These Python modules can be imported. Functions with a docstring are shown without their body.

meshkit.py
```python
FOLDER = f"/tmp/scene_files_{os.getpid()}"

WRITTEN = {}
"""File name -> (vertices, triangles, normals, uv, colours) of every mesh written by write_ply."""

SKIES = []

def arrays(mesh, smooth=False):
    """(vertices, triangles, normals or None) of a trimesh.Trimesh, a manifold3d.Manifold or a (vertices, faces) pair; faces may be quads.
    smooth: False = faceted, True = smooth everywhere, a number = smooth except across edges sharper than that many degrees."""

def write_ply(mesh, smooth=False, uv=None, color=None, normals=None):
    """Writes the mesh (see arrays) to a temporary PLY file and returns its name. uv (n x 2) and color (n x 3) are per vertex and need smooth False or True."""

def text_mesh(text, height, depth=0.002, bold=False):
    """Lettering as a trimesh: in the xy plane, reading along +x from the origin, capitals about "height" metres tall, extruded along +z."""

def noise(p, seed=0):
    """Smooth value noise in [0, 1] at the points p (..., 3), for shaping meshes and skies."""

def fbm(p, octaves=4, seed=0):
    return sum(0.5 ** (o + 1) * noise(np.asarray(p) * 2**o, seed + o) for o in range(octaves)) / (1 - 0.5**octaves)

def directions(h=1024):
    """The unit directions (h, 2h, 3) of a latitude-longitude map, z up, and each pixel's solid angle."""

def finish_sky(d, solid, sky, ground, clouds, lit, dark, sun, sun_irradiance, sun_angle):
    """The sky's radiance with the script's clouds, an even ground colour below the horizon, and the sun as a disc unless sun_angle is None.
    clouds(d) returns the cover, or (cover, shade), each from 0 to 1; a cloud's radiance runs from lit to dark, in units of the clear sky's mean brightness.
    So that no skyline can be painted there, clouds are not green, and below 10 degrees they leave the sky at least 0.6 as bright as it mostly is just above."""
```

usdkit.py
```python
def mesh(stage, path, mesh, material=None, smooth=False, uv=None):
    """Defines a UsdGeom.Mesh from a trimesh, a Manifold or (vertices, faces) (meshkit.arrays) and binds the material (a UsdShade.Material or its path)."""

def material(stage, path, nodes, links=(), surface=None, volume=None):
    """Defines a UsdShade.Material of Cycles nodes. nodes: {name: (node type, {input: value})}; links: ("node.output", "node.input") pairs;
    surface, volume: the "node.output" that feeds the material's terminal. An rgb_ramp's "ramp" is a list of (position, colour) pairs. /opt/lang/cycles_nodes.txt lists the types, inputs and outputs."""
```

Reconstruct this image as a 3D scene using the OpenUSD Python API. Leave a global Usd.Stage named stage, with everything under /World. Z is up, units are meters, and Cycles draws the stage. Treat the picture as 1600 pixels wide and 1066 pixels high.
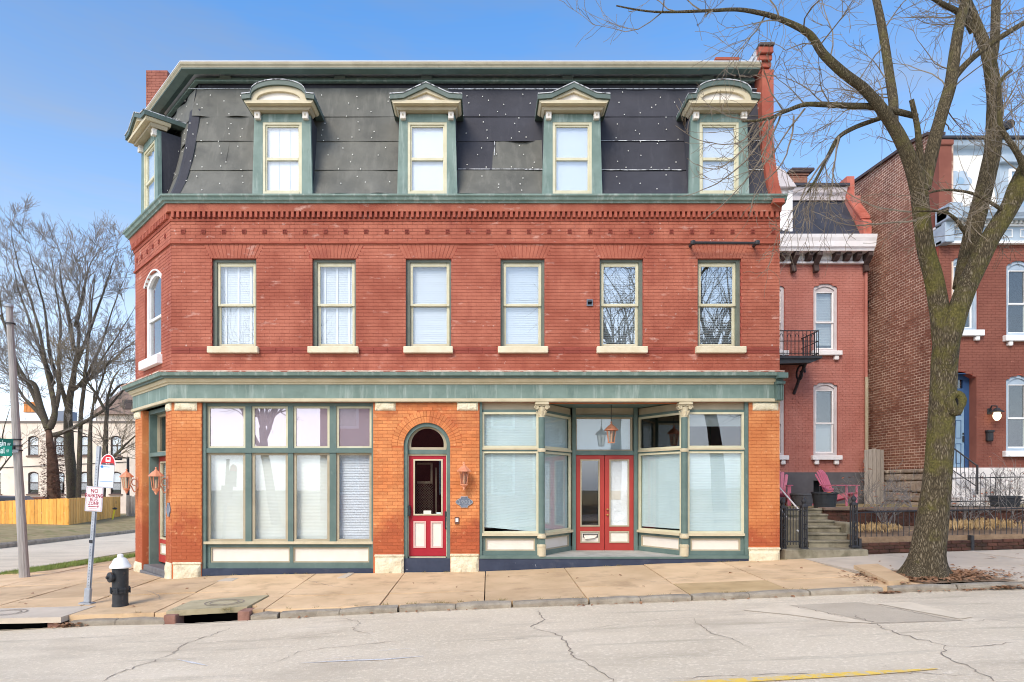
import math, random
import numpy as np
import trimesh
import usdkit, meshkit
from scipy.interpolate import PchipInterpolator
from shapely.geometry import Polygon, LineString, Point, box as sbox
from shapely import affinity
from pxr import Usd, UsdGeom, UsdLux, UsdShade, Gf, Sdf

stage = Usd.Stage.CreateInMemory()
UsdGeom.SetStageUpAxis(stage, 'Z')
UsdGeom.SetStageMetersPerUnit(stage, 1.0)
UsdGeom.Xform.Define(stage, '/World')
UsdGeom.Scope.Define(stage, '/World/Looks')

# ------------------------------------------------------------------ camera, sky, sun
EYE = 1.65
FPX, CX, CY = 1050.0, 760.0, 757.0          # focal length and principal point, in pixels of a 1600 wide frame
cam = UsdGeom.Camera.Define(stage, '/World/camera')
cam.CreateHorizontalApertureAttr(36.0)
cam.CreateFocalLengthAttr(36.0 * FPX / 1600)
cam.CreateHorizontalApertureOffsetAttr((800 - CX) / 1600 * 36)
cam.CreateVerticalApertureOffsetAttr((CY - 533) / 1600 * 36)
cam.CreateClippingRangeAttr(Gf.Vec2f(0.05, 5000))
cam.AddTranslateOp().Set(Gf.Vec3d(0, 0, EYE))
cam.AddRotateXOp().Set(90.0)
EXPOSURE = 0.66
cam.CreateExposureAttr(EXPOSURE)

SUN_DIR = np.array([-0.40, -0.80, 0.80]); SUN_DIR /= np.linalg.norm(SUN_DIR)
SUN_EL = math.asin(SUN_DIR[2]); SUN_ROT = math.atan2(SUN_DIR[0], SUN_DIR[1])
SKY_STRENGTH, SUN_INTENSITY, SUN_ANGLE = 0.135, 0.37, 26.0
sky = UsdLux.DomeLight.Define(stage, '/World/sky')
sky_mat = usdkit.material(stage, '/World/Looks/sky', {
    'tex': ('sky_texture', {'sky_type': 'single_scattering', 'sun_disc': False, 'sun_elevation': SUN_EL, 'sun_rotation': SUN_ROT,
                            'altitude': 100.0, 'air_density': 1.0, 'aerosol_density': 1.3, 'ozone_density': 2.0}),
    'hs': ('hsv', {'hue': .5, 'saturation': 1.28, 'value': 1.55, 'fac': 1.0}),
    'tc': ('texture_coordinate', {}), 'sx': ('separate_xyz', {}), 'hz': ('map_range', {'from_min': .03, 'from_max': .60, 'to_min': .85, 'to_max': 0.0, 'clamp': True}),
    'cm': ('mapping', {'mapping_type': 'point', 'scale': (1.2, 1.2, 5.0)}), 'cn': ('noise_texture', {'scale': 1.6, 'detail': 6.0, 'roughness': .6, 'distortion': .6}), 'cr': ('map_range', {'from_min': .48, 'from_max': .78, 'to_min': 0.0, 'to_max': .4, 'clamp': True}), 'ca': ('math', {'math_type': 'add', 'use_clamp': True}),
    'bw': ('rgb_to_bw', {}), 'wh': ('mix_color', {'blend_type': 'multiply', 'fac': 1.0, 'b': (.98, 1.08, 1.24), 'use_clamp': False}), 'mx': ('mix_color', {'use_clamp': True}),
    'bg': ('background_shader', {'strength': SKY_STRENGTH}),
}, [('tex.color', 'hs.color'), ('hs.color', 'bw.color'), ('bw.val', 'wh.a'), ('tc.generated', 'sx.vector'), ('sx.z', 'hz.value'), ('tc.generated', 'cm.vector'), ('cm.vector', 'cn.vector'), ('cn.fac', 'cr.value'), ('cr.result', 'ca.value1'), ('hz.result', 'ca.value2'), ('ca.value', 'mx.fac'), ('hs.color', 'mx.a'), ('wh.result', 'mx.b'), ('mx.result', 'bg.color')], surface='bg.background')
UsdShade.MaterialBindingAPI.Apply(sky.GetPrim()).Bind(sky_mat)
sky.GetPrim().SetCustomDataByKey('kind', 'structure')
sun = UsdLux.DistantLight.Define(stage, '/World/sun')
sun.CreateNormalizeAttr(True)
sun.CreateIntensityAttr(SUN_INTENSITY)
sun.CreateAngleAttr(SUN_ANGLE)
sun.CreateColorAttr(Gf.Vec3f(1.0, 0.88, 0.70))
q = Gf.Rotation(Gf.Vec3d(0, 0, 1), Gf.Vec3d(*SUN_DIR.tolist()))
sun.AddTransformOp().Set(Gf.Matrix4d().SetRotate(q))

# ------------------------------------------------------------------ helpers
def lin(r, g, b, k=1.0):
    f = lambda c: (c / 255 / 12.92 if c / 255 <= .04045 else ((c / 255 + .055) / 1.055) ** 2.4) * k
    return (f(r), f(g), f(b))

_used = {}
def numbered(parent, name):
    k = parent + '/' + name
    n = _used.get(k, 0); _used[k] = n + 1
    return k if n == 0 else f'{k}_{n:03d}'

class Node:
    def __init__(s, path, o): s.path, s.o = path, np.asarray(o, float)
    @property
    def prim(s): return stage.GetPrimAtPath(s.path)

def setdata(prim, label=None, cat=None, group=None, kind=None):
    for k, v in (('label', label), ('category', cat), ('group', group), ('kind', kind)):
        if v: prim.SetCustomDataByKey(k, v)

def thing(name, label, cat, o=(0, 0, 0), group=None, kind=None):
    p = numbered('/World', name)
    x = UsdGeom.Xform.Define(stage, p)
    x.AddTranslateOp().Set(Gf.Vec3d(*map(float, o)))
    setdata(x.GetPrim(), label, cat, group, kind)
    return Node(p, o)

def part(parent, name, mb, material, label=None, kind=None, smooth=False):
    v, f = mb.arrays() if isinstance(mb, MB) else mb
    if len(f) == 0: raise ValueError('empty ' + name)
    p = numbered(parent.path if parent else '/World', name)
    o = parent.o if parent else np.zeros(3)
    m = usdkit.mesh(stage, p, (v - o, f), material, smooth=smooth)
    setdata(m.GetPrim(), label, kind=kind)
    return Node(p, o)

def single(name, mb, material, label=None, cat=None, group=None, kind=None, smooth=False):
    n = part(None, name, mb, material, smooth=smooth)
    setdata(n.prim, label, cat, group, kind)
    return n

def copy_of(src, name, label, cat, o, rotz=0.0, scale=1.0, group=None):
    p = numbered('/World', name)
    x = UsdGeom.Xform.Define(stage, p)
    x.GetPrim().GetReferences().AddInternalReference(src.path)
    x.ClearXformOpOrder()
    x.AddTranslateOp().Set(Gf.Vec3d(*map(float, o)))
    if rotz: x.AddRotateZOp().Set(float(rotz))
    if scale != 1.0: x.AddScaleOp().Set(Gf.Vec3f(scale, scale, scale))
    x.GetPrim().SetInstanceable(True)
    setdata(x.GetPrim(), label, cat, group)
    return Node(p, o)

class MB:
    """collects boxes, prisms, tubes and patches into one mesh, optionally through a 4x4 transform"""
    def __init__(s, T=None): s.v, s.f, s.n, s.T = [], [], 0, T
    def add(s, v, f):
        v = np.asarray(v, float).reshape(-1, 3); f = np.asarray(f, int)
        if f.shape[1] == 4: f = np.vstack([f[:, [0, 1, 2]], f[:, [0, 2, 3]]])
        if s.T is not None: v = v @ s.T[:3, :3].T + s.T[:3, 3]
        s.v.append(v); s.f.append(f + s.n); s.n += len(v); return s
    def arrays(s):
        if not s.v: return np.zeros((0, 3)), np.zeros((0, 3), int)
        return np.vstack(s.v), np.vstack(s.f)
    def box(s, x0, x1, y0, y1, z0, z1):
        x0, x1 = min(x0, x1), max(x0, x1); y0, y1 = min(y0, y1), max(y0, y1); z0, z1 = min(z0, z1), max(z0, z1)
        v = [(x, y, z) for z in (z0, z1) for y in (y0, y1) for x in (x0, x1)]
        f = [(0, 2, 3, 1), (4, 5, 7, 6), (0, 1, 5, 4), (2, 6, 7, 3), (0, 4, 6, 2), (1, 3, 7, 5)]
        return s.add(v, f)
    def cbox(s, x0, x1, y0, y1, z0, z1, c=0.01):
        """box whose edges are chamfered by c"""
        x0, x1 = min(x0, x1), max(x0, x1); y0, y1 = min(y0, y1), max(y0, y1); z0, z1 = min(z0, z1), max(z0, z1)
        c = min(c, .45 * min(x1 - x0, y1 - y0, z1 - z0))
        P = []
        for ax in range(3):
            for sx in (0, 1):
                for sy in (0, 1):
                    for sz in (0, 1):
                        q = [[x0 + c, x1 - c][sx], [y0 + c, y1 - c][sy], [z0 + c, z1 - c][sz]]
                        q[ax] = [[x0, x1], [y0, y1], [z0, z1]][ax][(sx, sy, sz)[ax]]
                        P.append(q)
        h = trimesh.convex.convex_hull(np.array(P))
        return s.add(h.vertices, h.faces)
    def mesh(s, m): return s.add(m.vertices, m.faces)
    def prism(s, poly, y0, y1):
        """shapely polygon given in (x, z), extruded from y0 to y1"""
        for g in getattr(poly, 'geoms', [poly]):
            if g.is_empty or g.area < 1e-9: continue
            m = trimesh.creation.extrude_polygon(g, abs(y1 - y0), engine='earcut')
            v = np.array(m.vertices)
            s.add(np.c_[v[:, 0], min(y0, y1) + v[:, 2], v[:, 1]], np.array(m.faces)[:, ::-1])
        return s
    def flat(s, poly, zf, thick=0.0, sub=None):
        """shapely polygon in (x, y) laid on the height function zf, with a skirt of the given thickness"""
        for g in getattr(poly, 'geoms', [poly]):
            if g.is_empty or g.area < 1e-7: continue
            if sub: g = g.segmentize(sub)
            v, f = trimesh.creation.triangulate_polygon(g, engine='earcut')
            z = zf(v[:, 0], v[:, 1])
            f = np.array(f)
            a = v[f]; cr = (a[:, 1, 0] - a[:, 0, 0]) * (a[:, 2, 1] - a[:, 0, 1]) - (a[:, 1, 1] - a[:, 0, 1]) * (a[:, 2, 0] - a[:, 0, 0])
            f[cr < 0] = f[cr < 0][:, ::-1]
            s.add(np.c_[v, z], f)
            if thick:
                for ring in (g.exterior, *g.interiors):
                    c = np.array(ring.coords)[:-1]; n = len(c)
                    zz = zf(c[:, 0], c[:, 1])
                    i = np.arange(n); j = (i + 1) % n
                    s.add(np.vstack([np.c_[c, zz], np.c_[c, zz - thick]]), np.c_[i, i + n, j + n, j] if ring.is_ccw else np.c_[j, j + n, i + n, i])
        return s
    def tube(s, pts, radii, sides=6, cap=True, rough=0.0, rng=None):
        p = np.asarray(pts, float); n = len(p)
        r = np.broadcast_to(np.asarray(radii, float), (n,))
        t = np.gradient(p, axis=0); t /= np.linalg.norm(t, axis=1, keepdims=True) + 1e-12
        a = np.zeros_like(p); ref = np.array([1.0, 0, 0]) if abs(t[0, 0]) < .8 else np.array([0, 1.0, 0])
        u = np.cross(t[0], ref); u /= np.linalg.norm(u)
        for i in range(n):
            u = u - t[i] * np.dot(u, t[i]); u /= np.linalg.norm(u) + 1e-12; a[i] = u
        b = np.cross(t, a); ang = np.arange(sides) * 2 * np.pi / sides
        rr = np.repeat(r[:, None], sides, 1)
        if rough and rng is not None: rr = rr * (1 + rough * rng.uniform(-1, 1, rr.shape))
        v = p[:, None] + rr[..., None] * (np.cos(ang)[None, :, None] * a[:, None] + np.sin(ang)[None, :, None] * b[:, None])
        i, j = np.meshgrid(np.arange(n - 1), np.arange(sides), indexing='ij'); k = (j + 1) % sides
        q = np.stack([i * sides + j, i * sides + k, (i + 1) * sides + k, (i + 1) * sides + j], -1).reshape(-1, 4)
        f = np.vstack([q[:, [0, 1, 2]], q[:, [0, 2, 3]]]); v = v.reshape(-1, 3)
        if cap:
            v = np.vstack([v, p[0], p[-1]]); c0, c1 = n * sides, n * sides + 1
            j = np.arange(sides); k = (j + 1) % sides
            f = np.vstack([f, np.c_[np.full(sides, c0), k, j], np.c_[np.full(sides, c1), (n - 1) * sides + j, (n - 1) * sides + k]])
        return s.add(v, f)
    def lathe(s, prof, center, sides=16, a0=0.0):
        """profile [(radius, z)] turned about the vertical through center"""
        prof = np.asarray(prof, float); n = len(prof)
        ang = a0 + np.arange(sides) * 2 * np.pi / sides
        v = np.stack([center[0] + prof[:, :1] * np.cos(ang), center[1] + prof[:, :1] * np.sin(ang), center[2] + np.repeat(prof[:, 1:], sides, 1)], -1).reshape(-1, 3)
        i, j = np.meshgrid(np.arange(n - 1), np.arange(sides), indexing='ij'); k = (j + 1) % sides
        q = np.stack([i * sides + j, i * sides + k, (i + 1) * sides + k, (i + 1) * sides + j], -1).reshape(-1, 4)
        return s.add(v, q)
    def sweep(s, path, prof, closed_prof=True, caps=True):
        """horizontal moulding: path [(x, y)], profile [(out, z)] going round; outward is to the right of the path"""
        path = np.asarray(path, float); prof = np.asarray(prof, float); m = len(prof); n = len(path)
        d = np.diff(path, axis=0); d /= np.linalg.norm(d, axis=1, keepdims=True)
        nr = np.c_[d[:, 1], -d[:, 0]]
        mit = []
        for i in range(n):
            a = nr[max(i - 1, 0)]; b = nr[min(i, n - 2)]
            q = a + b; mit.append(q / (1 + np.dot(a, b)))
        mit = np.array(mit)
        v = np.concatenate([np.c_[path[i] + prof[:, :1] * mit[i], prof[:, 1]] for i in range(n)])
        k = m if closed_prof else m - 1
        i, j = np.meshgrid(np.arange(n - 1), np.arange(k), indexing='ij'); jj = (j + 1) % m
        f = np.stack([i * m + j, (i + 1) * m + j, (i + 1) * m + jj, i * m + jj], -1).reshape(-1, 4)
        # orientation: make it point outward whichever way the profile runs
        area = 0.5 * np.sum(prof[:, 0] * np.roll(prof[:, 1], -1) - np.roll(prof[:, 0], -1) * prof[:, 1])
        if area < 0: f = f[:, ::-1]
        s.add(v, f)
        if caps and closed_prof:
            tv, tf = trimesh.creation.triangulate_polygon(Polygon(prof), engine='earcut')
            for e in (0, n - 1):
                s.add(np.c_[path[e] + tv[:, :1] * mit[e], tv[:, 1]], tf if e == 0 else np.array(tf)[:, ::-1])
        return s

def frameT(o, xdir):
    """local frame: x along xdir (horizontal), y = x turned left (into the building when the facade is seen with x to the right), z up"""
    x = np.array([xdir[0], xdir[1], 0.0]); x /= np.linalg.norm(x)
    T = np.eye(4); T[:3, 0] = x; T[:3, 1] = (-x[1], x[0], 0); T[:3, 3] = o
    return T

def bricks(poly, yf, L=0.205, H=0.0705, joint=0.008, hj=None, depth=0.016, jit=0.003, seed=0, T=None, flemish=0, stop=None):
    """brick boxes covering the polygon (x, z) in running bond, fronts near y = yf; returns list of (x0,x1,z0,z1,y)"""
    rng = np.random.default_rng(seed); hj = joint if hj is None else hj
    x0, z0, x1, z1 = poly.bounds; out = []
    rows = int(math.ceil((z1 - z0) / H))
    for r in range(rows):
        zb = z0 + r * H; zt = min(zb + H - joint, z1)
        if zt - zb < .02: continue
        cut = poly.intersection(LineString([(x0 - 1, (zb + zt) / 2), (x1 + 1, (zb + zt) / 2)]))
        l = L / 2 if flemish and r % flemish == 0 else L
        for g in getattr(cut, 'geoms', [cut]):
            if g.is_empty or g.geom_type != 'LineString': continue
            a, b = g.bounds[0], g.bounds[2]
            k0 = math.floor(a / l) - 1
            x = k0 * l + (r % 2) * l / 2
            while x < b:
                p, q_ = max(x, a), min(x + l - hj, b)
                if q_ - p > .03: out.append((p, q_, zb, zt, yf + rng.uniform(-jit, jit * .4)))
                x += l
    return out

def brick_mb(lst, depth=0.016, T=None):
    a = np.array(lst, float); n = len(a); mb = MB(T)
    x0, x1, z0, z1, y = a.T
    yb = y + depth
    v = np.stack([np.stack(c, -1) for c in ((x0, y, z0), (x1, y, z0), (x1, y, z1), (x0, y, z1), (x0, yb, z0), (x1, yb, z0), (x1, yb, z1), (x0, yb, z1))], 1)
    q = np.array([(0, 1, 2, 3), (1, 5, 6, 2), (4, 0, 3, 7), (3, 2, 6, 7), (4, 5, 1, 0)])
    f = (q[None] + (np.arange(n) * 8)[:, None, None]).reshape(-1, 4)
    return mb.add(v.reshape(-1, 3), f)

# ------------------------------------------------------------------ materials
def M(name, c1, c2=None, scale=3.0, detail=6.0, rough=.75, bump=0.0, bscale=40.0, bdist=.01, island=0.0, stains=(), stretch=(1, 1, 1), metallic=0.0, spec=.4, contrast=(.35, .65), objrand=0.0):
    """procedural paint / brick / stone: two tones mixed by noise, per-piece value changes, stains [(colour, scale, low, high, amount, stretch)] and fine relief"""
    c2 = c2 or c1
    n = {'geo': ('geometry', {}), 'map': ('mapping', {'mapping_type': 'point', 'scale': stretch}),
         'n1': ('noise_texture', {'scale': scale, 'detail': detail, 'roughness': .6}),
         'r1': ('rgb_ramp', {'ramp': [(contrast[0], c1), (contrast[1], c2)]}),
         'p': ('principled_bsdf', {'roughness': rough, 'metallic': metallic, 'specular_ior_level': spec})}
    l = [('geo.position', 'map.vector'), ('map.vector', 'n1.vector'), ('n1.fac', 'r1.fac')]
    cur = 'r1.color'
    if island:
        n['im'] = ('map_range', {'from_min': 0.0, 'from_max': 1.0, 'to_min': 1 - island, 'to_max': 1 + island})
        n['ih'] = ('hsv', {'hue': .5, 'saturation': 1.0, 'fac': 1.0})
        l += [('geo.random_per_island', 'im.value'), ('im.result', 'ih.value'), (cur, 'ih.color')]
        cur = 'ih.color'
    if objrand:
        n['oi'] = ('object_info', {})
        n['om'] = ('map_range', {'from_min': 0.0, 'from_max': 1.0, 'to_min': 1 - objrand, 'to_max': 1 + objrand})
        n['oh'] = ('hsv', {'hue': .5, 'saturation': 1.0, 'fac': 1.0})
        l += [('oi.random', 'om.value'), ('om.result', 'oh.value'), (cur, 'oh.color')]
        cur = 'oh.color'
    for i, st in enumerate(stains):
        col, sc, lo, hi, amt = st[:5]; sx = st[5] if len(st) > 5 else (1, 1, 1); off = 17.3 * (i + 1)
        n[f'sm{i}'] = ('mapping', {'mapping_type': 'point', 'scale': sx, 'location': (off, off * .7, off * .3)})
        n[f'sn{i}'] = ('noise_texture', {'scale': sc, 'detail': 5.0, 'roughness': .62})
        n[f'sr{i}'] = ('map_range', {'from_min': lo, 'from_max': hi, 'to_min': 0.0, 'to_max': amt, 'clamp': True})
        n[f'sx{i}'] = ('mix_color', {'b': col})
        l += [('geo.position', f'sm{i}.vector'), (f'sm{i}.vector', f'sn{i}.vector'), (f'sn{i}.fac', f'sr{i}.value'), (f'sr{i}.result', f'sx{i}.fac'), (cur, f'sx{i}.a')]
        cur = f'sx{i}.result'
    l.append((cur, 'p.base_color'))
    if bump:
        n['bn'] = ('noise_texture', {'scale': bscale, 'detail': 4.0, 'roughness': .6})
        n['b'] = ('bump', {'strength': bump, 'distance': bdist})
        l += [('map.vector', 'bn.vector'), ('bn.fac', 'b.height'), ('b.normal', 'p.normal')]
    return usdkit.material(stage, '/World/Looks/' + name, n, l, surface='p.BSDF')

def pane_mat(name, tint=(.9, .95, .95), gloss=(1, 1, 1), base=.05, rough=.0, waves=0.0, dust=None):
    """window pane: sees through, mirrors more at a slant; base = share mirrored straight on, per face"""
    n = {'t': ('transparent_bsdf', {'color': tint}), 'g': ('glossy_bsdf', {'color': gloss, 'roughness': rough}), 'f': ('layer_weight', {'blend': .5}), 'w': ('math', {'math_type': 'power', 'value2': 4.0}),
         'a': ('map_range', {'from_min': 0.0, 'from_max': 1.0, 'to_min': base, 'to_max': 1.0}), 'm': ('mix_closure', {})}
    l = [('f.facing', 'w.value1'), ('w.value', 'a.value'), ('a.result', 'm.fac'), ('t.BSDF', 'm.closure1'), ('g.BSDF', 'm.closure2')]
    if dust:
        n['d'] = ('diffuse_bsdf', {'color': dust[0]}); n['dm'] = ('mix_closure', {'fac': dust[1]})
        l += [('m.closure', 'dm.closure1'), ('d.BSDF', 'dm.closure2')]
    if waves:
        n['geo'] = ('geometry', {}); n['nz'] = ('noise_texture', {'scale': 2.2, 'detail': 1.0}); n['b'] = ('bump', {'strength': waves, 'distance': .01})
        l += [('geo.position', 'nz.vector'), ('nz.fac', 'b.height'), ('b.normal', 'g.normal')]
    return usdkit.material(stage, '/World/Looks/' + name, n, l, surface='dm.closure' if dust else 'm.closure')

RED = M('red_painted_brick', lin(158, 82, 60), lin(188, 112, 87), scale=1.3, rough=.8, bump=.5, bscale=60, island=.17,
        stains=[(lin(132, 62, 46), 1.7, .54, .72, .55, (2.4, 2.4, .4)), (lin(214, 176, 160), 2.2, .60, .74, .6, (1, 1, 2.5)), (lin(118, 48, 42), 1.1, .60, .75, .5), (lin(224, 205, 195), 9.0, .66, .72, .5)])
RED_TRIM = M('red_brick_trim', lin(150, 74, 56), lin(174, 94, 72), scale=2, rough=.8, bump=.4, bscale=60, island=.1)
DARK_BAND = M('dark_brick_band', lin(132, 60, 46), lin(150, 72, 56), scale=3, rough=.8, bump=.4, island=.12)
MORTAR_RED = M('red_mortar', lin(146, 68, 54), lin(164, 84, 68), scale=8, rough=.9)
MORTAR_ORANGE = M('orange_mortar', lin(172, 92, 52), lin(192, 108, 62), scale=8, rough=.9)
def orange_brick():
    c1, c2 = lin(190, 114, 64), lin(208, 136, 82)
    n = {'geo': ('geometry', {}), 'xyz': ('separate_xyz', {}), 'n1': ('noise_texture', {'scale': 1.6, 'detail': 5.0}), 'r1': ('rgb_ramp', {'ramp': [(.35, c1), (.65, c2)]}),
         'n2': ('noise_texture', {'scale': 1.3, 'detail': 6.0, 'roughness': .65}),
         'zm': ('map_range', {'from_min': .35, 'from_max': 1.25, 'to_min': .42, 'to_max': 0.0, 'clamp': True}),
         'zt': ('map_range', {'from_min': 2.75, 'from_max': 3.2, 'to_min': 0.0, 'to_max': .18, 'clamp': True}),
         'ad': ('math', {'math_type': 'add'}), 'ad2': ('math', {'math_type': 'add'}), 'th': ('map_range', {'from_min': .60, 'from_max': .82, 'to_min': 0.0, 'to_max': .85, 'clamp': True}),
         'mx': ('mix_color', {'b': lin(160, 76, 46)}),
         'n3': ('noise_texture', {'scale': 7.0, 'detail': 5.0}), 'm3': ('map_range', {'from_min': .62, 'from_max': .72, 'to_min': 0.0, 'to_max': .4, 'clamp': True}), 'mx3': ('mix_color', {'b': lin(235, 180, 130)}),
         'im': ('map_range', {'from_min': 0.0, 'from_max': 1.0, 'to_min': .87, 'to_max': 1.13}), 'oi': ('object_info', {}), 'ads': ('math', {'math_type': 'add'}), 'fr': ('math', {'math_type': 'fraction'}),
         'ih': ('hsv', {'hue': .5, 'saturation': 1.0, 'fac': 1.0}),
         'bn': ('noise_texture', {'scale': 60.0, 'detail': 4.0}), 'b': ('bump', {'strength': .5, 'distance': .01}),
         'p': ('principled_bsdf', {'roughness': .8, 'specular_ior_level': .35})}
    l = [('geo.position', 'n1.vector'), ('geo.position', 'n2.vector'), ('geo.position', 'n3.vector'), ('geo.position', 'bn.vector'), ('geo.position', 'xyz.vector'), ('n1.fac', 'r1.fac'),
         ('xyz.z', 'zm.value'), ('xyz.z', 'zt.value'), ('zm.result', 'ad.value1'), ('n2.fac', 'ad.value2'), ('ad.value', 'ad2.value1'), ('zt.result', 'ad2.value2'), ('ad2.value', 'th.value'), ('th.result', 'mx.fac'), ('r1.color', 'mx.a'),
         ('n3.fac', 'm3.value'), ('m3.result', 'mx3.fac'), ('mx.result', 'mx3.a'),
         ('geo.random_per_island', 'ads.value1'), ('oi.random', 'ads.value2'), ('ads.value', 'fr.value1'), ('fr.value', 'im.value'), ('im.result', 'ih.value'), ('mx3.result', 'ih.color'), ('ih.color', 'p.base_color'),
         ('bn.fac', 'b.height'), ('b.normal', 'p.normal')]
    return usdkit.material(stage, '/World/Looks/orange_painted_brick', n, l, surface='p.BSDF')
ORANGE = orange_brick()
GREEN = M('weathered_green_paint', lin(98, 118, 108), lin(116, 136, 126), scale=2.5, rough=.6, bump=.15, bscale=30, stains=[(lin(158, 170, 160), 3.0, .52, .70, .7, (3, 3, .35)), (lin(62, 84, 80), 5.0, .62, .8, .5, (2, 2, .5))])
DKGREEN = M('dark_green_paint', lin(82, 102, 95), lin(96, 115, 107), scale=3, rough=.5, bump=.1, stains=[(lin(120, 134, 124), 6, .62, .75, .4)])
CREAM = M('cream_paint', lin(184, 172, 140), lin(198, 186, 156), scale=3, rough=.6, bump=.1, stains=[(lin(150, 138, 110), 5, .6, .78, .45, (1, 1, 1))])
SASH = M('sash_cream_paint', lin(190, 184, 152), lin(202, 197, 168), scale=4, rough=.5, stains=[(lin(160, 150, 118), 8, .62, .78, .4)])
TAN = M('tan_paint', lin(160, 148, 122), lin(174, 162, 136), scale=3, rough=.6)
OFFWHITE = M('off_white_paint', lin(218, 209, 195), lin(225, 217, 204), scale=3, rough=.55, stains=[(lin(200, 188, 168), 6, .62, .8, .3)])
WHITE = M('white_paint', lin(224, 224, 220), lin(232, 232, 228), scale=3, rough=.5, stains=[(lin(190, 188, 182), 5, .62, .8, .3)])
NAVY = M('navy_plinth_paint', lin(40, 48, 66), lin(52, 60, 78), scale=3, rough=.6, bump=.2, stains=[(lin(180, 182, 186), 8, .68, .72, .7), (lin(90, 92, 98), 3, .58, .75, .5)])
CRIMSON = M('crimson_door_paint', lin(158, 30, 44), lin(168, 38, 50), scale=2, rough=.38)
BRICKDOOR = M('red_door_paint', lin(158, 52, 44), lin(168, 60, 50), scale=2, rough=.4)
STONE = M('limestone', lin(206, 194, 160), lin(222, 212, 184), scale=5, rough=.85, bump=.9, bscale=18, bdist=.03, stains=[(lin(150, 136, 108), 4, .56, .72, .6)])
SILL = M('cream_sill_stone', lin(202, 190, 158), lin(214, 204, 176), scale=4, rough=.75, bump=.2, stains=[(lin(170, 160, 130), 6, .6, .78, .4)])
FLASH = M('weathered_flashing', lin(196, 178, 158), lin(222, 208, 190), scale=6, rough=.7, bump=.4, stains=[(lin(162, 88, 68), 7, .5, .58, .9, (1, 1, 3)), (lin(120, 96, 70), 9, .62, .7, .7)])
FELT_GREY = M('grey_roofing_felt', lin(88, 88, 82), lin(107, 106, 98), scale=1.2, rough=.85, bump=.25, bscale=25, stains=[(lin(128, 126, 117), 2.0, .50, .72, .45, (3, 3, .5)), (lin(58, 58, 58), 1.5, .58, .75, .5)], objrand=.08)
FELT_BLACK = M('black_roofing_felt', lin(50, 50, 56), lin(60, 60, 66), scale=1.2, rough=.8, bump=.25, bscale=25, stains=[(lin(76, 76, 80), 2.2, .56, .76, .5, (3, 3, .5))], objrand=.1)
FELT_EDGE = M('torn_felt_edge', lin(170, 172, 172), lin(205, 206, 206), scale=9, rough=.8, stains=[(lin(60, 60, 64), 12, .5, .6, .9)])
HOODG = M('dark_hood_paint', lin(70, 84, 76), lin(84, 98, 90), scale=3, rough=.55, stains=[(lin(118, 126, 116), 5, .6, .76, .5)])
NAIL = M('nail_cap', lin(228, 226, 214), rough=.5)
GLASS = pane_mat('window_glass', (.97, .985, .985), (1, 1, 1), base=.06)
GLASS_UP = pane_mat('upper_window_glass', (.95, .97, .97), (1, 1, 1), base=.12)
GLASS_PINK = pane_mat('pink_tinted_glass', (.55, .5, .53), (1, .90, .94), base=.25, dust=((.62, .52, .55), .22))
GLASS_DARK = pane_mat('dark_glass', (.75, .75, .75), (1, 1, 1), base=.09)
BLIND = M('white_blind', lin(196, 202, 207), rough=.6)
BLIND_W = M('bright_white_blind', lin(210, 213, 218), rough=.6)
BLIND_GREY = M('grey_window_back', lin(30, 30, 32), rough=.9)
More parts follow.
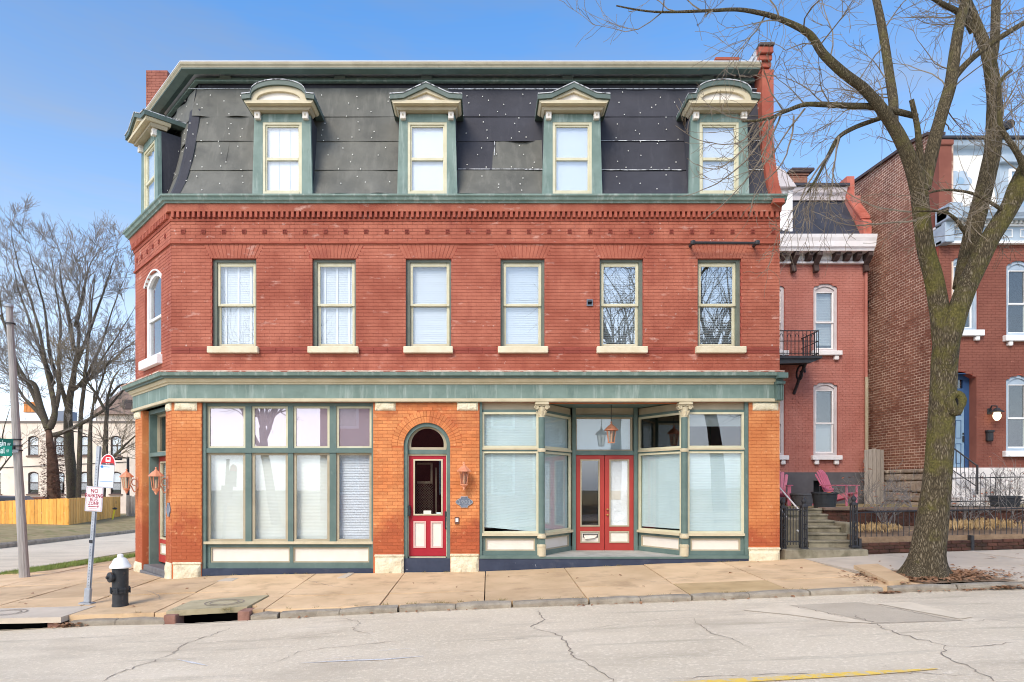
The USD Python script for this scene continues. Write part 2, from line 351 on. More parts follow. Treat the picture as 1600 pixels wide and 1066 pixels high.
SHADE = M('ivory_roller_shade', lin(216, 218, 210), lin(226, 228, 220), scale=.8, rough=.7, stains=[(lin(206, 210, 204), .7, .5, .7, .5, (1, 1, .3))])
FILM = M('pale_blue_window_film', lin(184, 200, 201), lin(196, 211, 211), scale=.8, rough=.6, stains=[(lin(172, 190, 192), .9, .5, .7, .5, (2, 2, .2))])
PAPER = M('wrinkled_paper', lin(226, 226, 226), lin(238, 238, 238), scale=3, rough=.8, bump=.9, bscale=6, bdist=.05)
COPPER = M('copper_lantern', lin(200, 128, 94), lin(216, 150, 114), scale=8, rough=.5, metallic=.15, stains=[(lin(120, 70, 50), 12, .58, .72, .6)])
LGLASS = pane_mat('lantern_glass', (.85, .8, .72), (1, 1, 1), base=.06)
IRON = M('black_iron', lin(30, 30, 32), lin(40, 40, 42), scale=6, rough=.55, spec=.5)
STEEL = M('galvanised_steel', lin(150, 154, 158), lin(172, 176, 180), scale=6, rough=.45, metallic=.4)
BRASS = M('brass', lin(200, 160, 90), rough=.35, metallic=.8)
PLAQUE = M('grey_plaque', lin(96, 104, 116), lin(116, 124, 134), scale=8, rough=.5)
DARKROOM = M('dark_interior', lin(52, 48, 46), rough=.95)
MIRROR_BACK = M('interior_wall', lin(110, 100, 92), rough=.95)

# ground
ROAD = M('bleached_asphalt', lin(198, 183, 157), lin(214, 199, 173), scale=.35, detail=8, rough=.92, bump=.55, bscale=90, bdist=.01,
         stains=[(lin(240, 227, 204), 24, .52, .64, .5), (lin(160, 148, 128), 30, .60, .70, .55), (lin(178, 163, 140), .5, .52, .70, .6, (1, 2.5, 1)), (lin(226, 212, 188), .7, .56, .72, .5, (.6, 2, 1)), (lin(166, 153, 131), 2.2, .56, .70, .6, (.22, 1.6, 1))])
PATCH = M('asphalt_patch', lin(180, 166, 144), lin(196, 182, 158), scale=1, detail=8, rough=.95, bump=.6, bscale=80, stains=[(lin(150, 139, 121), 50, .5, .75, .5)])
CRACK = M('tar_crack', lin(134, 122, 108), lin(154, 141, 126), scale=9, rough=.95)
YELLOW = M('yellow_road_paint', lin(226, 186, 70), lin(232, 196, 92), scale=4, rough=.8, stains=[(lin(196, 184, 164), 14, .50, .60, .85), (lin(196, 184, 164), 2.0, .54, .68, .8)])
WHITEPAINT = M('white_road_paint', lin(206, 204, 200), lin(216, 214, 210), scale=8, rough=.85, stains=[(lin(166, 162, 156), 22, .5, .62, .8)])
TANSLAB = M('tan_concrete_slab', lin(192, 162, 123), lin(210, 180, 141), scale=1.1, detail=7, rough=.9, bump=.35, bscale=60, objrand=.15,
            stains=[(lin(158, 130, 98), 1.8, .52, .70, .65), (lin(120, 98, 74), 16, .68, .74, .6), (lin(222, 190, 150), 30, .55, .75, .35), (lin(140, 116, 90), 45, .64, .76, .5)])
GREYSLAB = M('grey_concrete_slab', lin(184, 170, 150), lin(198, 184, 164), scale=1.1, detail=7, rough=.9, bump=.35, bscale=60, objrand=.06, stains=[(lin(150, 142, 132), 2, .55, .75, .5), (lin(120, 112, 104), 45, .66, .76, .4)])
STAINSLAB = M('stained_tan_slab', lin(176, 148, 104), lin(194, 166, 122), scale=1.5, detail=7, rough=.9, bump=.35, bscale=60, stains=[(lin(140, 122, 82), 2.5, .52, .7, .6)])
MOSSLAB = M('mossy_concrete_slab', lin(160, 148, 116), lin(180, 168, 136), scale=2, detail=7, rough=.92, bump=.5, bscale=50, stains=[(lin(112, 110, 78), 3, .54, .7, .6)])
CURB = M('granite_curb', lin(136, 126, 110), lin(160, 150, 132), scale=5, detail=8, rough=.9, bump=.7, bscale=40, bdist=.02, objrand=.1, stains=[(lin(96, 86, 72), 3, .54, .72, .6), (lin(190, 180, 162), 20, .6, .74, .5)])
JOINT = M('dirt_joint', lin(96, 80, 60), lin(120, 100, 76), scale=12, rough=1)
BLACKHOLE = M('drain_interior', lin(14, 13, 12), rough=1)
DIRT = M('bare_soil', lin(118, 96, 74), lin(146, 122, 96), scale=5, detail=8, rough=1, bump=.8, bscale=30, bdist=.03)
LAWN = M('winter_lawn', lin(140, 124, 84), lin(168, 148, 108), scale=2, detail=8, rough=1, bump=.8, bscale=40, bdist=.03, stains=[(lin(108, 116, 60), 1.2, .52, .7, .7)])
GRASS = M('grass_blades', lin(96, 118, 48), lin(132, 146, 74), scale=3, rough=.8, stains=[(lin(170, 154, 100), 3, .56, .68, .7)])
LEAF = M('dead_leaves', lin(160, 114, 80), lin(194, 150, 112), scale=20, rough=.8, island=.35)
TERRAIN = M('distant_ground', lin(120, 112, 84), lin(140, 132, 100), scale=.05, rough=1)

def fx(px): return (px - CX) / 75.0
def fz(py): return EYE + (CY - py) / 75.0
def X_(px, Y): return (px - CX) * Y / FPX
def Z_(py, Y): return EYE + (CY - py) * Y / FPX

# ------------------------------------------------------------------ ground heights
_k = lambda d: PchipInterpolator(*np.array(d, float).T, extrapolate=True)
_curbroad = _k([(-60, -2.1), (-30, -1.3), (-12, -.70), (-7.3, -.56), (-5.8, -.49), (-4.6, -.465), (-3.65, -.414), (-1.33, -.293), (1.53, -.178), (3.1, -.12), (6.06, .005), (8.1, .07), (14, .30), (30, .95), (60, 2.2)])
_walkfront = _k([(-60, -2.0), (-30, -1.2), (-12, -.52), (-7.3, -.37), (-5.8, -.34), (-4, -.28), (-2.9, -.262), (-1.33, -.195), (1.53, -.098), (3.1, -.045), (6, .075), (8.1, .165), (14, .42), (30, 1.05), (60, 2.3)])
_walkback = _k([(-60, -2.0), (-30, -1.1), (-12, -.52), (-6.57, -.32), (-5.9, -.262), (-2.2, -.19), (0, -.163), (1.6, -.097), (3.24, -.02), (5.5, .06), (6.1, .08), (8, .16), (11.4, .275), (16, .45), (30, 1.0), (60, 2.2)])
_side = _k([(-100, -.6), (5, -.55), (10, -.56), (15, -.62), (25, -.86), (40, -1.02), (60, -1.35), (120, -2.4)])
CURBY = 10.2
def road_z(x, y):
    x, y = np.asarray(x, float), np.asarray(y, float)
    crown = .07 * np.clip(1 - ((y - 5.8) / 4.4) ** 2, 0, 1)
    main = _curbroad(np.clip(x, -60, 60)) + crown
    t = np.clip((y - 9.0) / 6.0, 0, 1) * np.clip((-8.5 - x) / 3.0, 0, 1)
    return main * (1 - t) + _side(y) * t
def walk_z(x, y):
    x, y = np.asarray(x, float), np.asarray(y, float)
    t = np.clip((y - 10.3) / 3.7, 0, 1)
    a = _walkfront(x) * (1 - t) + _walkback(x) * t
    k = np.clip((y - 14.0) / 3.0, 0, 1) * (x < 0)
    side = _side(y) + .14 + .03 * (x + 11.9)
    return a * (1 - k) + side * k
def ground_at(px, py, zf):
    Y = 10.0
    for _ in range(40):
        X = (px - CX) * Y / FPX
        Y = .5 * Y + .5 * FPX * (EYE - float(zf(X, Y))) / (py - CY)
    return (px - CX) * Y / FPX, Y

def grid(x0, x1, y0, y1, nx, ny, zf):
    xs, ys = np.linspace(x0, x1, nx + 1), np.linspace(y0, y1, ny + 1)
    X, Y = np.meshgrid(xs, ys, indexing='ij')
    i, j = np.meshgrid(np.arange(nx), np.arange(ny), indexing='ij'); w = ny + 1
    q = np.stack([i * w + j, (i + 1) * w + j, (i + 1) * w + j + 1, i * w + j + 1], -1).reshape(-1, 4)
    return np.c_[X.ravel(), Y.ravel(), zf(X, Y).ravel()], q

single('ground', MB().add(*grid(-700, 700, -500, 900, 20, 20, lambda x, y: np.full_like(x, -3.2))), TERRAIN, kind='structure')
mb = MB(); mb.add(*grid(-45, 45, 1.2, 10.22, 180, 30, road_z))
road = single('road', mb, ROAD, kind='structure')
mb = MB(); mb.add(*grid(-19.2, -11.9, 10.22, 90, 8, 90, road_z))
single('side_street', mb, ROAD, kind='structure')

def ribbon(pts, w, zf, lift=.005, rng=None):
    p = np.array(pts, float); d = np.gradient(p, axis=0); d /= np.linalg.norm(d, axis=1, keepdims=True) + 1e-9
    nn = np.c_[-d[:, 1], d[:, 0]]
    w = np.broadcast_to(np.asarray(w, float), (len(p),))[:, None] / 2
    a, b = p + nn * w, p - nn * w
    v = np.vstack([np.c_[a, zf(a[:, 0], a[:, 1]) + lift], np.c_[b, zf(b[:, 0], b[:, 1]) + lift]]); n = len(p)
    i = np.arange(n - 1)
    return v, np.c_[i, i + n, i + n + 1, i + 1]

rng = np.random.default_rng(5)
def crack(pix, w=.022):
    g = [ground_at(*p, road_z) for p in pix]; out = []
    for a, b in zip(g[:-1], g[1:]):
        a, b = np.array(a), np.array(b); L = np.linalg.norm(b - a); n = max(3, int(L / .07))
        for k in range(n): out.append(a + (b - a) * k / n + rng.normal(0, .018, 2))
    out.append(np.array(g[-1])); n = len(out)
    return ribbon(out, w * rng.uniform(.25, 1.2, n) * np.minimum(1, .3 + np.minimum(np.arange(n), np.arange(n)[::-1]) / 5), road_z)
for c, w in [(c_, w_ * .62) for c_, w_ in [([(838, 953), (852, 970), (828, 980), (866, 990), (884, 1004), (895, 1025), (925, 1040), (945, 1055), (958, 1066)], .03),
             ([(365, 981), (330, 993), (290, 1006), (268, 1022), (215, 1042), (174, 1056), (160, 1066)], .028),
             ([(640, 1000), (520, 1012), (470, 1018), (430, 1036), (390, 1043)], .016), ([(310, 1005), (400, 1000), (500, 992), (560, 984)], .014),
             ([(535, 966), (562, 972), (550, 984), (580, 992)], .02), ([(720, 1003), (790, 1000), (850, 998)], .016),
             ([(1080, 965), (1098, 980), (1115, 990), (1150, 1001), (1175, 1014)], .018),
             ([(1330, 960), (1400, 990), (1478, 1009), (1470, 1022), (1510, 1040), (1545, 1058), (1560, 1066)], .026), ([(1478, 1010), (1520, 1012), (1558, 1008), (1590, 1003)], .02),
             ([(1340, 941), (1400, 952), (1470, 966), (1510, 972)], .024), ([(1510, 972), (1560, 968), (1600, 975)], .016),
             ([(1230, 946), (1290, 958), (1350, 974), (1420, 973), (1505, 970)], .02), ([(1040, 1062), (1130, 1056), (1240, 1054), (1330, 1054), (1430, 1052), (1520, 1056)], .018),
             ([(900, 986), (980, 974), (1060, 966), (1170, 960)], .012), ([(60, 1000), (150, 996), (260, 990)], .012), ([(180, 1002), (215, 996), (255, 985)], .012)]]:
    part(road, 'crack', MB().add(*crack(c, w)), CRACK)
pp = [ground_at(*p, road_z) for p in [(1235, 946), (1338, 941), (1505, 970), (1375, 975)]]
part(road, 'asphalt_patch', MB().flat(Polygon(pp), lambda x, y: road_z(x, y) + .003, sub=.3), PATCH)
for pl, w in [([(277, 1031), (300, 1036), (325, 1041)], .05), ([(470, 1037), (540, 1033), (600, 1031), (662, 1026)], .045), ([(590, 1018), (640, 1014)], .04), ([(505, 1031), (555, 1026)], .035)]:
    part(road, 'paint_mark', MB().add(*ribbon([ground_at(*p, road_z) for p in pl], [.006] + [w] * (len(pl) - 2) + [.01], road_z, .006)), WHITEPAINT)
for pl in [[(1160, 954), (1230, 947), (1290, 960), (1370, 975), (1310, 972), (1240, 962)], [(1370, 944), (1420, 941), (1520, 965), (1500, 968), (1440, 957)]]:
    part(road, 'faded_paint', MB().flat(Polygon([ground_at(*p, road_z) for p in pl]).buffer(0), lambda x, y: road_z(x, y) + .007, sub=.3), M('faded_road_paint', lin(217, 202, 176), lin(207, 192, 166), scale=6, rough=.9) if 'fp' not in globals() else fp)
    fp = UsdShade.Material.Get(stage, '/World/Looks/faded_road_paint')
part(road, 'centre_line', MB().add(*ribbon([(x, 5.90 + .06 * (x - 1.9)) for x in np.linspace(-3, 4.05, 40)], np.r_[np.full(36, .12), .1, .08, .05, .02], road_z, .008)), YELLOW)

# ------------------------------------------------------------------ curb stones
curb = single('curb', MB().add(*grid(-3.5, 30, 10.24, 10.34, 80, 1, lambda x, y: road_z(x, y) - .03)), JOINT, kind='structure')
def curb_stone(x0, x1, top=.09, y0=10.17, y1=10.36):
    h = []; n = max(2, int((x1 - x0) / .25)); prof = [(y0 + .005, -.15), (y0, top - .035), (y0 + .012, top - .012), (y0 + .04, top), (y1 - .02, top + .002), (y1, top - .02), (y1, -.15)]
    v, m = [], len(prof)
    xs = np.linspace(x0, x1, n + 1)
    for x in xs:
        e = .012 if x in (xs[0], xs[-1]) else 0
        for (y, z) in prof:
            dn = rng.normal(0, .0045, 2)
            v.append((x, y + dn[0] + (e if y < 10.25 else 0), float(_curbroad(x)) + z + (dn[1] if z > 0 else 0) - (e if z > 0 else 0)))
    i, j = np.meshgrid(np.arange(n), np.arange(m - 1), indexing='ij')
    f = np.stack([i * m + j, (i + 1) * m + j, (i + 1) * m + j + 1, i * m + j + 1], -1).reshape(-1, 4)
    q = MB().add(v, f)
    for e in (0, n): q.add([v[e * m + k] for k in range(m)], [(0, k, k + 1) for k in range(1, m - 1)])
    part(curb, 'curb_stone', q, CURB)
CX_ = lambda px: (px - CX) * 10.2 / FPX
for a, b in [(107, 180), (180, 258), (391, 434), (437, 530), (530, 621), (623, 712), (712, 799), (801, 919), (921, 1000), (1000, 1080), (1082, 1170), (1170, 1264), (1266, 1380), (1394, 1494), (1496, 1600), (1602, 1720), (1722, 1850)]:
    curb_stone(CX_(a) + .008, CX_(b) - .004)
for k in range(14): curb_stone(CX_(1850) + .01 + k * 1.6, CX_(1850) + (k + 1) * 1.6 - .01)

# ------------------------------------------------------------------ pavement of separate slabs
A_FAR, A_NEAR, A_RIGHT = (-8.34, 15.96), (-6.56, 14.0), (6.2, 14.0)
foot = Polygon([(-8.34, 60), A_FAR, A_NEAR, (6.2, 14.0), (6.2, 60)])
inlet1 = Polygon([(-8.9, 10.0), (-6.42, 10.0), (-6.42, 11.05), (-8.9, 11.05)])
ix = lambda px, py: ground_at(px, py, walk_z)
inlet2 = Polygon([ix(260, 957), ix(386, 950), ix(420, 931.5), ix(299, 940.5)])
cut2 = inlet2.union(sbox(CX_(262), 10.0, CX_(388), 10.62))
corner = Polygon([(-11.9, 60), (-11.9, 13.4)] + [(-11.9 + 3.2 - 3.2 * math.cos(t), 13.4 - 3.2 * math.sin(t)) for t in np.linspace(0, math.pi / 2, 9)][1:] + [(-8.7, 10.3), (6.9, 10.36), (6.9, 14), (-8.34, 60)])
corner = Polygon([(-10.7, 60), (-10.7, 16.6), (-11.9, 15.6), (-11.9, 13.4)] + [(-8.7 - 3.2 * math.cos(t), 13.5 - 3.2 * math.sin(t)) for t in np.linspace(0, math.pi / 2, 9)][1:] + [(6.62, 10.33), (6.62, 14.02), (6.2, 14.02), (6.2, 60)])
walkreg = corner.difference(foot)
walk = single('sidewalk', MB().flat(walkreg.difference(inlet1).difference(cut2), lambda x, y: walk_z(x, y) - .1, .2, sub=.5), JOINT, kind='structure')
xs = [-11.95, -10.0, -8.42, -6.9, -5.3, -3.55, -1.7, -.02, 1.62, 3.27, 4.9, 6.62]
skew = lambda x, y: x + (y - 14) * .055 * (x + .3) * .2
ys_r, ys_l = [10.33, 11.42, 14.02], [10.3, 12.0, 13.9, 15.9, 17.9, 19.9, 21.9, 24, 27, 30, 34, 38, 44, 52, 60]
def slab(poly, material, name='slab', tilt=None, lift=0.0, thick=.12, gap=.009, parent=walk, zf=walk_z, **kw):
    poly = poly.buffer(-gap, join_style=2)
    for g in getattr(poly, 'geoms', [poly]):
        if g.is_empty or g.area < .02: continue
        c = g.centroid; ax, ay = rng.normal(0, .0035, 2); dz = rng.normal(0, .003)
        f = (lambda x, y, ax=ax, ay=ay, dz=dz, c=c: zf(x, y) + dz + lift + ax * (x - c.x) + ay * (y - c.y) + (0 if tilt is None else tilt(x, y)))
        part(parent, name, MB().flat(g, f, thick, sub=.6), material, **kw)
for i in range(len(xs) - 1):
    Y = ys_r if xs[i] >= -3.6 else ys_l
    for j in range(len(Y) - 1):
        if Y[j] > 16 and xs[i] > -8.5: continue
        a, b = xs[i] , xs[i + 1]
        pl = Polygon([(skew(a, Y[j]), Y[j]), (skew(b, Y[j]), Y[j]), (skew(b, Y[j + 1]), Y[j + 1]), (skew(a, Y[j + 1]), Y[j + 1])])
        pl = pl.intersection(walkreg).difference(inlet1.buffer(.01)).difference(cut2.buffer(.01))
        if pl.is_empty: continue
        slab(pl, TANSLAB if not (i == 9 and j == 0) else STAINSLAB)
for pl in ([(205, 921), (228, 924), (247, 930), (251, 939)], [(470, 905), (520, 917), (560, 921)], [(985, 905), (1030, 911), (1075, 908)], [(60, 905), (120, 909), (165, 903)]):
    g = [np.array(ground_at(*p, walk_z)) for p in pl]; o_ = []
    for a, b in zip(g[:-1], g[1:]):
        n = max(3, int(np.linalg.norm(b - a) / .06)); o_ += [a + (b - a) * k / n + rng.normal(0, .01, 2) for k in range(n)]
    part(walk, 'crack', MB().add(*ribbon(o_, .012 * rng.uniform(.3, 1.2, len(o_)), walk_z, .013)), CRACK)
# drain inlets: a stone lid over a dark opening
def inlet(lid, lift, label, x0, x1, material):
    t = thing('storm_drain', label, 'storm drain', (lid.centroid.x, 10.2, float(_curbroad(lid.centroid.x))))
    c = lid.centroid
    part(t, 'lid', MB().flat(lid, lambda x, y: walk_z(x, y) + lift, .085, sub=.3), material)
    zr = lambda x: float(_curbroad(x))
    b = MB()
    v = []
    for x in (x0, x1): v += [(x, 10.13, zr(x) + .004), (x, 10.8, zr(x) - .3), (x, 10.8, zr(x) + .06)]
    b.add(v, [(0, 3, 4), (0, 4, 1), (1, 4, 5), (1, 5, 2), (0, 1, 2), (3, 5, 4)])
    part(t, 'opening', b, BLACKHOLE)
    for s_, xx in ((1, x0), (-1, x1)):
        z = zr(xx)
        part(t, 'side_block', MB().cbox(xx - (.02 if s_ > 0 else .16), xx + (.16 if s_ > 0 else .02), 10.19, 10.5, z - .1, z + .135, .01), M('drain_brick', lin(128, 92, 78), lin(150, 112, 96), scale=8, rough=.9, bump=.4) if not stage.GetPrimAtPath('/World/Looks/drain_brick') else UsdShade.Material.Get(stage, '/World/Looks/drain_brick'))
    ring = MB()
    cx, cy = c.x + .05, c.y + .03
    for r in (.30, .22):
        pts = [(cx + r * math.cos(a), cy + r * .9 * math.sin(a)) for a in np.linspace(0, 2 * math.pi, 33)]
        ring.add(*ribbon(pts, .022, lambda x, y: walk_z(x, y) + lift, .004))
    part(t, 'cover_ring', ring, CRACK)
    return t
inlet(inlet1.difference(Polygon([(-9.5, 9.9), (-5, 9.9), (-5, 10.14), (-9.5, 10.14)])), 0.0, 'concrete storm drain at the left edge of the photo, left of the bus stop pole', -8.8, -6.5, GREYSLAB)
inlet(inlet2, .02, 'mossy concrete storm drain in the kerb right of the hydrant', inlet2.bounds[0] + .02, CX_(388), MOSSLAB)
# right: grey pavement, tree pit, verge
walk2 = single('right_pavement', MB().flat(sbox(6.63, 10.37, 34, 14.3), lambda x, y: walk_z(x, y) - .05, .2, sub=1.0), JOINT, kind='structure')
for k in range(14):
    slab(sbox(6.63 + k * 1.75, 11.95, 6.63 + (k + 1) * 1.75, 14.28), GREYSLAB, parent=walk2)
tilt = Polygon([ix(1333, 889), ix(1372, 887), ix(1421, 911), ix(1388, 915)])
slab(tilt, TANSLAB, 'lifted_slab', tilt=lambda x, y: .07 + 0 * x, parent=walk2, thick=.09, label='lifted tan slab broken by the tree roots')
slab(Polygon([(6.63, 10.37), (6.9, 10.37), (6.75, 11.9), (6.63, 11.9)]), TANSLAB, parent=walk2, lift=-.01)
slab(Polygon([(8.25, 10.42), (9.9, 10.42), (9.4, 11.9), (8.0, 11.9)]), GREYSLAB, parent=walk2)
pit = Polygon([(6.8, 10.4), (8.2, 10.4), (8.0, 11.9), (6.7, 11.9)])
single('tree_pit', MB().flat(pit, lambda x, y: walk_z(x, y) - .01 + .06 * np.exp(-((x - 7.25) ** 2 + (y - 11.05) ** 2) / .35), sub=.12), DIRT, kind='structure')
single('verge', MB().flat(sbox(9.5, 10.4, 34, 11.93), lambda x, y: walk_z(x, y) - .012, sub=.5), LAWN, kind='structure')
# left: verge along the side street, far kerb, lawn up to the fence
single('side_verge', MB().flat(Polygon([(-11.86, 15.7), (-10.72, 16.7), (-10.72, 60), (-11.86, 60)]), lambda x, y: walk_z(x, y) - .01, .1, sub=.8), LAWN, kind='structure')
single('side_kerb', MB().flat(sbox(-12.0, 15.0, -11.86, 60), lambda x, y: _side(y) + .12, .3, sub=1.0).flat(sbox(-19.35, 15.0, -19.15, 90), lambda x, y: _side(y) + .14, .3, sub=1.0), CURB, kind='structure')
lot_z = lambda x, y: _side(y) + .13 + np.clip((-19.3 - x) * .03, 0, .35) + np.clip((y - 42) * .02, 0, .3)
single('far_lot', MB().flat(sbox(-90, 15, -19.3, 90), lot_z, sub=3.0), LAWN, kind='structure')
def blades(region, n, zf, h, seed, lean=.5):
    r = np.random.default_rng(seed); x0, y0, x1, y1 = region.bounds
    P = np.c_[r.uniform(x0, x1, n), r.uniform(y0, y1, n)]
    z = zf(P[:, 0], P[:, 1]); a = r.uniform(0, 6.28, n); hh = h * r.uniform(.4, 1.1, n); w = .006
    base = np.c_[P, z - .01]; d = np.c_[np.cos(a), np.sin(a), 0 * a]; tip = base + np.c_[lean * hh * np.cos(a + 1.3), lean * hh * np.sin(a + 1.3), hh]
    v = np.stack([base - d * w, base + d * w, tip], 1).reshape(-1, 3)
    return MB().add(v, np.arange(3 * n).reshape(-1, 3))
single('grass', blades(sbox(-11.8, 15.9, -10.9, 34), 26000, lambda x, y: walk_z(x, y), .085, 3), GRASS, 'short green grass strip between pavement and side street', 'grass', kind='stuff')
wp = []; rw = np.random.default_rng(8)
for i in range(70):
    xx = rw.uniform(-6, 6.2); wp.append((xx, 13.99 - abs(rw.normal(0, .02)))) if rw.random() < .4 else wp.append((xx, 10.34 + abs(rw.normal(0, .015))))
wm = MB()
for (xx, yy) in wp: wm.add(*blades(sbox(xx - .05, yy - .012, xx + .05, yy + .012), 12, lambda x, y: walk_z(x, y), .05, int(rw.integers(1e6)), 1.2).arrays())
single('joint_weeds', wm, M('dry_weeds', lin(126, 118, 66), lin(150, 132, 90), scale=4, rough=.9), 'tiny dry weeds along the pavement joints and building foot', 'weeds', kind='stuff')
single('verge_grass', blades(sbox(9.6, 10.45, 13, 11.9), 6000, lambda x, y: walk_z(x, y), .05, 4), M('dry_grass', lin(128, 118, 66), lin(160, 140, 92), scale=4, rough=.9), 'thin dry grass on the verge at the right edge', 'grass', kind='stuff')

# ------------------------------------------------------------------ the corner building
W = thing('brick_building', 'three storey red brick corner shop building with black felt mansard roof and dormers', 'building', (-.2, 14, -.1))
XL, XR = -6.56, 6.11
FARC, NEARC = np.array([-8.34, 15.96]), np.array([-6.56, 14.0])
CH = NEARC - FARC; LCH = float(np.linalg.norm(CH)); CH = CH / LCH
CT = frameT((NEARC[0], NEARC[1], 0), CH)          # chamfer: local x from -LCH to 0, y into the building
OUT = [(-8.34, 30), tuple(FARC), tuple(NEARC), (XR, 14.0), (XR, 30)]
OUT_F = [(-8.34, 30), tuple(FARC), tuple(NEARC), (XR, 14.0)]
def P(mb, px0, px1, py0, py1, y0, y1, c=0.0):
    """box given by facade pixels and depths from the facade plane (negative = proud)"""
    a = (fx(px0), fx(px1), 14 + y0, 14 + y1, fz(py0), fz(py1))
    return mb.cbox(*a, c) if c else mb.box(*a)
Z_TOP, Z_MID = 7.47, fz(584)
ZB = -.75
win_px = [(331, 400.5), (488, 556), (634, 705), (782, 851), (937, 1005), (1090, 1158)]
WTOP, WBOT = fz(404), fz(541.5)
wins = [sbox(fx(a), WBOT, fx(b), WTOP) for a, b in win_px]
arch_c, arch_r, arch_z = fx(667), .485, fz(697)
door_hole = sbox(arch_c - arch_r, ZB, arch_c + arch_r, arch_z).union(Point(arch_c, arch_z).buffer(arch_r, 32).intersection(sbox(-50, arch_z - .001, 50, 50)))
shop1 = sbox(fx(315), ZB, fx(583), fz(629)); shop2 = sbox(fx(749), ZB, fx(1170), fz(629))
upper = sbox(XL, fz(600), XR, Z_TOP); lower = sbox(XL + .005, ZB, XR, fz(600))
for w_ in wins: upper = upper.difference(w_)
lower = lower.difference(door_hole).difference(shop1).difference(shop2)
wall = part(W, 'wall', MB().prism(upper, 14.007, 14.27), MORTAR_RED)
part(W, 'pier_wall', MB().prism(lower, 14.007, 14.27), MORTAR_ORANGE)
for bb in ((-8.33, -8.05, 16.1, 29.7, ZB, Z_TOP), (5.86, 6.105, 14.28, 29.7, ZB, Z_TOP + 3), (-8.33, 6.1, 29.7, 30, ZB, Z_TOP + 3)): part(W, 'side_wall', MB().box(*bb), RED_TRIM)
inside = Polygon([(-6.35, 14.3), (5.85, 14.3), (5.85, 29.7), (-8.0, 29.7), (-8.0, 16.12)])
flatz = lambda z: (lambda x, y: np.full_like(x, z))
for z_s in (3.75, 7.35): part(W, 'floor_slab', MB().flat(inside, flatz(z_s), .15), DARKROOM)
part(W, 'floor_slab', MB().box(-5.8, 5.85, 15.5, 29.7, -.1, .05), DARKROOM)
part(W, 'inner_wall', MB().box(-7.9, 5.85, 17.5, 17.6, ZB, 10.2), DARKROOM)
# bricks: second storey, joined; those of the ground floor piers singly as far as 300 go
skip_band = sbox(XL, fz(552), XR, fz(543))
jack = [Polygon([(fx(a) - .02, WTOP), (fx(b) + .02, WTOP), (fx(b) + .17, fz(381.5)), (fx(a) - .17, fz(381.5))]) for a, b in win_px]
field = upper.intersection(sbox(XL, fz(584), XR, fz(381))).difference(skip_band)
for j in jack: field = field.difference(j)
part(wall, 'brickwork', brick_mb(bricks(field, 14.0, hj=.003, joint=.009, seed=1) + bricks(upper.intersection(sbox(XL, fz(378), XR, fz(346))), 13.985, hj=.004, seed=2), .03), RED, kind='stuff')
for k, (a, b) in enumerate(zip([XL] + [fx(p[1]) + .07 for p in win_px], [fx(p[0]) - .07 for p in win_px] + [XR])):
    for r_ in range(2):
        z0 = fz(552) + r_ * .061
        nb = max(1, int(round((b - a) / .31)))
        for i in range(nb):
            xa = a + (b - a) * i / nb; part(wall, 'band_brick', MB().cbox(xa + .004, a + (b - a) * (i + 1) / nb - .004, 13.994, 14.02, z0, z0 + .055, .004), DARK_BAND)
for j in jack:
    (xa, za), (xb, _), (xc, zc), (xd, _) = list(j.exterior.coords)[:4]
    if za > zc: raise ValueError
    lo, hi, tl, th = xa, xb, xd, xc
    n = 14; q = MB()
    for i in range(n):
        s0, s1 = i / n + .004, (i + 1) / n - .004
        q.prism(Polygon([(lo + (hi - lo) * s0, za + .003), (lo + (hi - lo) * s1, za + .003), (tl + (th - tl) * s1, zc), (tl + (th - tl) * s0, zc)]), 13.997 + .002 * (i % 2), 14.02)
    part(wall, 'flat_arch', q, RED)
# chamfer wall
ch_u = sbox(-LCH, fz(600), 0, Z_TOP)
cw0, cw1 = -1.86, -.69
czb, czs, czt = 3.72 + .68, 6.0, 6.28
cz_b = EYE + (757 - 560) * 14.93 / FPX; cz_t = EYE + (757 - 424) * 14.93 / FPX
arc = lambda x0, x1, zb, zs, zt, n=14: Polygon([(x0, zb), (x1, zb)] + [(x1 + (x0 - x1) * t, zs + (zt - zs) * (1 - (2 * t - 1) ** 2)) for t in np.linspace(0, 1, n)])
ch_win = arc(cw0, cw1, cz_b, cz_t - .2, cz_t)
ch_l = sbox(-LCH, ZB, 0, fz(600)).difference(sbox(-2.1, ZB, -.36, fz(629)))
part(W, 'corner_wall', MB(CT).prism(ch_u.difference(ch_win), .007, .27), MORTAR_RED)
part(W, 'corner_pier_wall', MB(CT).prism(ch_l, .007, .27), MORTAR_ORANGE)
part(W, 'brickwork', brick_mb(bricks(ch_u.difference(ch_win).intersection(sbox(-LCH + .01, fz(584), -.01, fz(381))), 0, hj=.003, joint=.009, seed=3) + bricks(sbox(-LCH, fz(378), 0, fz(346)), -.015, hj=.004, seed=4), .03, T=CT), RED, kind='stuff')
# belt ledges, brick cornice, dentils, rosettes, gutter
def band(name, py0, py1, out0, out1, m, path=OUT_F, **kw):
    z0, z1 = fz(py1), fz(py0)
    return part(W, name, MB().sweep(path, [(-.02, z0), (out0, z0), (out1, z1), (-.02, z1)]), m, **kw)
band('ledge', 378.6, 381.2, .035, .04, RED_TRIM)
band('ledge', 343.5, 346.5, .03, .05, RED_TRIM)
band('plain_course', 333, 343.5, .02, .02, RED)
band('brick_cornice', 322, 333, .09, .12, RED)
for k in range(int((XR - XL) / .108)):
    x = XL + .03 + k * .108; part(W, 'dentil', MB().cbox(x, x + .058, 13.905, 13.985, fz(342.0), fz(333.2), .004), RED_TRIM)
for k in range(int(LCH / .108)):
    x = -LCH + .03 + k * .108; part(W, 'dentil', MB(CT).cbox(x, x + .058, -.095, -.015, fz(342.0), fz(333.2), .004), RED_TRIM)
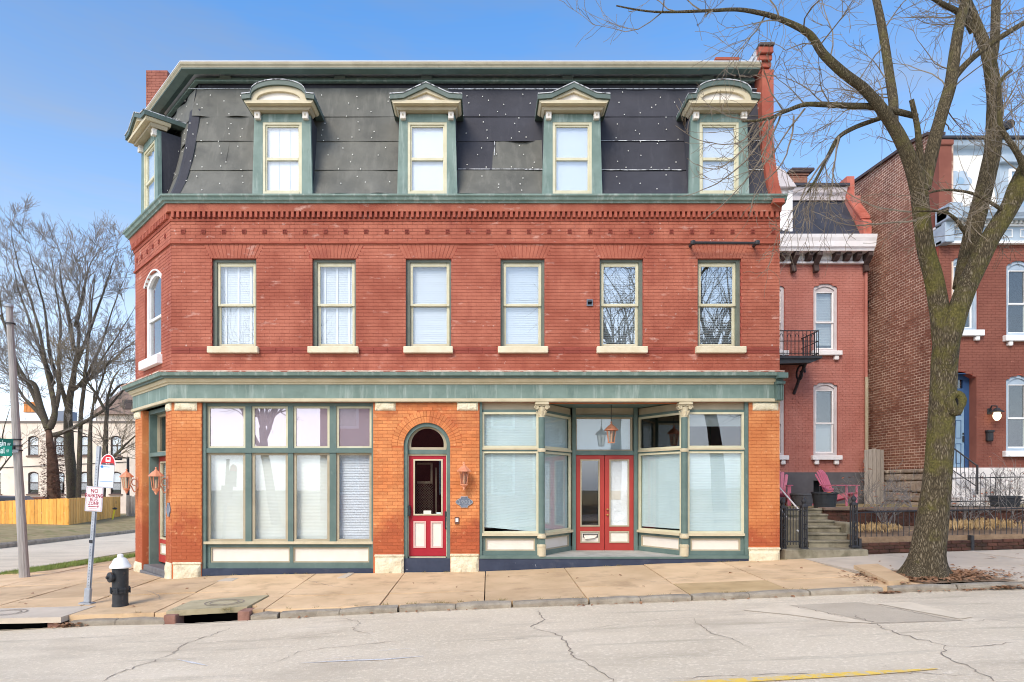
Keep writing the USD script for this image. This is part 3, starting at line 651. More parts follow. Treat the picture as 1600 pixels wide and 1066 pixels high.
def rosette(T, x, z, y=-.017):
    s_ = .043; q = MB(T)
    for (a, b, c, d) in ((-s_, s_, s_ - .012, s_), (-s_, s_, -s_, -s_ + .012), (-s_, -s_ + .012, -s_ + .012, s_ - .012), (s_ - .012, s_, -s_ + .012, s_ - .012)):
        q.box(x + a, x + b, y - .014, y + .01, z + c, z + d)
    q.box(x - s_ + .012, x + s_ - .012, y - .002, y + .01, z - s_ + .012, z + s_ - .012)
    for i in range(4):
        a = math.pi / 4 + i * math.pi / 2
        q.cbox(x + .017 * math.cos(a) - .009, x + .017 * math.cos(a) + .009, y - .012, y, z + .017 * math.sin(a) - .009, z + .017 * math.sin(a) + .009, .004)
    return q
IDT = np.eye(4); IDT[:3, 3] = (0, 14, 0)
for k in range(30): part(W, 'rosette', rosette(IDT, fx(286.6 + 31.75 * k), fz(362.5)), DARK_BAND)
for u in (-.35, -.78, -1.2, -1.62, -2.05, -2.42): part(W, 'rosette', rosette(CT, u, fz(362.5)), DARK_BAND)
g0 = fz(322)
OUT_G = [(-8.34, 30), tuple(FARC), tuple(NEARC), (XR + .06, 14.0)]
part(W, 'gutter', MB().sweep(OUT_G, [(.0, g0), (.15, g0), (.16, g0 + .03), (.20, g0 + .045), (.22, g0 + .1), (.25, g0 + .115), (.25, g0 + .15), (.0, g0 + .15)]), GREEN)
# frieze and shop cornice
z_ = lambda p: fz(p)
OUT_C = [(-8.34, 30), tuple(FARC), tuple(NEARC), (XR - .02, 14.0)]
part(W, 'frieze', MB().sweep(OUT_C, [(-.01, z_(629)), (.05, z_(629)), (.05, z_(601)), (-.01, z_(601))]), GREEN)
part(W, 'frieze_bead', MB().sweep(OUT_C, [(.05, z_(628.5)), (.085, z_(628.2)), (.09, z_(625)), (.06, z_(623.2)), (.05, z_(623))]), CREAM)
part(W, 'cream_moulding', MB().sweep(OUT_C, [(.04, z_(601.5)), (.07, z_(601.3)), (.075, z_(598.5)), (.11, z_(598)), (.14, z_(594)), (.14, z_(592.5)), (.04, z_(592.5))]), CREAM)
part(W, 'shop_cornice', MB().sweep(OUT_C, [(.03, z_(592.6)), (.20, z_(592.8)), (.20, z_(590.5)), (.235, z_(590)), (.25, z_(586)), (.27, z_(585)), (.27, z_(583.6)), (.03, z_(582.6))]), DKGREEN)
part(W, 'crown_strip', MB().sweep(OUT_C, [(.236, z_(590)), (.256, z_(589.6)), (.278, z_(585)), (.27, z_(584.6))]), GREEN)
part(W, 'flashing', MB().sweep(OUT_C, [(-.02, z_(582.7)), (.265, z_(583.7)), (.285, z_(584.5)), (.29, z_(583)), (.02, z_(578.8)), (-.02, z_(578.8))]), FLASH)
cb = MB(); P(cb, 1206, 1221, 586, 594, -.32, 0); P(cb, 1208, 1219, 594, 627, -.16, 0); P(cb, 1207, 1220, 598, 602, -.22, 0)
for k in range(4): P(cb, 1209.3 + k * 2.5, 1210.8 + k * 2.5, 603, 626, -.185, -.15)
part(W, 'end_corbel', cb, DKGREEN)
# ---- sash windows
def sash_window(parent, T, x0, x1, zb, zt, blind='slats', casing=DKGREEN, sash=SASH, glass=None, top=None, case_w=(.095, .05), reveal=.07, slat_open=.35, tape=False, back=None, bmat=None, gap=.0, label=None, fr=.062, top_w=.06):
    """casing, two sashes with a meeting rail, panes and what hangs behind them; y = 0 is the wall face"""
    cl, cr = case_w; g = MB(T)
    g.box(x0, x0 + cl, reveal, reveal + .12, zb, zt).box(x1 - cr, x1, reveal, reveal + .12, zb, zt).box(x0 + cl, x1 - cr, reveal, reveal + .12, zt - top_w, zt)
    w = part(parent, 'window', g, casing, label=label)
    a, b, t = x0 + cl, x1 - cr, zt - top_w
    y = reveal + .035; zm = zb + (t - zb) * .505
    for (p0, p1, dy, nm) in ((zm - .028, t, 0.0, 'upper_sash'), (zb, zm + .022, .045, 'lower_sash')):
        q = MB(T); yy = y + dy; br = fr if nm == 'upper_sash' else fr * 1.35
        lo = .05 if nm == 'upper_sash' else br; hi = fr * 1.25 if nm == 'upper_sash' else .05
        q.cbox(a + .002, a + fr, yy, yy + .045, p0, p1, .006).cbox(b - fr, b - .002, yy, yy + .045, p0, p1, .006).cbox(a + fr, b - fr, yy + .001, yy + .044, p0, p0 + lo, .006).cbox(a + fr, b - fr, yy + .001, yy + .044, p1 - hi, p1, .006)
        part(w, nm, q, sash)
        part(w, 'pane', MB(T).box(a + fr - .005, b - fr + .005, yy + .02, yy + .024, p0 + lo - .005, p1 - hi + .005), glass or GLASS_UP)
    if casing is not None:
        g2 = MB(T).box(a + .001, b - .001, y + .012, y + .04, zb - .03, zb)
        part(w, 'stool', g2, sash)
    yb = y + .115
    if blind == 'slats':
        q = MB(T); n = int((t - zb - gap) / .048)
        for i in range(n):
            z = t - .02 - i * .048
            h, d = .058 * math.cos(slat_open), .058 * math.sin(slat_open)
            q.add([(a + .01, yb + d, z), (b - .01, yb + d, z), (b - .01, yb, z - h), (a + .01, yb, z - h)], [(0, 1, 2, 3)])
        part(w, 'blind', q, bmat or BLIND)
        if tape:
            q = MB(T)
            for s_ in (.12, .5, .88):
                xx = a + fr + (b - a - 2 * fr) * s_; q.box(xx - .02, xx + .02, yb - .012, yb - .008, zb, t - .05)
            part(w, 'blind_tape', q, BLIND_W)
    elif blind == 'sheet':
        q = MB(T); n = 12
        for i in range(n):
            xa, xb = a + (b - a) * i / n, a + (b - a) * (i + 1) / n
            ya, y2 = yb + .02 * math.cos(i * 2.1), yb + .02 * math.cos((i + 1) * 2.1)
            q.add([(xa, ya, zb + gap), (xb, y2, zb + gap), (xb, y2, t), (xa, ya, t)], [(0, 1, 2, 3)])
        part(w, 'curtain', q, bmat or BLIND_W)
        if tape:
            q = MB(T)
            for s_ in (.36, .70):
                xx = a + fr + (b - a - 2 * fr) * s_; q.box(xx - .012, xx + .012, yb - .03, yb - .026, zb, t - .02)
            part(w, 'muntin', q, BLIND)
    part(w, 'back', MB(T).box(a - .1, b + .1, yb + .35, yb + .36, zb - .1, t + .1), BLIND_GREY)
    return w
OLIVE = M('olive_grey_paint', lin(92, 100, 88), lin(106, 114, 101), scale=3, rough=.55)
LK_GB = M('grey_open_blind', lin(192, 195, 198), rough=.6)
GLASS_MIR = pane_mat('mirroring_window_glass', (.9, .93, .93), (1, 1, 1), base=.26)
for k, (a, b) in enumerate(win_px):
    left = a < 700
    sash_window(W, IDT, fx(a), fx(b), WBOT, WTOP, tape=k < 2, casing=OLIVE, case_w=(.075, .04) if left else (.04, .075) if k > 3 else (.058, .058), slat_open=[.2, .2, .18, .25, .5, .6][k],
                glass=GLASS if k < 3 else GLASS_UP if k == 3 else GLASS_MIR, bmat=BLIND if k < 4 else LK_GB, label='window with white taped blind' if k < 2 else None)
    px = [(326, 405), (482, 561), (631, 708), (778, 856), (932, 1011), (1086, 1164)][k]
    q = MB(); P(q, *px, 542.2, 552.5, -.10, .2, .012); part(W, 'window_sill', q, SILL)
cwin = arc(cw0, cw1, cz_b, cz_t - .2, cz_t)
ww = part(W, 'window', MB(CT).prism(cwin.difference(arc(cw0 + .11, cw1 - .11, cz_b + .09, cz_t - .27, cz_t - .10)), .04, .14), WHITE, label='arched white corner window')
part(ww, 'meeting_rail', MB(CT).box(cw0 + .11, cw1 - .11, .06, .12, (cz_b + cz_t) / 2 - .09, (cz_b + cz_t) / 2 - .04), WHITE)
part(ww, 'pane', MB(CT).prism(arc(cw0 + .10, cw1 - .10, cz_b + .08, cz_t - .28, cz_t - .11), .10, .104), GLASS_DARK)
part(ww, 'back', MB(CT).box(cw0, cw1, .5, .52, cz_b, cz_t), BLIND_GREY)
part(W, 'window_sill', MB(CT).cbox(cw0 - .08, cw1 + .08, -.12, .15, cz_b - .2, cz_b, .012), WHITE)
part(W, 'window_hood', MB(CT).prism(arc(cw0 - .04, cw1 + .04, cz_t - .25, cz_t - .2, cz_t + .03).difference(arc(cw0, cw1, cz_t - .4, cz_t - .21, cz_t)), -.02, .06), WHITE)
# ---- mansard roof
RZ = [7.5, 7.72, 8.1, 8.7, 9.4, 10.0, 10.5]; RI = [-.10, .04, .20, .36, .48, .56, .62]
inset = PchipInterpolator(RZ, RI, extrapolate=True)
def roof_front(s, z, off=0.0, x0=XL, x1=XR - .22):
    i = inset(z); a = x0 + .445 * i
    return np.stack([a + (x1 - a) * s, 14 + i - off, z], -1)
def roof_ch(s, z, off=0.0):
    i = inset(z); a, b = -LCH + .385 * i, -.445 * i
    l = np.stack([a + (b - a) * s, i - off, z], -1)
    return l @ CT[:3, :3].T + CT[:3, 3]
def sheet(fn, s0, s1, z0, z1, off0, off1, amp, seed, nx=24, nz=8):
    s, t = np.meshgrid(np.linspace(s0, s1, nx + 1), np.linspace(0, 1, nz + 1), indexing='ij')
    z = z0 + (z1 - z0) * t
    L = 12.6 if fn is roof_front else 2.6
    w = meshkit.fbm(np.stack([s * L * 1.1, z * 2.2, np.full_like(s, seed * 3.7)], -1), 3, seed) - .5
    fold = np.maximum(0, meshkit.noise(np.stack([s * L * .5 + z * .9, z * .8 - s * L * .3, np.full_like(s, seed * 1.3)], -1), seed + 9) - .62)
    off = off0 + (off1 - off0) * t + amp * w + amp * 4.5 * fold * np.sin(s * L * 7 + z * 6)
    p = fn(s, z, 0) ; p2 = fn(s, z, 1.0); nrm = p2 - p
    p = p + nrm * off[..., None]
    i, j = np.meshgrid(np.arange(nx), np.arange(nz), indexing='ij'); w_ = nz + 1
    q = np.stack([i * w_ + j, (i + 1) * w_ + j, (i + 1) * w_ + j + 1, i * w_ + j + 1], -1).reshape(-1, 4)
    v = p.reshape(-1, 3); n = len(v)
    mb = MB(); mb.add(v, q)
    # lower lip
    low = v[np.arange(nx + 1) * w_]; back = low + (fn(s[:, :1], z[:, :1], 0) - fn(s[:, :1], z[:, :1], 1.0)).reshape(-1, 3) * .012
    k = np.arange(nx); mb.add(np.vstack([low, back]), np.c_[k, k + nx + 1, k + nx + 2, k + 1])
    return mb
S_, Zs = np.meshgrid(np.linspace(0, 1, 2), np.linspace(7.5, 10.5, 16), indexing='ij')
def surf(fn, off):
    p = fn(S_, Zs, off).reshape(-1, 3); j = np.arange(15)
    return p, np.c_[j, j + 16, j + 17, j + 1]
rb = MB(); rb.add(*surf(roof_front, -.075)); rb.add(*surf(roof_ch, -.075))
iz = inset(Zs[0]); rb.add(np.vstack([np.c_[-8.34 + iz, 15.96 + .385 * iz, Zs[0]], np.c_[-8.34 + iz, np.full(16, 30), Zs[0]]]), surf(roof_ch, 0)[1][:, ::-1])
rb.flat(Polygon([(-6.2, 14.7), (XR, 14.7), (XR, 30), (-7.6, 30), (-7.6, 16.4)]), flatz(10.5), .05)
roof = part(W, 'mansard_roof', rb, FELT_BLACK)
sx = lambda px, z: (((px - CX) * (14 + float(inset(z))) / FPX) - (XL + .445 * float(inset(z)))) / (XR - .22 - (XL + .445 * float(inset(z))))
zr_ = lambda py: EYE + (CY - py) * 14.35 / FPX
rows = [(128, 177), (175.5, 219), (218, 269.5), (268, 313)]
split = [[(None, 466, 'g'), (466, 700, 'g'), (700, 935, 'b'), (935, None, 'b')], [(None, 420, 'g'), (420, 640, 'g'), (640, 940, 'b'), (940, None, 'b')],
         [(None, 352, 'g'), (352, 650, 'g'), (650, 770, 'b'), (770, 870, 'g'), (870, None, 'b')], [(None, 640, 'g'), (640, 860, 'g'), (860, None, 'b')]]
seed = 20
for r_, (p0, p1) in enumerate(rows):
    z1, z0 = zr_(p0), zr_(p1)
    for a, b, c in split[r_]:
        zm = (z0 + z1) / 2
        s0 = 0.0 if a is None else sx(a, zm); s1 = 1.0 if b is None else sx(b, zm) + .004
        seed += 1
        part(roof, 'felt_sheet', sheet(roof_front, s0, s1, z0, z1, .022 + .002 * (seed % 3), .006 + .002 * (seed % 3), .04 if c == 'g' else .018, seed, nx=max(10, int((s1 - s0) * 130))), FELT_GREY if c == 'g' else FELT_BLACK, smooth=40)
    seed += 1
    part(roof, 'felt_sheet', sheet(roof_ch, 0, 1, z0, z1, .024, .008, .026, seed, nx=30), FELT_GREY, smooth=40)
# hip cap strip and pale torn seams
hp = MB()
zz = np.linspace(7.55, 9.75, 14)
hw = .16
pa = np.array([roof_front(np.array(hw / 12.6), np.array(z), .035) for z in zz]); pb = np.array([roof_front(np.array(0.0), np.array(z), .045) for z in zz]); pc = np.array([roof_ch(np.array(1 - hw / 2.6), np.array(z), .035) for z in zz])
k = np.arange(13)
hp.add(np.vstack([pa, pb]), np.c_[k + 14, k, k + 1, k + 15]); hp.add(np.vstack([pb, pc]), np.c_[k + 14, k, k + 1, k + 15])
hp.add(np.vstack([pa[-1], pb[-1], pc[-1], roof_front(np.array(0.004), np.array(zz[-1]), 0.0)]), [(0, 1, 2), (0, 2, 3)])
part(roof, 'hip_strip', hp, FELT_BLACK)
r = np.random.default_rng(8)
def seam(px0, px1, py, w=1.6):
    z = zr_(py); n = 16; s = np.linspace(sx(px0, z), sx(px1, z), n)
    h = w / 75 * r.uniform(.4, 1.0, n)
    a = np.array([roof_front(np.array(s_), np.array(z + h_ / 2), .034) for s_, h_ in zip(s, h)]); b = np.array([roof_front(np.array(s_), np.array(z - h_ / 2), .034) for s_, h_ in zip(s, h)])
    k = np.arange(n - 1); part(roof, 'torn_edge', MB().add(np.vstack([a, b]), np.c_[k, k + n, k + n + 1, k + 1]), FELT_EDGE)
for a in [(700, 1195, 130, 2.2), (295, 470, 129.5, 1.2), (935, 1040, 218.5, 1.6), (1165, 1200, 218.5, 1.2), (936, 1065, 269.5, 1.8), (716, 850, 268, 1.2), (820, 850, 269, 1.5), (1167, 1205, 269, 1.6)]: seam(*a)
zt = [zr_(220), zr_(244)]
part(roof, 'torn_edge', MB().add([roof_front(np.array(sx(771, zt[1]) + d), np.array(z), .034) for d, z in ((0, zt[0]), (.0012, zt[0]), (.0022, zt[1]), (.0008, zt[1]))], [(0, 1, 2, 3)]), FELT_EDGE)
nm = MB()
def nail(p, nrm):
    a = np.cross(nrm, (0, 0, 1.0)); a /= np.linalg.norm(a); b = np.cross(a, nrm); th = np.arange(6) * math.pi / 3; rr = .0125
    ring = p + rr * (np.cos(th)[:, None] * a + np.sin(th)[:, None] * b); top = p + nrm * .008
    nm.add(np.vstack([ring, top]), [(i, (i + 1) % 6, 6) for i in range(6)])
dorm = [(388, 500), (612, 723), (836, 951), (1063, 1179)]
for r_, (p0, p1) in enumerate(rows):
    for line, step in ((p1 - 2.2, 34), (p0 + 13, 52), (p0 + 26, 46), (p1 - 12, 110)):
        x = 290 + r.uniform(0, 30)
        while x < 1195:
            py = line + r.normal(0, 2.6); ok = not any(a - 1 < x < b + 1 and py > 158 or a + 14 < x < b - 14 and py > 140 for a, b in dorm)
            if ok and py < 308 and x > 270 + (310 - py) * .14 + 6:
                z = zr_(py); s_ = sx(x, z)
                p = roof_front(np.array(s_), np.array(z), .042); nrm = roof_front(np.array(s_), np.array(z), 1.0) - roof_front(np.array(s_), np.array(z), 0.0); nail(p, nrm)
            x += step * r.uniform(.45, 1.5)
    for u in r.uniform(.05, .95, 9):
        z = zr_(r.uniform(p0, p1)); p = roof_ch(np.array(u), np.array(z), .04); nail(p, np.array([-.742, -.67, 0]))
part(roof, 'nail_caps', nm, NAIL, kind='stuff')
# eaves cornice at the top
zc_ = lambda py, Y=14.3: EYE + (CY - py) * Y / FPX
OUT_T = [(-8.34 + .62, 30), (FARC[0] + .62 * 1.0, FARC[1] + .62 * .385), (NEARC[0] + .62 * .445, 14.62), (XR - .30, 14.62)]
zt0, zt1, zt2, zt3 = EYE + (CY - 128) * 14.57 / FPX, EYE + (CY - 116) * 14.57 / FPX, EYE + (CY - 107.5) * 14.22 / FPX, EYE + (CY - 97.5) * 14.22 / FPX
part(W, 'eaves_frieze', MB().sweep(OUT_T, [(-.02, zt0), (.07, zt0), (.07, zt0 + .03), (.05, zt0 + .04), (.05, zt2 + .02), (-.02, zt2 + .02)]), GREEN)
part(W, 'eaves_soffit', MB().sweep(OUT_T, [(.05, zt1 + .03), (.14, zt1 + .06), (.22, zt2 - .01), (.36, zt2 + .01), (.385, zt2 + .012), (.385, zt2 + .034), (.368, zt2 + .04), (.368, zt3 - .005), (.05, zt3 - .005)]), DKGREEN)
part(W, 'eaves_fascia', MB().sweep(OUT_T, [(.37, zt2 + .035), (.39, zt2 + .035), (.395, zt2 + .06), (.425, zt2 + .09), (.425, zt3), (.37, zt3)]), M('eaves_tan_paint', lin(146, 137, 112), lin(160, 151, 126), scale=3, rough=.6, stains=[(lin(120, 112, 90), 4, .55, .72, .6)]))
part(W, 'eaves_flashing', MB().sweep(OUT_T, [(-.3, zt3 + .001), (.43, zt3 + .001), (.43, zt3 + .016), (-.3, zt3 + .02)]), M('white_metal_edge', lin(222, 222, 222), rough=.5))
part(W, 'roof_deck', MB().flat(Polygon([(-6.1, 14.9), (5.8, 14.9), (5.8, 29.8), (-7.4, 29.8), (-7.4, 16.5)]), flatz(zt3), .05), FELT_BLACK)
for px in (352, 531, 666, 887, 1106):
    q = MB(); x = (px - CX) * 14.57 / FPX; q.box(x - .12, x + .12, 14.555, 14.575, zt0 + .055, zt0 + .125); part(W, 'eaves_vent', q, M('eaves_vent', lin(120, 130, 120), rough=.7) if not stage.GetPrimAtPath('/World/Looks/eaves_vent') else UsdShade.Material.Get(stage, '/World/Looks/eaves_vent'))
# party wall parapet following the mansard at the right end
pz = np.linspace(7.42, 10.75, 14)
ins = np.array([float(inset(min(z, 10.5))) for z in pz]) - .10
prof = Polygon([(14 + i, z) for i, z in zip(ins, pz)] + [(14.36, 10.9), (14.36, 11.02), (14.52, 11.06), (14.9, 11.06)] + [(17, 11.0), (17, 7.42)])
YZ = np.array([[0, -1, 0, 0], [1, 0, 0, 0], [0, 0, 1, 0], [0, 0, 0, 1.0]])   # local x -> world y, local y -> world -x
pm = MB(YZ); pm.prism(prof, -XR, -(XR - .235))
pw = part(W, 'parapet', pm, RED_TRIM)
pb_ = []
for i in range(46):
    z0 = 7.45 + i * .0705
    if z0 > 10.7: break
    yy = 14 + float(np.interp(z0 + .03, pz, ins)) - .012
    for xa, xb in (((XR - .232, XR - .125), (XR - .117, XR)) if i % 2 else ((XR - .232, XR),)): pb_.append((xa, xb, z0, z0 + .062, yy))
part(pw, 'brickwork', brick_mb(pb_, .05), RED_TRIM, kind='stuff')
q = MB()
for (za, zb_, o) in ((10.62, 10.74, .06), (10.74, 10.86, .12), (10.86, 11.0, .18)): q.cbox(XR - .25 - o * .3, XR + .01, 14.5 - o, 14.95, za, zb_ - .012, .01)
part(pw, 'corbel', q, RED_TRIM)
part(pw, 'coping', MB().cbox(XR - .30, XR + .03, 14.28, 17, 11.0, 11.06, .015), M('coping_tile', lin(70, 62, 60), lin(96, 84, 78), scale=8, rough=.7))
part(pw, 'flashing', MB().box(XR - .32, XR - .24, 14.45, 16, 10.62, 11.0), FELT_EDGE)
# ---- dormers
def dormer(T, xc, kind, blind, zoff=0.0, label=None, glass=None):
    f = lambda py: fz(py) + zoff
    hw, ww_ = .58, .405
    D = MB(T)
    D.box(xc - hw + .03, xc + hw - .03, .125, 1.1, f(306), f(182))
    d = part(W, 'dormer', D, FELT_BLACK, label=label)
    for s_ in (-1, 1):
        c = MB(T)
        xa, xb = (xc - hw, xc - ww_) if s_ < 0 else (xc + ww_, xc + hw)
        # pilaster with a slightly flared foot
        ex = .045
        pl = Polygon([(xa, f(183)), (xb, f(183)), (xb, f(307)), (xa - (ex if s_ < 0 else 0), f(307))] if s_ < 0 else [(xa, f(183)), (xb, f(183)), (xb + ex, f(307)), (xa, f(307))])
        c.prism(pl, 0, .09)
        part(d, 'casing', c, GREEN)
        part(d, 'cheek', MB(T).box(xc + s_ * hw - .012, xc + s_ * hw + .012, .085, 1.0, f(306), f(183)), FELT_BLACK)
        part(d, 'block', MB(T).cbox(xc + s_ * .495 - .058, xc + s_ * .495 + .058, -.09, .02, f(191), f(180), .008), OFFWHITE)
        part(d, 'block_rosette', MB(T).cbox(xc + s_ * .495 - .014, xc + s_ * .495 + .014, -.10, -.088, f(187), f(184), .004), TAN)
    part(d, 'head', MB(T).box(xc - ww_, xc + ww_, -.005, .085, f(193.5), f(181)), GREEN)
    zb, zt = f(305.5), f(193.5)
    sw = part(d, 'window', MB(T).box(xc - ww_, xc - ww_ + .05, .005, .11, zb, zt).box(xc + ww_ - .05, xc + ww_, .005, .11, zb, zt).box(xc - ww_ + .05, xc + ww_ - .05, .005, .11, zt - .05, zt).box(xc - ww_ + .05, xc + ww_ - .05, -.01, .11, zb, zb + .05), SASH)
    a, b = xc - ww_ + .05, xc + ww_ - .05; zm = f(250)
    part(sw, 'sash_rails', MB(T).cbox(a, a + .03, .03, .07, zb + .05, zt - .05, .005).cbox(b - .03, b, .03, .07, zb + .05, zt - .05, .005).cbox(a + .03, b - .03, .02, .08, zm - .03, zm + .03, .006).box(a + .03, b - .03, .03, .07, zt - .085, zt - .05).box(a + .03, b - .03, .03, .07, zb + .05, zb + .09), SASH)
    part(sw, 'pane', MB(T).box(a + .02, b - .02, .05, .054, zb + .07, zt - .07), glass or GLASS_UP)
    part(sw, 'blind', MB(T).box(a, b, .10, .105, zb + .01, zt - .05), BLIND_W)
    if blind == 'tape': part(sw, 'muntin', MB(T).box(xc - .10, xc - .085, .09, .094, zb + .09, zt - .09).box(xc + .13, xc + .145, .09, .094, zb + .09, zt - .09), BLIND)
    # hood: base cornice, moulding, cap, tympanum
    hwid = .735; zs = f(163)
    part(d, 'hood_cornice', MB(T).prism(Polygon([(xc - .66, f(175)), (xc + .66, f(175)), (xc + .70, f(172.5)), (xc + .705, f(170)), (xc - .705, f(170)), (xc - .70, f(172.5))]), -.26, .25), CREAM)
    part(d, 'bed_mould', MB(T).prism(Polygon([(xc - .59, f(180.5)), (xc + .59, f(180.5)), (xc + .62, f(178)), (xc + .64, f(175.1)), (xc - .64, f(175.1)), (xc - .62, f(178))]), -.15, .2), TAN)
    def outline(dz, ch=.56, rise=None):
        rise = rise or (.27 if kind == 'arch' else .235)
        L = [(xc - hwid, zs - dz)]
        if kind == 'arch':
            L += [(xc - ch + 0 * dz, zs + .02 - dz)] + [(xc - ch * math.cos(t), zs + .02 + rise * math.sin(t) ** .8 - dz) for t in np.linspace(.12, math.pi - .12, 15)] + [(xc + ch, zs + .02 - dz)]
        else: L += [(xc - .46, zs + .02 - dz), (xc, zs + rise - dz), (xc + .46, zs + .02 - dz)]
        return L + [(xc + hwid, zs - dz)]
    top, mid = outline(0), outline(.095)
    up_ = outline(-.018)
    part(d, 'drip_edge', MB(T).prism(Polygon(up_ + outline(-.001)[::-1]).buffer(0), -.315, .95), FELT_EDGE)
    part(d, 'hood_cap', MB(T).prism(Polygon(top + mid[::-1]).buffer(0), -.30, 1.0), HOODG)
    base = f(170.2)
    inner = outline(.075, .56)
    cut = Polygon([(xc - hwid, base), *[(x, max(z, base + .002)) for x, z in mid], (xc + hwid, base)]).buffer(0)
    if kind == 'arch': tri = Polygon([(xc - .45 * math.cos(t), base + .185 * math.sin(t) ** .85) for t in np.linspace(0, math.pi, 16)]).buffer(0)
    else: tri = Polygon([(xc - .42, base), (xc, base + .165), (xc + .42, base)])
    if kind == 'arch': core = cut.intersection(sbox(xc - .57, base, xc + .57, base + 2))
    else: core = cut.intersection(Polygon([(xc - .56, base), (xc - .46, base + .06), (xc, base + .4), (xc + .46, base + .06), (xc + .56, base)]))
    part(d, 'hood_moulding', MB(T).prism(core.difference(tri), -.25, .2), CREAM)
    part(d, 'tympanum', MB(T).prism(tri.buffer(.01), -.19, .19), OFFWHITE)
    for g in getattr(Polygon([(xc - hwid + .02, base), (xc + hwid - .02, base), (xc + hwid - .02, zs - .06), (xc - hwid + .02, zs - .06)]).difference(core.buffer(.004)), 'geoms', []):
        part(d, 'hood_shoulder', MB(T).prism(g, -.27, .9), HOODG)
    return d
fwd = lambda T: T @ np.array([[1, 0, 0, 0], [0, 1, 0, -.065], [0, 0, 1, 0], [0, 0, 0, 1.0]])
for px, kd, bl, gl in ((442.5, 'arch', 'tape', GLASS), (668, 'ped', 'plain', GLASS), (893.5, 'ped', 'plain', GLASS_UP), (1122, 'arch', 'plain', GLASS_UP)):
    dormer(fwd(IDT), fx(px), kd, bl, glass=gl)
dormer(fwd(CT), -LCH / 2, 'ped', 'plain', label='dormer on the canted corner', glass=GLASS)
# chimneys
def chimney(parent, x0, x1, y0, y1, z0, z1, m, cap=True, name='chimney'):
    c = part(parent, name, MB().box(x0 + .01, x1 - .01, y0 + .01, y1 - .01, z0, z1), MORTAR_RED)
    l1 = bricks(sbox(x0, z0, x1, z1), 0, seed=11); l2 = bricks(sbox(0, z0, y1 - y0, z1), 0, seed=12)
    mb_ = brick_mb(l1, .012, T=frameT((0, y0, 0), (1, 0)))
    part(c, 'brickwork', mb_, m, kind='stuff')
    part(c, 'brickwork', brick_mb(l2, .012, T=frameT((x1, y0, 0), (0, 1))), m, kind='stuff')
    if cap: part(c, 'cap', MB().cbox(x0 - .04, x1 + .04, y0 - .04, y1 + .04, z1, z1 + .07, .01), m)
    return c
CHB = M('brown_chimney_brick', lin(142, 84, 68), lin(164, 104, 86), scale=3, rough=.9, island=.15)
chimney(W, -8.66, -8.12, 17.1, 17.75, 7.4, EYE + (757 - 110) * 17.1 / FPX, CHB, cap=False)
chimney(W, 5.55, 6.05, 16.2, 16.6, 10.4, EYE + (757 - 95) * 16.2 / FPX, RED_TRIM)

# ------------------------------------------------------------------ ground floor: stones, piers, bricks
def stone(x0, x1, z0, z1, T=IDT, proud=.045, seed=0, name='stone_block'):
    """rock faced block with a drafted margin"""
    r = np.random.default_rng(seed); nx, nz = 12, 6
    X, Z = np.meshgrid(np.linspace(x0, x1, nx + 1), np.linspace(z0, z1, nz + 1), indexing='ij')
    ex = np.minimum(np.minimum(X - x0, x1 - X), np.minimum(Z - z0, z1 - Z))
    n = meshkit.fbm(np.stack([X * 9, Z * 13, np.full_like(X, seed * 3.1)], -1), 3, seed)
    y = -.012 - np.clip(ex / .035, 0, 1) * proud * (.25 + 1.1 * n)
    i, j = np.meshgrid(np.arange(nx), np.arange(nz), indexing='ij'); w = nz + 1
    q = MB(T); q.add(np.stack([X, y, Z], -1).reshape(-1, 3), np.stack([i * w + j, (i + 1) * w + j, (i + 1) * w + j + 1, i * w + j + 1], -1).reshape(-1, 4))
    q.box(x0, x1, -.0125, .05, z0, z1)
    return part(W, name, q, STONE)
for k, (a, b, t, m_) in enumerate([(271, 314, 880, 906), (586, 631, 868, 897), (704, 748, 867, 893), (1170, 1218, 857, 880)]):
    stone(fx(a), fx(b), fz(m_) - .15, fz(t) - .03, seed=k + 1, proud=.06)
    part(W, 'stone_cap', MB().cbox(fx(a) - .01, fx(b) + .01, 13.96, 14.05, fz(t) - .028, fz(t) + .02, .012), STONE)
for k, (a, b) in enumerate([(273, 308), (586, 618), (714, 747), (1176, 1216)]): stone(fx(a), fx(b), fz(641.5), fz(628.7), seed=k + 11, proud=.05)
czt = lambda py, Y: EYE + (CY - py) * Y / FPX
stone(-.35, -.005, fz(907) - .12, fz(880), T=CT, seed=21, proud=.05); stone(-LCH, -2.12, czt(899, 15.8) - .15, czt(878, 15.8), T=CT, seed=22)
stone(-.30, -.02, fz(641.5), fz(628.7), T=CT, seed=23); stone(-LCH + .02, -2.2, fz(641.5), fz(628.7), T=CT, seed=24)
# orange bricks
ring_o = .735
ring = Point(arch_c, arch_z).buffer(ring_o, 32).intersection(sbox(-50, arch_z, 50, 50))
stones = [sbox(fx(a) - .012, fz(m_) - .3, fx(b) + .012, fz(t) + .022) for a, b, t, m_ in [(271, 314, 880, 906), (586, 631, 868, 897), (704, 748, 867, 893), (1170, 1218, 857, 880)]] + [sbox(fx(a), fz(641.5), fx(b), fz(628.7)) for a, b in [(273, 308), (586, 618), (714, 747), (1176, 1216)]]
lo = lower.difference(ring)
for s_ in stones: lo = lo.difference(s_)
lo = lo.intersection(sbox(XL, -.4, XR, fz(628.6)))
bl = bricks(lo, 14.0, hj=.005, seed=6)
pierwall = Node(W.path + '/pier_wall', W.o)
near = [b for b in bl if fx(583) - .01 < b[0] < fx(748)]
far_ = [b for b in bl if not fx(583) - .01 < b[0] < fx(748)]
r = np.random.default_rng(3); r.shuffle(near)
near = sorted(near, key=lambda b: -(b[1] - b[0]))
nring = 30
for b in near[:300 - 2 * nring]: part(pierwall, 'brick', brick_mb([b]), ORANGE)
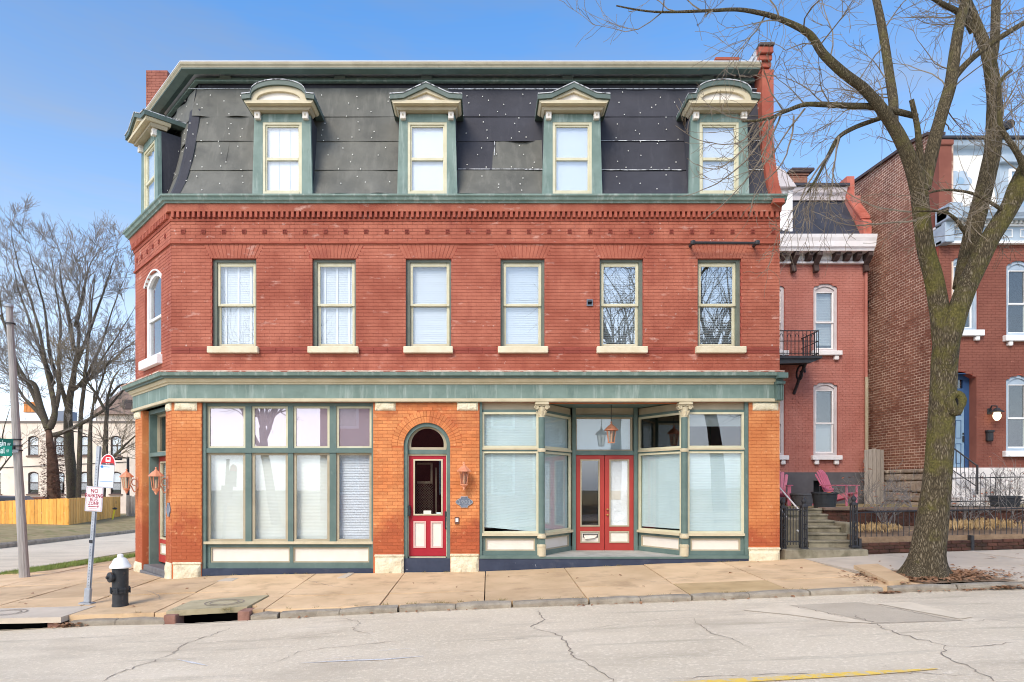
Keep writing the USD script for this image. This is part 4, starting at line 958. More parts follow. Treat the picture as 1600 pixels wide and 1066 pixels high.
rest = near[300 - 2 * nring:] + far_
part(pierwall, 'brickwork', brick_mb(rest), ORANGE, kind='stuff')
for row, (ra, rb_) in enumerate(((arch_r + .002, .61), (.618, ring_o - .004))):
    for i in range(nring):
        a0, a1 = math.pi * (i + .05) / nring, math.pi * (i + .95) / nring
        pl = Polygon([(arch_c + rr * math.cos(a), arch_z + rr * math.sin(a)) for rr, a in ((ra, a0), (rb_, a0), (rb_, a1), (ra, a1))])
        part(pierwall, 'arch_brick', MB().prism(pl, 13.995 + r.uniform(-.002, .002), 14.02), ORANGE)
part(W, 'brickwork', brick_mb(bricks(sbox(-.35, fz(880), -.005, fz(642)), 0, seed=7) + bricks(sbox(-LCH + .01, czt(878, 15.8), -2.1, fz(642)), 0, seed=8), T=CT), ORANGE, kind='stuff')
# returns (door reveals of brick)
part(W, 'brick_return', MB(CT).box(-2.1, -2.085, .0, .14, -.3, fz(629)).box(-.375, -.36, .0, .14, -.3, fz(629)), ORANGE)

def pleats(T, x0, x1, z0, z1, y, zl=None, amp=.0016, pitch=.034, seed=0):
    """a pleated shade hanging at depth y; zl = height of its lower edge at the left end when it sags"""
    n = max(4, int((z1 - z0) / pitch)); zl = z0 if zl is None else zl; k = 9; rg = np.random.default_rng(seed)
    xs = np.linspace(x0, x1, k); ph = rg.uniform(0, 6); v = []
    for i in range(2 * n + 1):
        t = i / (2 * n)
        for x in xs:
            s_ = (x - x0) / (x1 - x0); zb = zl + (z0 - zl) * s_
            v.append((x, y + (amp if i % 2 else -amp) + .007 * math.sin(3.2 * s_ + ph + 1.7 * t) * (1 - t * .5), z1 + (zb - z1) * t))
    i, j = np.meshgrid(np.arange(2 * n), np.arange(k - 1), indexing='ij')
    return MB(T).add(v, np.stack([i * k + j, (i + 1) * k + j, (i + 1) * k + j + 1, i * k + j + 1], -1).reshape(-1, 4))

# ------------------------------------------------------------------ left shop window: four lights over panels
shopf = MB()
Yd = .10
def F(mb, a, b, c, d, y0=0.0, y1=.1): return mb.box(fx(a), fx(b), 14 + Yd + y0, 14 + Yd + y1, fz(c), fz(d))
for a, b in ((315, 320), (580, 583.5)): F(shopf, a, b, 629, 889, -.06, .14)
F(shopf, 320, 580, 629, 634, -.02, .14)
for a, b in ((381, 390.5), (448, 456), (513.5, 523.5)): F(shopf, a, b, 634, 847, -.015, .10)
F(shopf, 320, 580, 700, 707.5, -.04, .12)
F(shopf, 320, 580, 850.5, 856, 0, .12); F(shopf, 320, 580, 880, 889, -.005, .12)
for a, b in ((320, 325.5), (450.5, 455.5), (580 - 4.5, 580)): F(shopf, a, b, 856, 880, 0, .12)
sw1 = part(W, 'shop_window', shopf, DKGREEN)
part(sw1, 'sill', F(MB(), 317, 582, 846.6, 850.6, -.07, .12), CREAM)
lights = [(320.3, 381), (390.5, 448), (456, 513.5), (523.5, 580)]
for k, (a, b) in enumerate(lights):
    for (c, d, up) in ((634, 700, 1), (707.5, 846.6, 0)):
        q = MB(); w = 4.0 if up else 4.4
        F(q, a, a + w, c, d, .02, .07); F(q, b - w, b, c, d, .02, .07); F(q, a + w, b - w, c, c + w * .8, .02, .07); F(q, a + w, b - w, d - w * .8, d, .02, .07)
        part(sw1, 'glazing_bead', q, TAN if not up else SASH)
        part(sw1, 'pane', F(MB(), a + 3, b - 3, c + 2.5, d - 2.5, .045, .05), GLASS_PINK if up else GLASS)
        if not up:
            if k < 3:
                part(sw1, 'pleated_shade', pleats(None, fx(a + 1), fx(b - 1), fz(d - (0 if k != 1 else 3)), fz(c), 14.27, None, .0014, .03, k), SHADE)
            else:
                q = MB(); n = 34; z0 = fz(c); 
                for i in range(n):
                    z = z0 - .04 - i * (z0 - fz(d)) / n
                    q.add([(fx(a), 14.268, z), (fx(b), 14.268, z), (fx(b), 14.25, z - .060), (fx(a), 14.25, z - .060)], [(0, 1, 2, 3)])
                F(q, a, b, c, c + 4, .13, .2)
                part(sw1, 'blind', q, BLIND_W, label='slatted white blind in the right hand light')
for a, b in ((325.5, 450.5), (455.5, 575.5)):
    q = MB(); F(q, a, a + 2, 856, 880, .02, .06); F(q, b - 2, b, 856, 880, .02, .06); F(q, a + 2, b - 2, 856, 858, .02, .06); F(q, a + 2, b - 2, 878, 880, .02, .06)
    part(sw1, 'panel_bead', q, TAN)
    part(sw1, 'panel', F(MB(), a + 1, b - 1, 857, 879, .05, .08), OFFWHITE)
part(sw1, 'back', F(MB(), 316, 583, 629, 705, .8, .82), DARKROOM)
part(W, 'plinth', MB().box(fx(314.5), fx(584), 14.02, 14.2, -.8, fz(889)), NAVY)

# ------------------------------------------------------------------ arched front door
yd = .16
dr = MB()
o_ = door_hole.intersection(sbox(-50, fz(873), 50, 50))
inn = affinity.scale(Point(0, 0).buffer(1, 32), arch_r - .075, arch_r - .075); inn = affinity.translate(inn, arch_c, arch_z).intersection(sbox(-50, arch_z - .001, 50, 50)).union(sbox(arch_c - arch_r + .075, -2, arch_c + arch_r - .075, arch_z))
part_frame = part(W, 'door_frame', MB().prism(o_.difference(inn), 14.04, 14.26).box(arch_c - .41, arch_c + .41, 14.12, 14.25, fz(709), fz(702.5)), DKGREEN)
fan_o = affinity.translate(Point(0, 0).buffer(.405, 32), arch_c, arch_z + .02).intersection(sbox(-50, fz(702.5), 50, 50)); fan_i = affinity.translate(Point(0, 0).buffer(.345, 32), arch_c, arch_z + .03).intersection(sbox(-50, fz(698.5), 50, 50))
part(part_frame, 'fanlight_frame', MB().prism(fan_o.difference(fan_i), 14.13, 14.18), TAN)
part(part_frame, 'fanlight', MB().prism(fan_i, 14.15, 14.154), GLASS_DARK)
part(part_frame, 'door_bead', MB().box(arch_c - .41, arch_c + .41, 14.145, 14.2, fz(711.5), fz(709)).box(arch_c - .41, arch_c - .39, 14.145, 14.2, fz(871), fz(711.5)).box(arch_c + .39, arch_c + .41, 14.145, 14.2, fz(871), fz(711.5)).box(arch_c - .39, arch_c + .39, 14.14, 14.2, fz(873), fz(871)), CREAM)
def G(mb, a, b, c, d, y0, y1): return mb.box(fx(a), fx(b), 14 + y0, 14 + y1, fz(c), fz(d))
q = MB()
dx0, dx1 = 637.8, 697.6
G(q, dx0, 644.5, 711, 870, .17, .22); G(q, 691, dx1, 711, 870, .17, .22); G(q, 644.5, 691, 711, 717, .17, .22); G(q, 644.5, 691, 806, 815, .17, .22); G(q, 644.5, 691, 857.5, 870, .17, .22); G(q, 664.5, 672, 815, 857.5, .17, .22)
fd = part(W, 'front_door', q, CRIMSON)
q = MB(); G(q, 644.5, 647, 717, 806, .155, .2); G(q, 688.5, 691, 717, 806, .155, .2); G(q, 647, 688.5, 717, 719.5, .155, .2); G(q, 647, 688.5, 803.8, 806, .155, .2)
part(fd, 'glass_bead', q, CREAM)
part(fd, 'pane', G(MB(), 646, 689.5, 718.5, 805, .19, .194), GLASS_DARK)
for a, b in ((644.5, 664.5), (672, 691)):
    q = MB(); G(q, a, a + 2.6, 815, 857.5, .16, .21); G(q, b - 2.6, b, 815, 857.5, .16, .21); G(q, a + 2.6, b - 2.6, 815, 817.6, .16, .21); G(q, a + 2.6, b - 2.6, 855, 857.5, .16, .21)
    part(fd, 'panel_bead', q, M('rose_bead', lin(206, 168, 158), rough=.5) if not stage.GetPrimAtPath('/World/Looks/rose_bead') else UsdShade.Material.Get(stage, '/World/Looks/rose_bead'))
    part(fd, 'panel', G(MB(), a + 2, b - 2, 816.5, 856, .185, .2), OFFWHITE)
q = MB()
gz0, gz1 = fz(804), fz(757); gx0, gx1 = fx(647), fx(674)
for s_ in (-1, 1):
    for i in range(-14, 16):
        xa = gx0 + i * .055; ln = LineString([(xa, gz0), (xa + s_ * (gz1 - gz0), gz1)]).intersection(sbox(gx0, gz0, gx1, gz1))
        if ln.is_empty or ln.length < .02: continue
        c = np.array(ln.coords); q.tube(np.c_[c[:, 0], [14.42 + .01 * s_] * 2, c[:, 1]], .006, 4, cap=False)
part(fd, 'folding_grille', q, M('grille_metal', lin(150, 140, 120), rough=.5, metallic=.4))
q = MB(); G(q, 648, 671, 722, 725, .45, .5); G(q, 648, 671, 752, 756, .45, .5); G(q, 670, 673, 722, 756, .45, .5); G(q, 677, 680, 730, 804, .5, .52)
part(fd, 'inner_screen', q, TAN)
part(fd, 'notice', G(MB(), 660.5, 672.5, 798.5, 804, .182, .186), OFFWHITE)
part(fd, 'sticker', G(MB(), 681, 688, 801, 804.4, .182, .186), FILM)
q = MB(); q.cbox(fx(694.2), fx(697), 14.12, 14.17, fz(808), fz(799.5), .006); q.tube([(fx(695.6), 14.16, fz(812)), (fx(695.6), 14.09, fz(813)), (fx(695.6), 14.085, fz(825)), (fx(695.6), 14.15, fz(827))], .012, 6); q.cbox(fx(694.6), fx(696.8), 14.13, 14.17, fz(812), fz(809), .004)
part(fd, 'handle', q, IRON)
part(fd, 'post_box', MB().cbox(fx(635.5), fx(640.5), 14.06, 14.17, fz(807), fz(790.5), .012), IRON)
part(W, 'door_step', MB().box(fx(631.2), fx(703.5), 14.03, 14.3, -.8, fz(873)), NAVY)
part(walk, 'pavement_flap', MB().flat(Polygon([ix(338, 909), ix(352, 904.5), ix(373, 904), ix(362, 909)]), lambda x, y: walk_z(x, y) + .012, .02), GREYSLAB)
part(walk, 'pavement_flap', MB().flat(Polygon([ix(527, 904), ix(544, 896), ix(553, 896), ix(540, 904)]), lambda x, y: walk_z(x, y) + .012, .02), GREYSLAB)

# ------------------------------------------------------------------ right shop front with recessed entrance
RD = 1.2
YB = 14 + RD
bx = lambda px: (px - CX) * YB / FPX
bz = lambda py: EYE + (CY - py) * YB / FPX
CEIL, FLOOR = fz(628.2), fz(869)
H = lambda mb, a, b, c, d, y0, y1: mb.box(fx(a), fx(b), 14 + y0, 14 + y1, fz(c), fz(d))
fr2 = part(W, 'shop_front', H(MB(), 749.5, 753.2, 629, 869, .02, .24), DKGREEN)
part(fr2, 'end_post', H(MB(), 1164.5, 1170.5, 629, 869, .02, .24), DKGREEN)
def bay(T, x0, x1, film_gap=0.0, half=False, tilt=0.0, label=None, lean=0.0):
    """one glazed bay in its own plane: soffit board, transom light, main light, sill, panel"""
    f = fz
    B = lambda mb, a, b, c, d, y0, y1: mb.box(a, b, y0, y1, f(c), f(d))
    L = x1 - x0; e = .045
    q = MB(T); B(q, x0, x1, 639.5, 643.5, .03, .13); B(q, x0, x1, 699.8, 704.8, .02, .13) 
    B(q, x0, x1, 861.5, 869, .02, .13); B(q, x0, x1, 837.8, 842, .04, .13); B(q, x0, x0 + .07, 842, 861.5, .04, .13); B(q, x1 - .07, x1, 842, 861.5, .04, .13)
    B(q, x0, x0 + .012, 639.5, 869, .05, .128); B(q, x1 - .012, x1, 639.5, 869, .05, .128)
    w = part(fr2, 'bay', q, DKGREEN, label=label)
    part(w, 'soffit_board', B(MB(T), x0, x1, 628.5, 639.5, .05, .1), TAN)
    part(w, 'transom_bar', B(MB(T), x0, x1, 699.5, 702.6, .0, .06), CREAM)
    part(w, 'sill', B(MB(T), x0 - .0, x1 + .0, 833.8, 837.8, -.03, .13), CREAM)
    for (c, d, up) in ((643.5, 699.5, 1), (704.8, 833.8, 0)):
        g = MB(T); B(g, x0, x0 + e, c, d, .03, .09); B(g, x1 - e, x1, c, d, .03, .09); B(g, x0 + e, x1 - e, c, c + 3.2, .03, .09); B(g, x0 + e, x1 - e, d - 3.2, d, .03, .09)
        part(w, 'glazing_bead', g, SASH)
        part(w, 'pane', B(MB(T), x0 + e - .01, x1 - e + .01, c + 2.6, d - 2.6, .06, .064), GLASS if not (up and half) else GLASS_DARK)
        if up and half is True: part(w, 'window_film', B(MB(T), x0 + e, x1 - e, c + 2, c + 22, .10, .103), FILM)
        elif up and half == 'open': pass
        else:
            z0, z1 = f(d - 2) , f(c + 2)
            if not up: z0 += film_gap
            zl, zr = z0 + (lean if not up else 0), z0
            part(w, 'pleated_shade', pleats(T, x0 + e * .7, x1 - e * .7, zr, z1 - (.02 if not up else 0), .115, zl, seed=int(x1 * 10) + up), FILM)
    g = MB(T); a, b = x0 + .07, x1 - .07
    B(g, a, a + .03, 842, 861.5, .05, .1); B(g, b - .03, b, 842, 861.5, .05, .1); B(g, a + .03, b - .03, 842, 844, .05, .1); B(g, a + .03, b - .03, 859.5, 861.5, .05, .1)
    part(w, 'panel_bead', g, TAN)
    part(w, 'panel', B(MB(T), a + .02, b - .02, 843, 860.5, .08, .1), OFFWHITE)
    return w
FT = frameT((0, 14.04, 0), (1, 0))
bay(FT, fx(753.2), fx(841.8), film_gap=.0, lean=.10, label='bay with a sagging blue film')
bay(FT, fx(1075.6), fx(1164.5), half=True, label='bay with a half covered transom')
sl0, sl1 = np.array([fx(852), 14.1]), np.array([bx(894.5), YB])
sr0, sr1 = np.array([bx(995.5), YB]), np.array([fx(1065), 14.1])
LT = frameT((sl0[0], sl0[1], 0), sl1 - sl0); RT = frameT((sr0[0], sr0[1], 0), sr1 - sr0)
bay(LT, 0.0, float(np.linalg.norm(sl1 - sl0)), label='left splayed bay of the entrance')
bay(RT, 0.0, float(np.linalg.norm(sr1 - sr0)), film_gap=.05, half='open', label='right splayed bay of the entrance')
Hb = lambda mb, a, b, c, d, y0, y1: mb.box(bx(a), bx(b), YB + y0, YB + y1, bz(c), bz(d))
q = MB(); Hb(q, 894, 899.6, 636, 863, -.03, .12); Hb(q, 990.3, 996, 636, 863, -.03, .12); Hb(q, 899.6, 990.3, 704.5, 711, -.01, .12); Hb(q, 899.6, 990.3, 648.5, 652, -.01, .12); Hb(q, 899.6, 990.3, 861.5, 866, -.01, .12)
ef = part(fr2, 'entrance_frame', q, DKGREEN)
part(ef, 'soffit_board', Hb(MB(), 899.6, 990.3, 632, 648.5, .04, .1), TAN)
q = MB(); Hb(q, 899.6, 901.6, 652, 704.5, .03, .08); Hb(q, 985.5, 988.5, 652, 704.5, .03, .08); Hb(q, 901.6, 985.5, 652, 654.5, .03, .08); Hb(q, 901.6, 985.5, 702.5, 704.5, .03, .08)
part(ef, 'glazing_bead', q, TAN)
part(ef, 'pane', Hb(MB(), 900.5, 986.5, 653.5, 703.5, .05, .054), GLASS)
part(ef, 'window_film', Hb(MB(), 900, 989, 652, 704, .10, .103), M('grey_blue_film', lin(168, 186, 192), lin(182, 198, 204), scale=.9, rough=.6))
def leaf(a, b, glazed):
    q = MB(); st = 7.0
    Hb(q, a, a + st, 711.3, 861, .02, .07); Hb(q, b - st, b, 711.3, 861, .02, .07); Hb(q, a + st, b - st, 711.3, 718, .02, .07); Hb(q, a + st, b - st, 823, 830, .02, .07); Hb(q, a + st, b - st, 848.5, 861, .02, .07)
    d = part(ef, 'door_leaf', q, BRICKDOOR, label='door leaf with bare glass and letter slot' if glazed else 'door leaf papered over inside')
    q = MB(); A, Bq = a + st, b - st
    Hb(q, A, A + 2, 718, 823, .005, .05); Hb(q, Bq - 2, Bq, 718, 823, .005, .05); Hb(q, A + 2, Bq - 2, 718, 720, .005, .05); Hb(q, A + 2, Bq - 2, 821, 823, .005, .05)
    part(d, 'glass_bead', q, TAN)
    part(d, 'pane', Hb(MB(), A + 1, Bq - 1, 719, 822, .04, .044), GLASS_DARK if glazed else GLASS)
    if not glazed:
        part(d, 'paper', Hb(MB(), A + 1, Bq - 1, 719, 822, .06, .062), PAPER)
        part(d, 'notice', Hb(MB(), A + 1, A + 18, 767, 781, .052, .055), OFFWHITE)
    q = MB(); Hb(q, A, A + 2, 830, 848.5, .008, .05); Hb(q, Bq - 2, Bq, 830, 848.5, .008, .05); Hb(q, A + 2, Bq - 2, 830, 832, .008, .05); Hb(q, A + 2, Bq - 2, 846.5, 848.5, .008, .05)
    part(d, 'panel_bead', q, TAN)
    part(d, 'panel', Hb(MB(), A + 1, Bq - 1, 831, 847.5, .035, .05), OFFWHITE)
    if glazed:
        q = MB(); Hb(q, A + 4.5, Bq - 3, 834.5, 835.5, .02, .04); Hb(q, A + 4.5, Bq - 3, 839, 840, .02, .04); Hb(q, A + 4.5, A + 5.5, 835.5, 839, .02, .04); Hb(q, Bq - 4, Bq - 3, 835.5, 839, .02, .04)
        part(d, 'letter_slot', q, IRON)
        part(d, 'paper_in_slot', MB().add([(bx(A + 6), YB + .03, bz(838)), (bx(Bq - 4), YB + .03, bz(837)), (bx(Bq - 8), YB - .02, bz(840.5)), (bx(A + 7), YB - .03, bz(842.5))], [(0, 1, 2, 3)]), OFFWHITE)
    return d
leaf(899.8, 944.3, True); r_leaf = leaf(945.3, 990.2, False)
q = MB()
for py in (796, 804.5): q.lathe([(.0, -.02), (.022, -.012), (.026, 0), (.022, .012), (0, .02)], (bx(949), YB - .01, bz(py)), 10)
part(r_leaf, 'knob', q, BRASS)
part(fr2, 'interior_glow_wall', MB().box(bx(900), bx(946), YB + 1.2, YB + 1.22, FLOOR, CEIL), M('warm_interior_wall', lin(150, 100, 62), lin(120, 76, 50), scale=1.5, rough=.9))
part(fr2, 'entrance_ceiling', MB().box(fx(840), fx(1078), 14.03, YB + .1, CEIL + .012, CEIL + .05), DKGREEN)
part(fr2, 'entrance_floor', MB().box(fx(749.5), fx(1170.5), 14.005, YB + .1, FLOOR - .1, FLOOR), M('threshold_stone', lin(150, 150, 142), lin(176, 174, 164), scale=4, rough=.8))
part(fr2, 'plinth', MB().box(fx(748.6), fx(1170.5), 14.0, 14.2, -.7, FLOOR - .055), NAVY)
part(fr2, 'base_rail', MB().box(fx(749), fx(847), 13.985, 14.06, FLOOR - .055, FLOOR + .012).box(fx(1070), fx(1170.5), 13.985, 14.06, FLOOR - .055, FLOOR + .012).box(fx(847), fx(1070), 13.985, 14.06, FLOOR - .055, FLOOR - .012), DKGREEN)
part(fr2, 'plinth_strip', MB().sweep([(fx(750), 13.98), (fx(1075), 13.98)], [(-.02, -.3), (.03, -.3), (.03, -.29), (-.02, -.29)]), GREYSLAB)
def column(px):
    x = fx(px); y = 14.04
    q = MB(); zb, zt = fz(835), fz(652)
    q.lathe([(.072, zb), (.068, zb + .02), (.066, zt - .02), (.06, zt)], (x, y, 0), 20)
    c = part(fr2, 'column', q, DKGREEN)
    q = MB(); 
    for py in (703, ): q.lathe([(.066, fz(706.5)), (.085, fz(706)), (.09, fz(703.5)), (.085, fz(701)), (.066, fz(700.5))], (x, y, 0), 20)
    part(c, 'ring', q, CREAM)
    q = MB(); q.lathe([(.07, fz(842)), (.095, fz(841)), (.095, fz(838)), (.08, fz(836)), (.08, fz(834.5)), (.07, fz(834))], (x, y, 0), 20)
    part(c, 'base_ring', q, CREAM)
    part(c, 'pedestal', MB().box(x - .07, x + .07, y - .05, y + .08, fz(851), fz(842)), DKGREEN)
    part(c, 'foot', MB().lathe([(.0, fz(869.5)), (.092, fz(869.5)), (.092, fz(856)), (.098, fz(855)), (.098, fz(852)), (.08, fz(850.5)), (0, fz(850.4))], (x, y + .01, 0), 20), CREAM)
    q = MB(); z0 = fz(652)
    q.lathe([(.062, z0), (.075, z0 + .01), (.066, z0 + .03), (.07, z0 + .1), (.085, z0 + .17), (.1, z0 + .21)], (x, y, 0), 16)
    for k in range(8):
        a = k * math.pi / 4; q.tube([(x + .066 * math.cos(a), y + .066 * math.sin(a), z0 + .04), (x + .085 * math.cos(a), y + .085 * math.sin(a), z0 + .11), (x + .115 * math.cos(a), y + .115 * math.sin(a), z0 + .135)], [.016, .018, .008], 5)
    for s_ in (-1, 1):
        t = np.linspace(0, 3.4 * math.pi, 26); rr = .058 * np.exp(-t * .16)
        q.tube(np.c_[x + s_ * (.105) + s_ * rr * np.cos(t) * .9, np.full(26, y - .085), z0 + .195 + rr * np.sin(t)], .0125, 5)
        q.tube(np.c_[x + s_ * (.105) + s_ * rr * np.cos(t) * .9, np.full(26, y + .05), z0 + .195 + rr * np.sin(t)], .0125, 5)
    q.tube([(x - .09, y - .085, z0 + .25), (x, y - .085, z0 + .225), (x + .09, y - .085, z0 + .25)], .013, 5)
    q.cbox(x - .145, x + .145, y - .13, y + .1, z0 + .255, z0 + .30, .01); q.cbox(x - .125, x + .125, y - .11, y + .1, z0 + .30, z0 + .325, .008)
    part(c, 'capital', q, CREAM)
for px in (846.6, 1070.2): column(px)

# ------------------------------------------------------------------ corner entrance
zc2 = lambda py: EYE + (CY - py) * 15.2 / FPX
q = MB(CT)
q.box(-2.085, -1.98, .14, .40, -.2, fz(629)).box(-.48, -.375, .14, .40, -.2, fz(629)).box(-1.98, -.48, .14, .42, zc2(713), zc2(707)).box(-1.98, -.48, .14, .42, fz(636), fz(629))
cd = part(W, 'corner_entrance', q, DKGREEN)
part(cd, 'transom_bead', MB(CT).box(-1.98, -1.93, .30, .38, zc2(707), fz(636)).box(-.53, -.48, .30, .38, zc2(707), fz(636)).box(-1.93, -.53, .30, .38, zc2(707), zc2(704.5)).box(-1.93, -.53, .30, .38, fz(640), fz(636)), TAN)
part(cd, 'transom_pane', MB(CT).box(-1.94, -.52, .34, .344, zc2(705), fz(639)), GLASS_DARK)
for k, (a, b) in enumerate(((-1.98, -1.235), (-1.225, -.48))):
    zb, zt = zc2(881), zc2(713); za, zg = zc2(851), zc2(844)
    q = MB(CT); q.box(a, a + .13, .33, .38, zb, zt).box(b - .13, b, .33, .38, zb, zt).box(a + .13, b - .13, .33, .38, zt - .11, zt).box(a + .13, b - .13, .33, .38, za, zg).box(a + .13, b - .13, .33, .38, zb, zb + .18)
    d = part(cd, 'door_leaf', q, BRICKDOOR)
    A, B_ = a + .13, b - .13
    part(d, 'glass_bead', MB(CT).box(A, A + .035, .315, .36, zg, zt - .11).box(B_ - .035, B_, .315, .36, zg, zt - .11).box(A + .035, B_ - .035, .315, .36, zg, zg + .035).box(A + .035, B_ - .035, .315, .36, zt - .145, zt - .11), CREAM)
    part(d, 'pane', MB(CT).box(A + .02, B_ - .02, .35, .354, zg + .02, zt - .13), GLASS)
    sl = MB(CT)
    for i in range(36):
        z = zt - .14 - i * .047
        if z < zg + .08: break
        sl.add([(A, .415, z), (B_, .415, z), (B_, .40, z - .048), (A, .40, z - .048)], [(0, 1, 2, 3)])
    part(d, 'blind', sl, BLIND)
    part(d, 'panel', MB(CT).box(A, B_, .34, .36, zb + .18, za), OFFWHITE)
    part(d, 'panel_bead', MB(CT).box(A, A + .03, .32, .36, zb + .18, za).box(B_ - .03, B_, .32, .36, zb + .18, za).box(A + .03, B_ - .03, .32, .36, zb + .18, zb + .21).box(A + .03, B_ - .03, .32, .36, za - .03, za), TAN)
part(cd, 'threshold', MB(CT).cbox(-2.08, -.38, .02, .5, -.75, zc2(886) + .02, .02), M('grey_step_stone', lin(92, 90, 90), lin(112, 110, 108), scale=5, rough=.8))
part(cd, 'lower_step', MB(CT).cbox(-2.08, -.38, -.06, .03, -.75, zc2(893), .02), M('grey_step_stone', lin(92, 90, 90), lin(112, 110, 108), scale=5, rough=.8) if not stage.GetPrimAtPath('/World/Looks/grey_step_stone') else UsdShade.Material.Get(stage, '/World/Looks/grey_step_stone'))
part(cd, 'entrance_back', MB(CT).box(-2.1, -.3, .6, .62, -.5, fz(629)), DARKROOM)
part(cd, 'entrance_ceiling', MB(CT).box(-2.09, -.37, .01, .6, fz(629), fz(629) + .03), DKGREEN)

# ------------------------------------------------------------------ lamps, plaques and small things on the walls
def lantern(o, label, group, wall_dir=None, hang=None, name='wall_lantern'):
    """four sided copper lantern; o = centre of the glass; built round its own origin"""
    t = thing(name, label, 'lantern', o, group=group)
    x, y, z = o; r2 = math.sqrt(2)
    part(t, 'roof', MB().lathe([(.155, z + .115), (.155, z + .13), (.12, z + .165), (.07, z + .215), (.035, z + .235), (.03, z + .255), (0, z + .26)], o[:2] + (0,), 8, math.pi / 8), COPPER)
    part(t, 'finial', MB().lathe([(.02, z + .255), (.012, z + .275), (.022, z + .29), (.016, z + .305), (0, z + .315)], o[:2] + (0,), 10), COPPER)
    fr = MB()
    for k in range(6):
        a = math.pi / 6 + k * math.pi / 3; c, s_ = math.cos(a), math.sin(a)
        fr.tube([(x + .068 * c, y + .068 * s_, z - .145), (x + .105 * c, y + .105 * s_, z + .12)], .007, 5)
    fr.lathe([(.0, z - .16), (.075, z - .16), (.078, z - .145), (.068, z - .14), (0, z - .14)], o[:2] + (0,), 12)
    part(t, 'cage', fr, COPPER)
    part(t, 'glass', MB().lathe([(.064, z - .14), (.1, z + .115)], o[:2] + (0,), 6, math.pi / 6), LGLASS)
    part(t, 'lamp_holder', MB().lathe([(.0, z - .14), (.016, z - .13), (.016, z - .03), (.012, z + .03), (0, z + .06)], o[:2] + (0,), 8), M('candle_tube', lin(226, 214, 190), rough=.6) if not stage.GetPrimAtPath('/World/Looks/candle_tube') else UsdShade.Material.Get(stage, '/World/Looks/candle_tube'))
    if hang is None: part(t, 'base', MB().lathe([(.07, z - .16), (.05, z - .19), (.03, z - .2), (.035, z - .215), (.02, z - .235), (.024, z - .25), (0, z - .27)], o[:2] + (0,), 12), COPPER)
    else: part(t, 'chain', MB().tube([(x, y, z + .31), (x, y, hang)], .008, 5), IRON)
    if wall_dir is not None:
        d = np.array([wall_dir[0], wall_dir[1], 0.0]); d /= np.linalg.norm(d); L = math.hypot(*wall_dir)
        c0 = np.array(o); q = MB()
        tt = np.linspace(0, 1, 22)
        u = .02 + (L - .04) * tt; v = -.20 + .10 * np.sin(tt * math.pi * 2.0) + .10 * tt
        q.tube(c0 + u[:, None] * d + np.c_[0 * v, 0 * v, v], .012, 6)
        th = np.linspace(0, 1.6 * math.pi, 16); cc = c0 + d * (L - .085) + np.array([0, 0, .0])
        q.tube(cc + (.055 * np.cos(th))[:, None] * d + np.c_[0 * th, 0 * th, .075 * np.sin(th)], .011, 6)
        n = np.array([-d[1], d[0], 0]); e = c0 + d * L
        cc = [e + n * a - d * b + np.array([0, 0, h]) for a in (-.045, .045) for b in (0, .025) for h in (-.15, .12)]
        hl = trimesh.convex.convex_hull(np.array(cc)); q.mesh(hl)
        part(t, 'bracket', q, COPPER)
    return t
cpt = lambda u, out, z: tuple((CT @ np.array([u, -out, z, 1.0]))[:3])
zl = EYE + (757 - 757) * 0 + .055
l1 = cpt(-.18, .25, 1.70); l2 = cpt(-2.40, .25, 1.70)
dvec = lambda p, q_: (q_[0] - p[0], q_[1] - p[1])
lantern(l1, 'copper wall lantern on the near brick pier of the corner entrance', 'lanterns at the corner entrance', dvec(l1, cpt(-.18, 0, 0)))
lantern(l2, 'copper wall lantern on the far pier of the corner entrance, leftmost lantern', 'lanterns at the corner entrance', dvec(l2, cpt(-2.40, 0, 0)))
lantern((fx(725.5), 13.82, fz(746)), 'copper wall lantern right of the arched red front door', None, (0, .18))
lantern((bx(949) - .02, 14.62, EYE + (CY - 681) * 14.62 / FPX), 'copper lantern hanging on a rod over the recessed double doors', None, hang=CEIL + .012, name='hanging_lantern')
def plaque(T, o, w, h, label, digits):
    c = (T @ np.array([*o, 1.0]))[:3]
    t = thing('number_plaque', label, 'plaque', c)
    th = np.linspace(0, 2 * math.pi, 48, endpoint=False)
    k = 1 + .06 * np.cos(4 * th)
    pl = Polygon(np.c_[o[0] + w / 2 * k * np.cos(th), o[2] + h / 2 * k * np.sin(th)])
    pl = pl.union(sbox(o[0] - w * .2, o[2] - h * .56, o[0] + w * .2, o[2] + h * .56).buffer(.008))
    part(t, 'plate', MB(T).prism(pl, o[1] - .018, o[1]), PLAQUE)
    part(t, 'rim', MB(T).prism(pl.difference(pl.buffer(-.012)), o[1] - .026, o[1] - .018), STEEL)
    if digits:
        m = meshkit.text_mesh(digits, h * .42, .008); b = m.bounds; v = np.array(m.vertices); s_ = (o[0] - (b[0, 0] + b[1, 0]) / 2, o[2] - (b[0, 1] + b[1, 1]) / 2)
        part(t, 'digits', MB(T).add(np.c_[v[:, 0] + s_[0], o[1] - .018 - v[:, 2], v[:, 1] + s_[1]], m.faces), STEEL)
    return t
plaque(IDT, (fx(725.5), -.004, fz(784.5)), .34, .19, 'grey metal oval number plaque below the lantern right of the front door', '1901')
plaque(CT, (-.14, -.004, 1.12), .2, .24, 'small grey oval plaque on the corner pier left of the big shop window', None)
t = thing('door_buzzer', 'small brown door buzzer on the orange brick right of the front door', 'door buzzer', (fx(714), 14, fz(813)))
part(t, 'case', MB().cbox(fx(710.5), fx(717.5), 13.965, 14.0, fz(819), fz(808), .008), M('brown_plastic', lin(104, 70, 56), rough=.5)); part(t, 'button', MB().cbox(fx(712), fx(716.2), 13.955, 13.968, fz(815.5), fz(810), .004), WHITE)
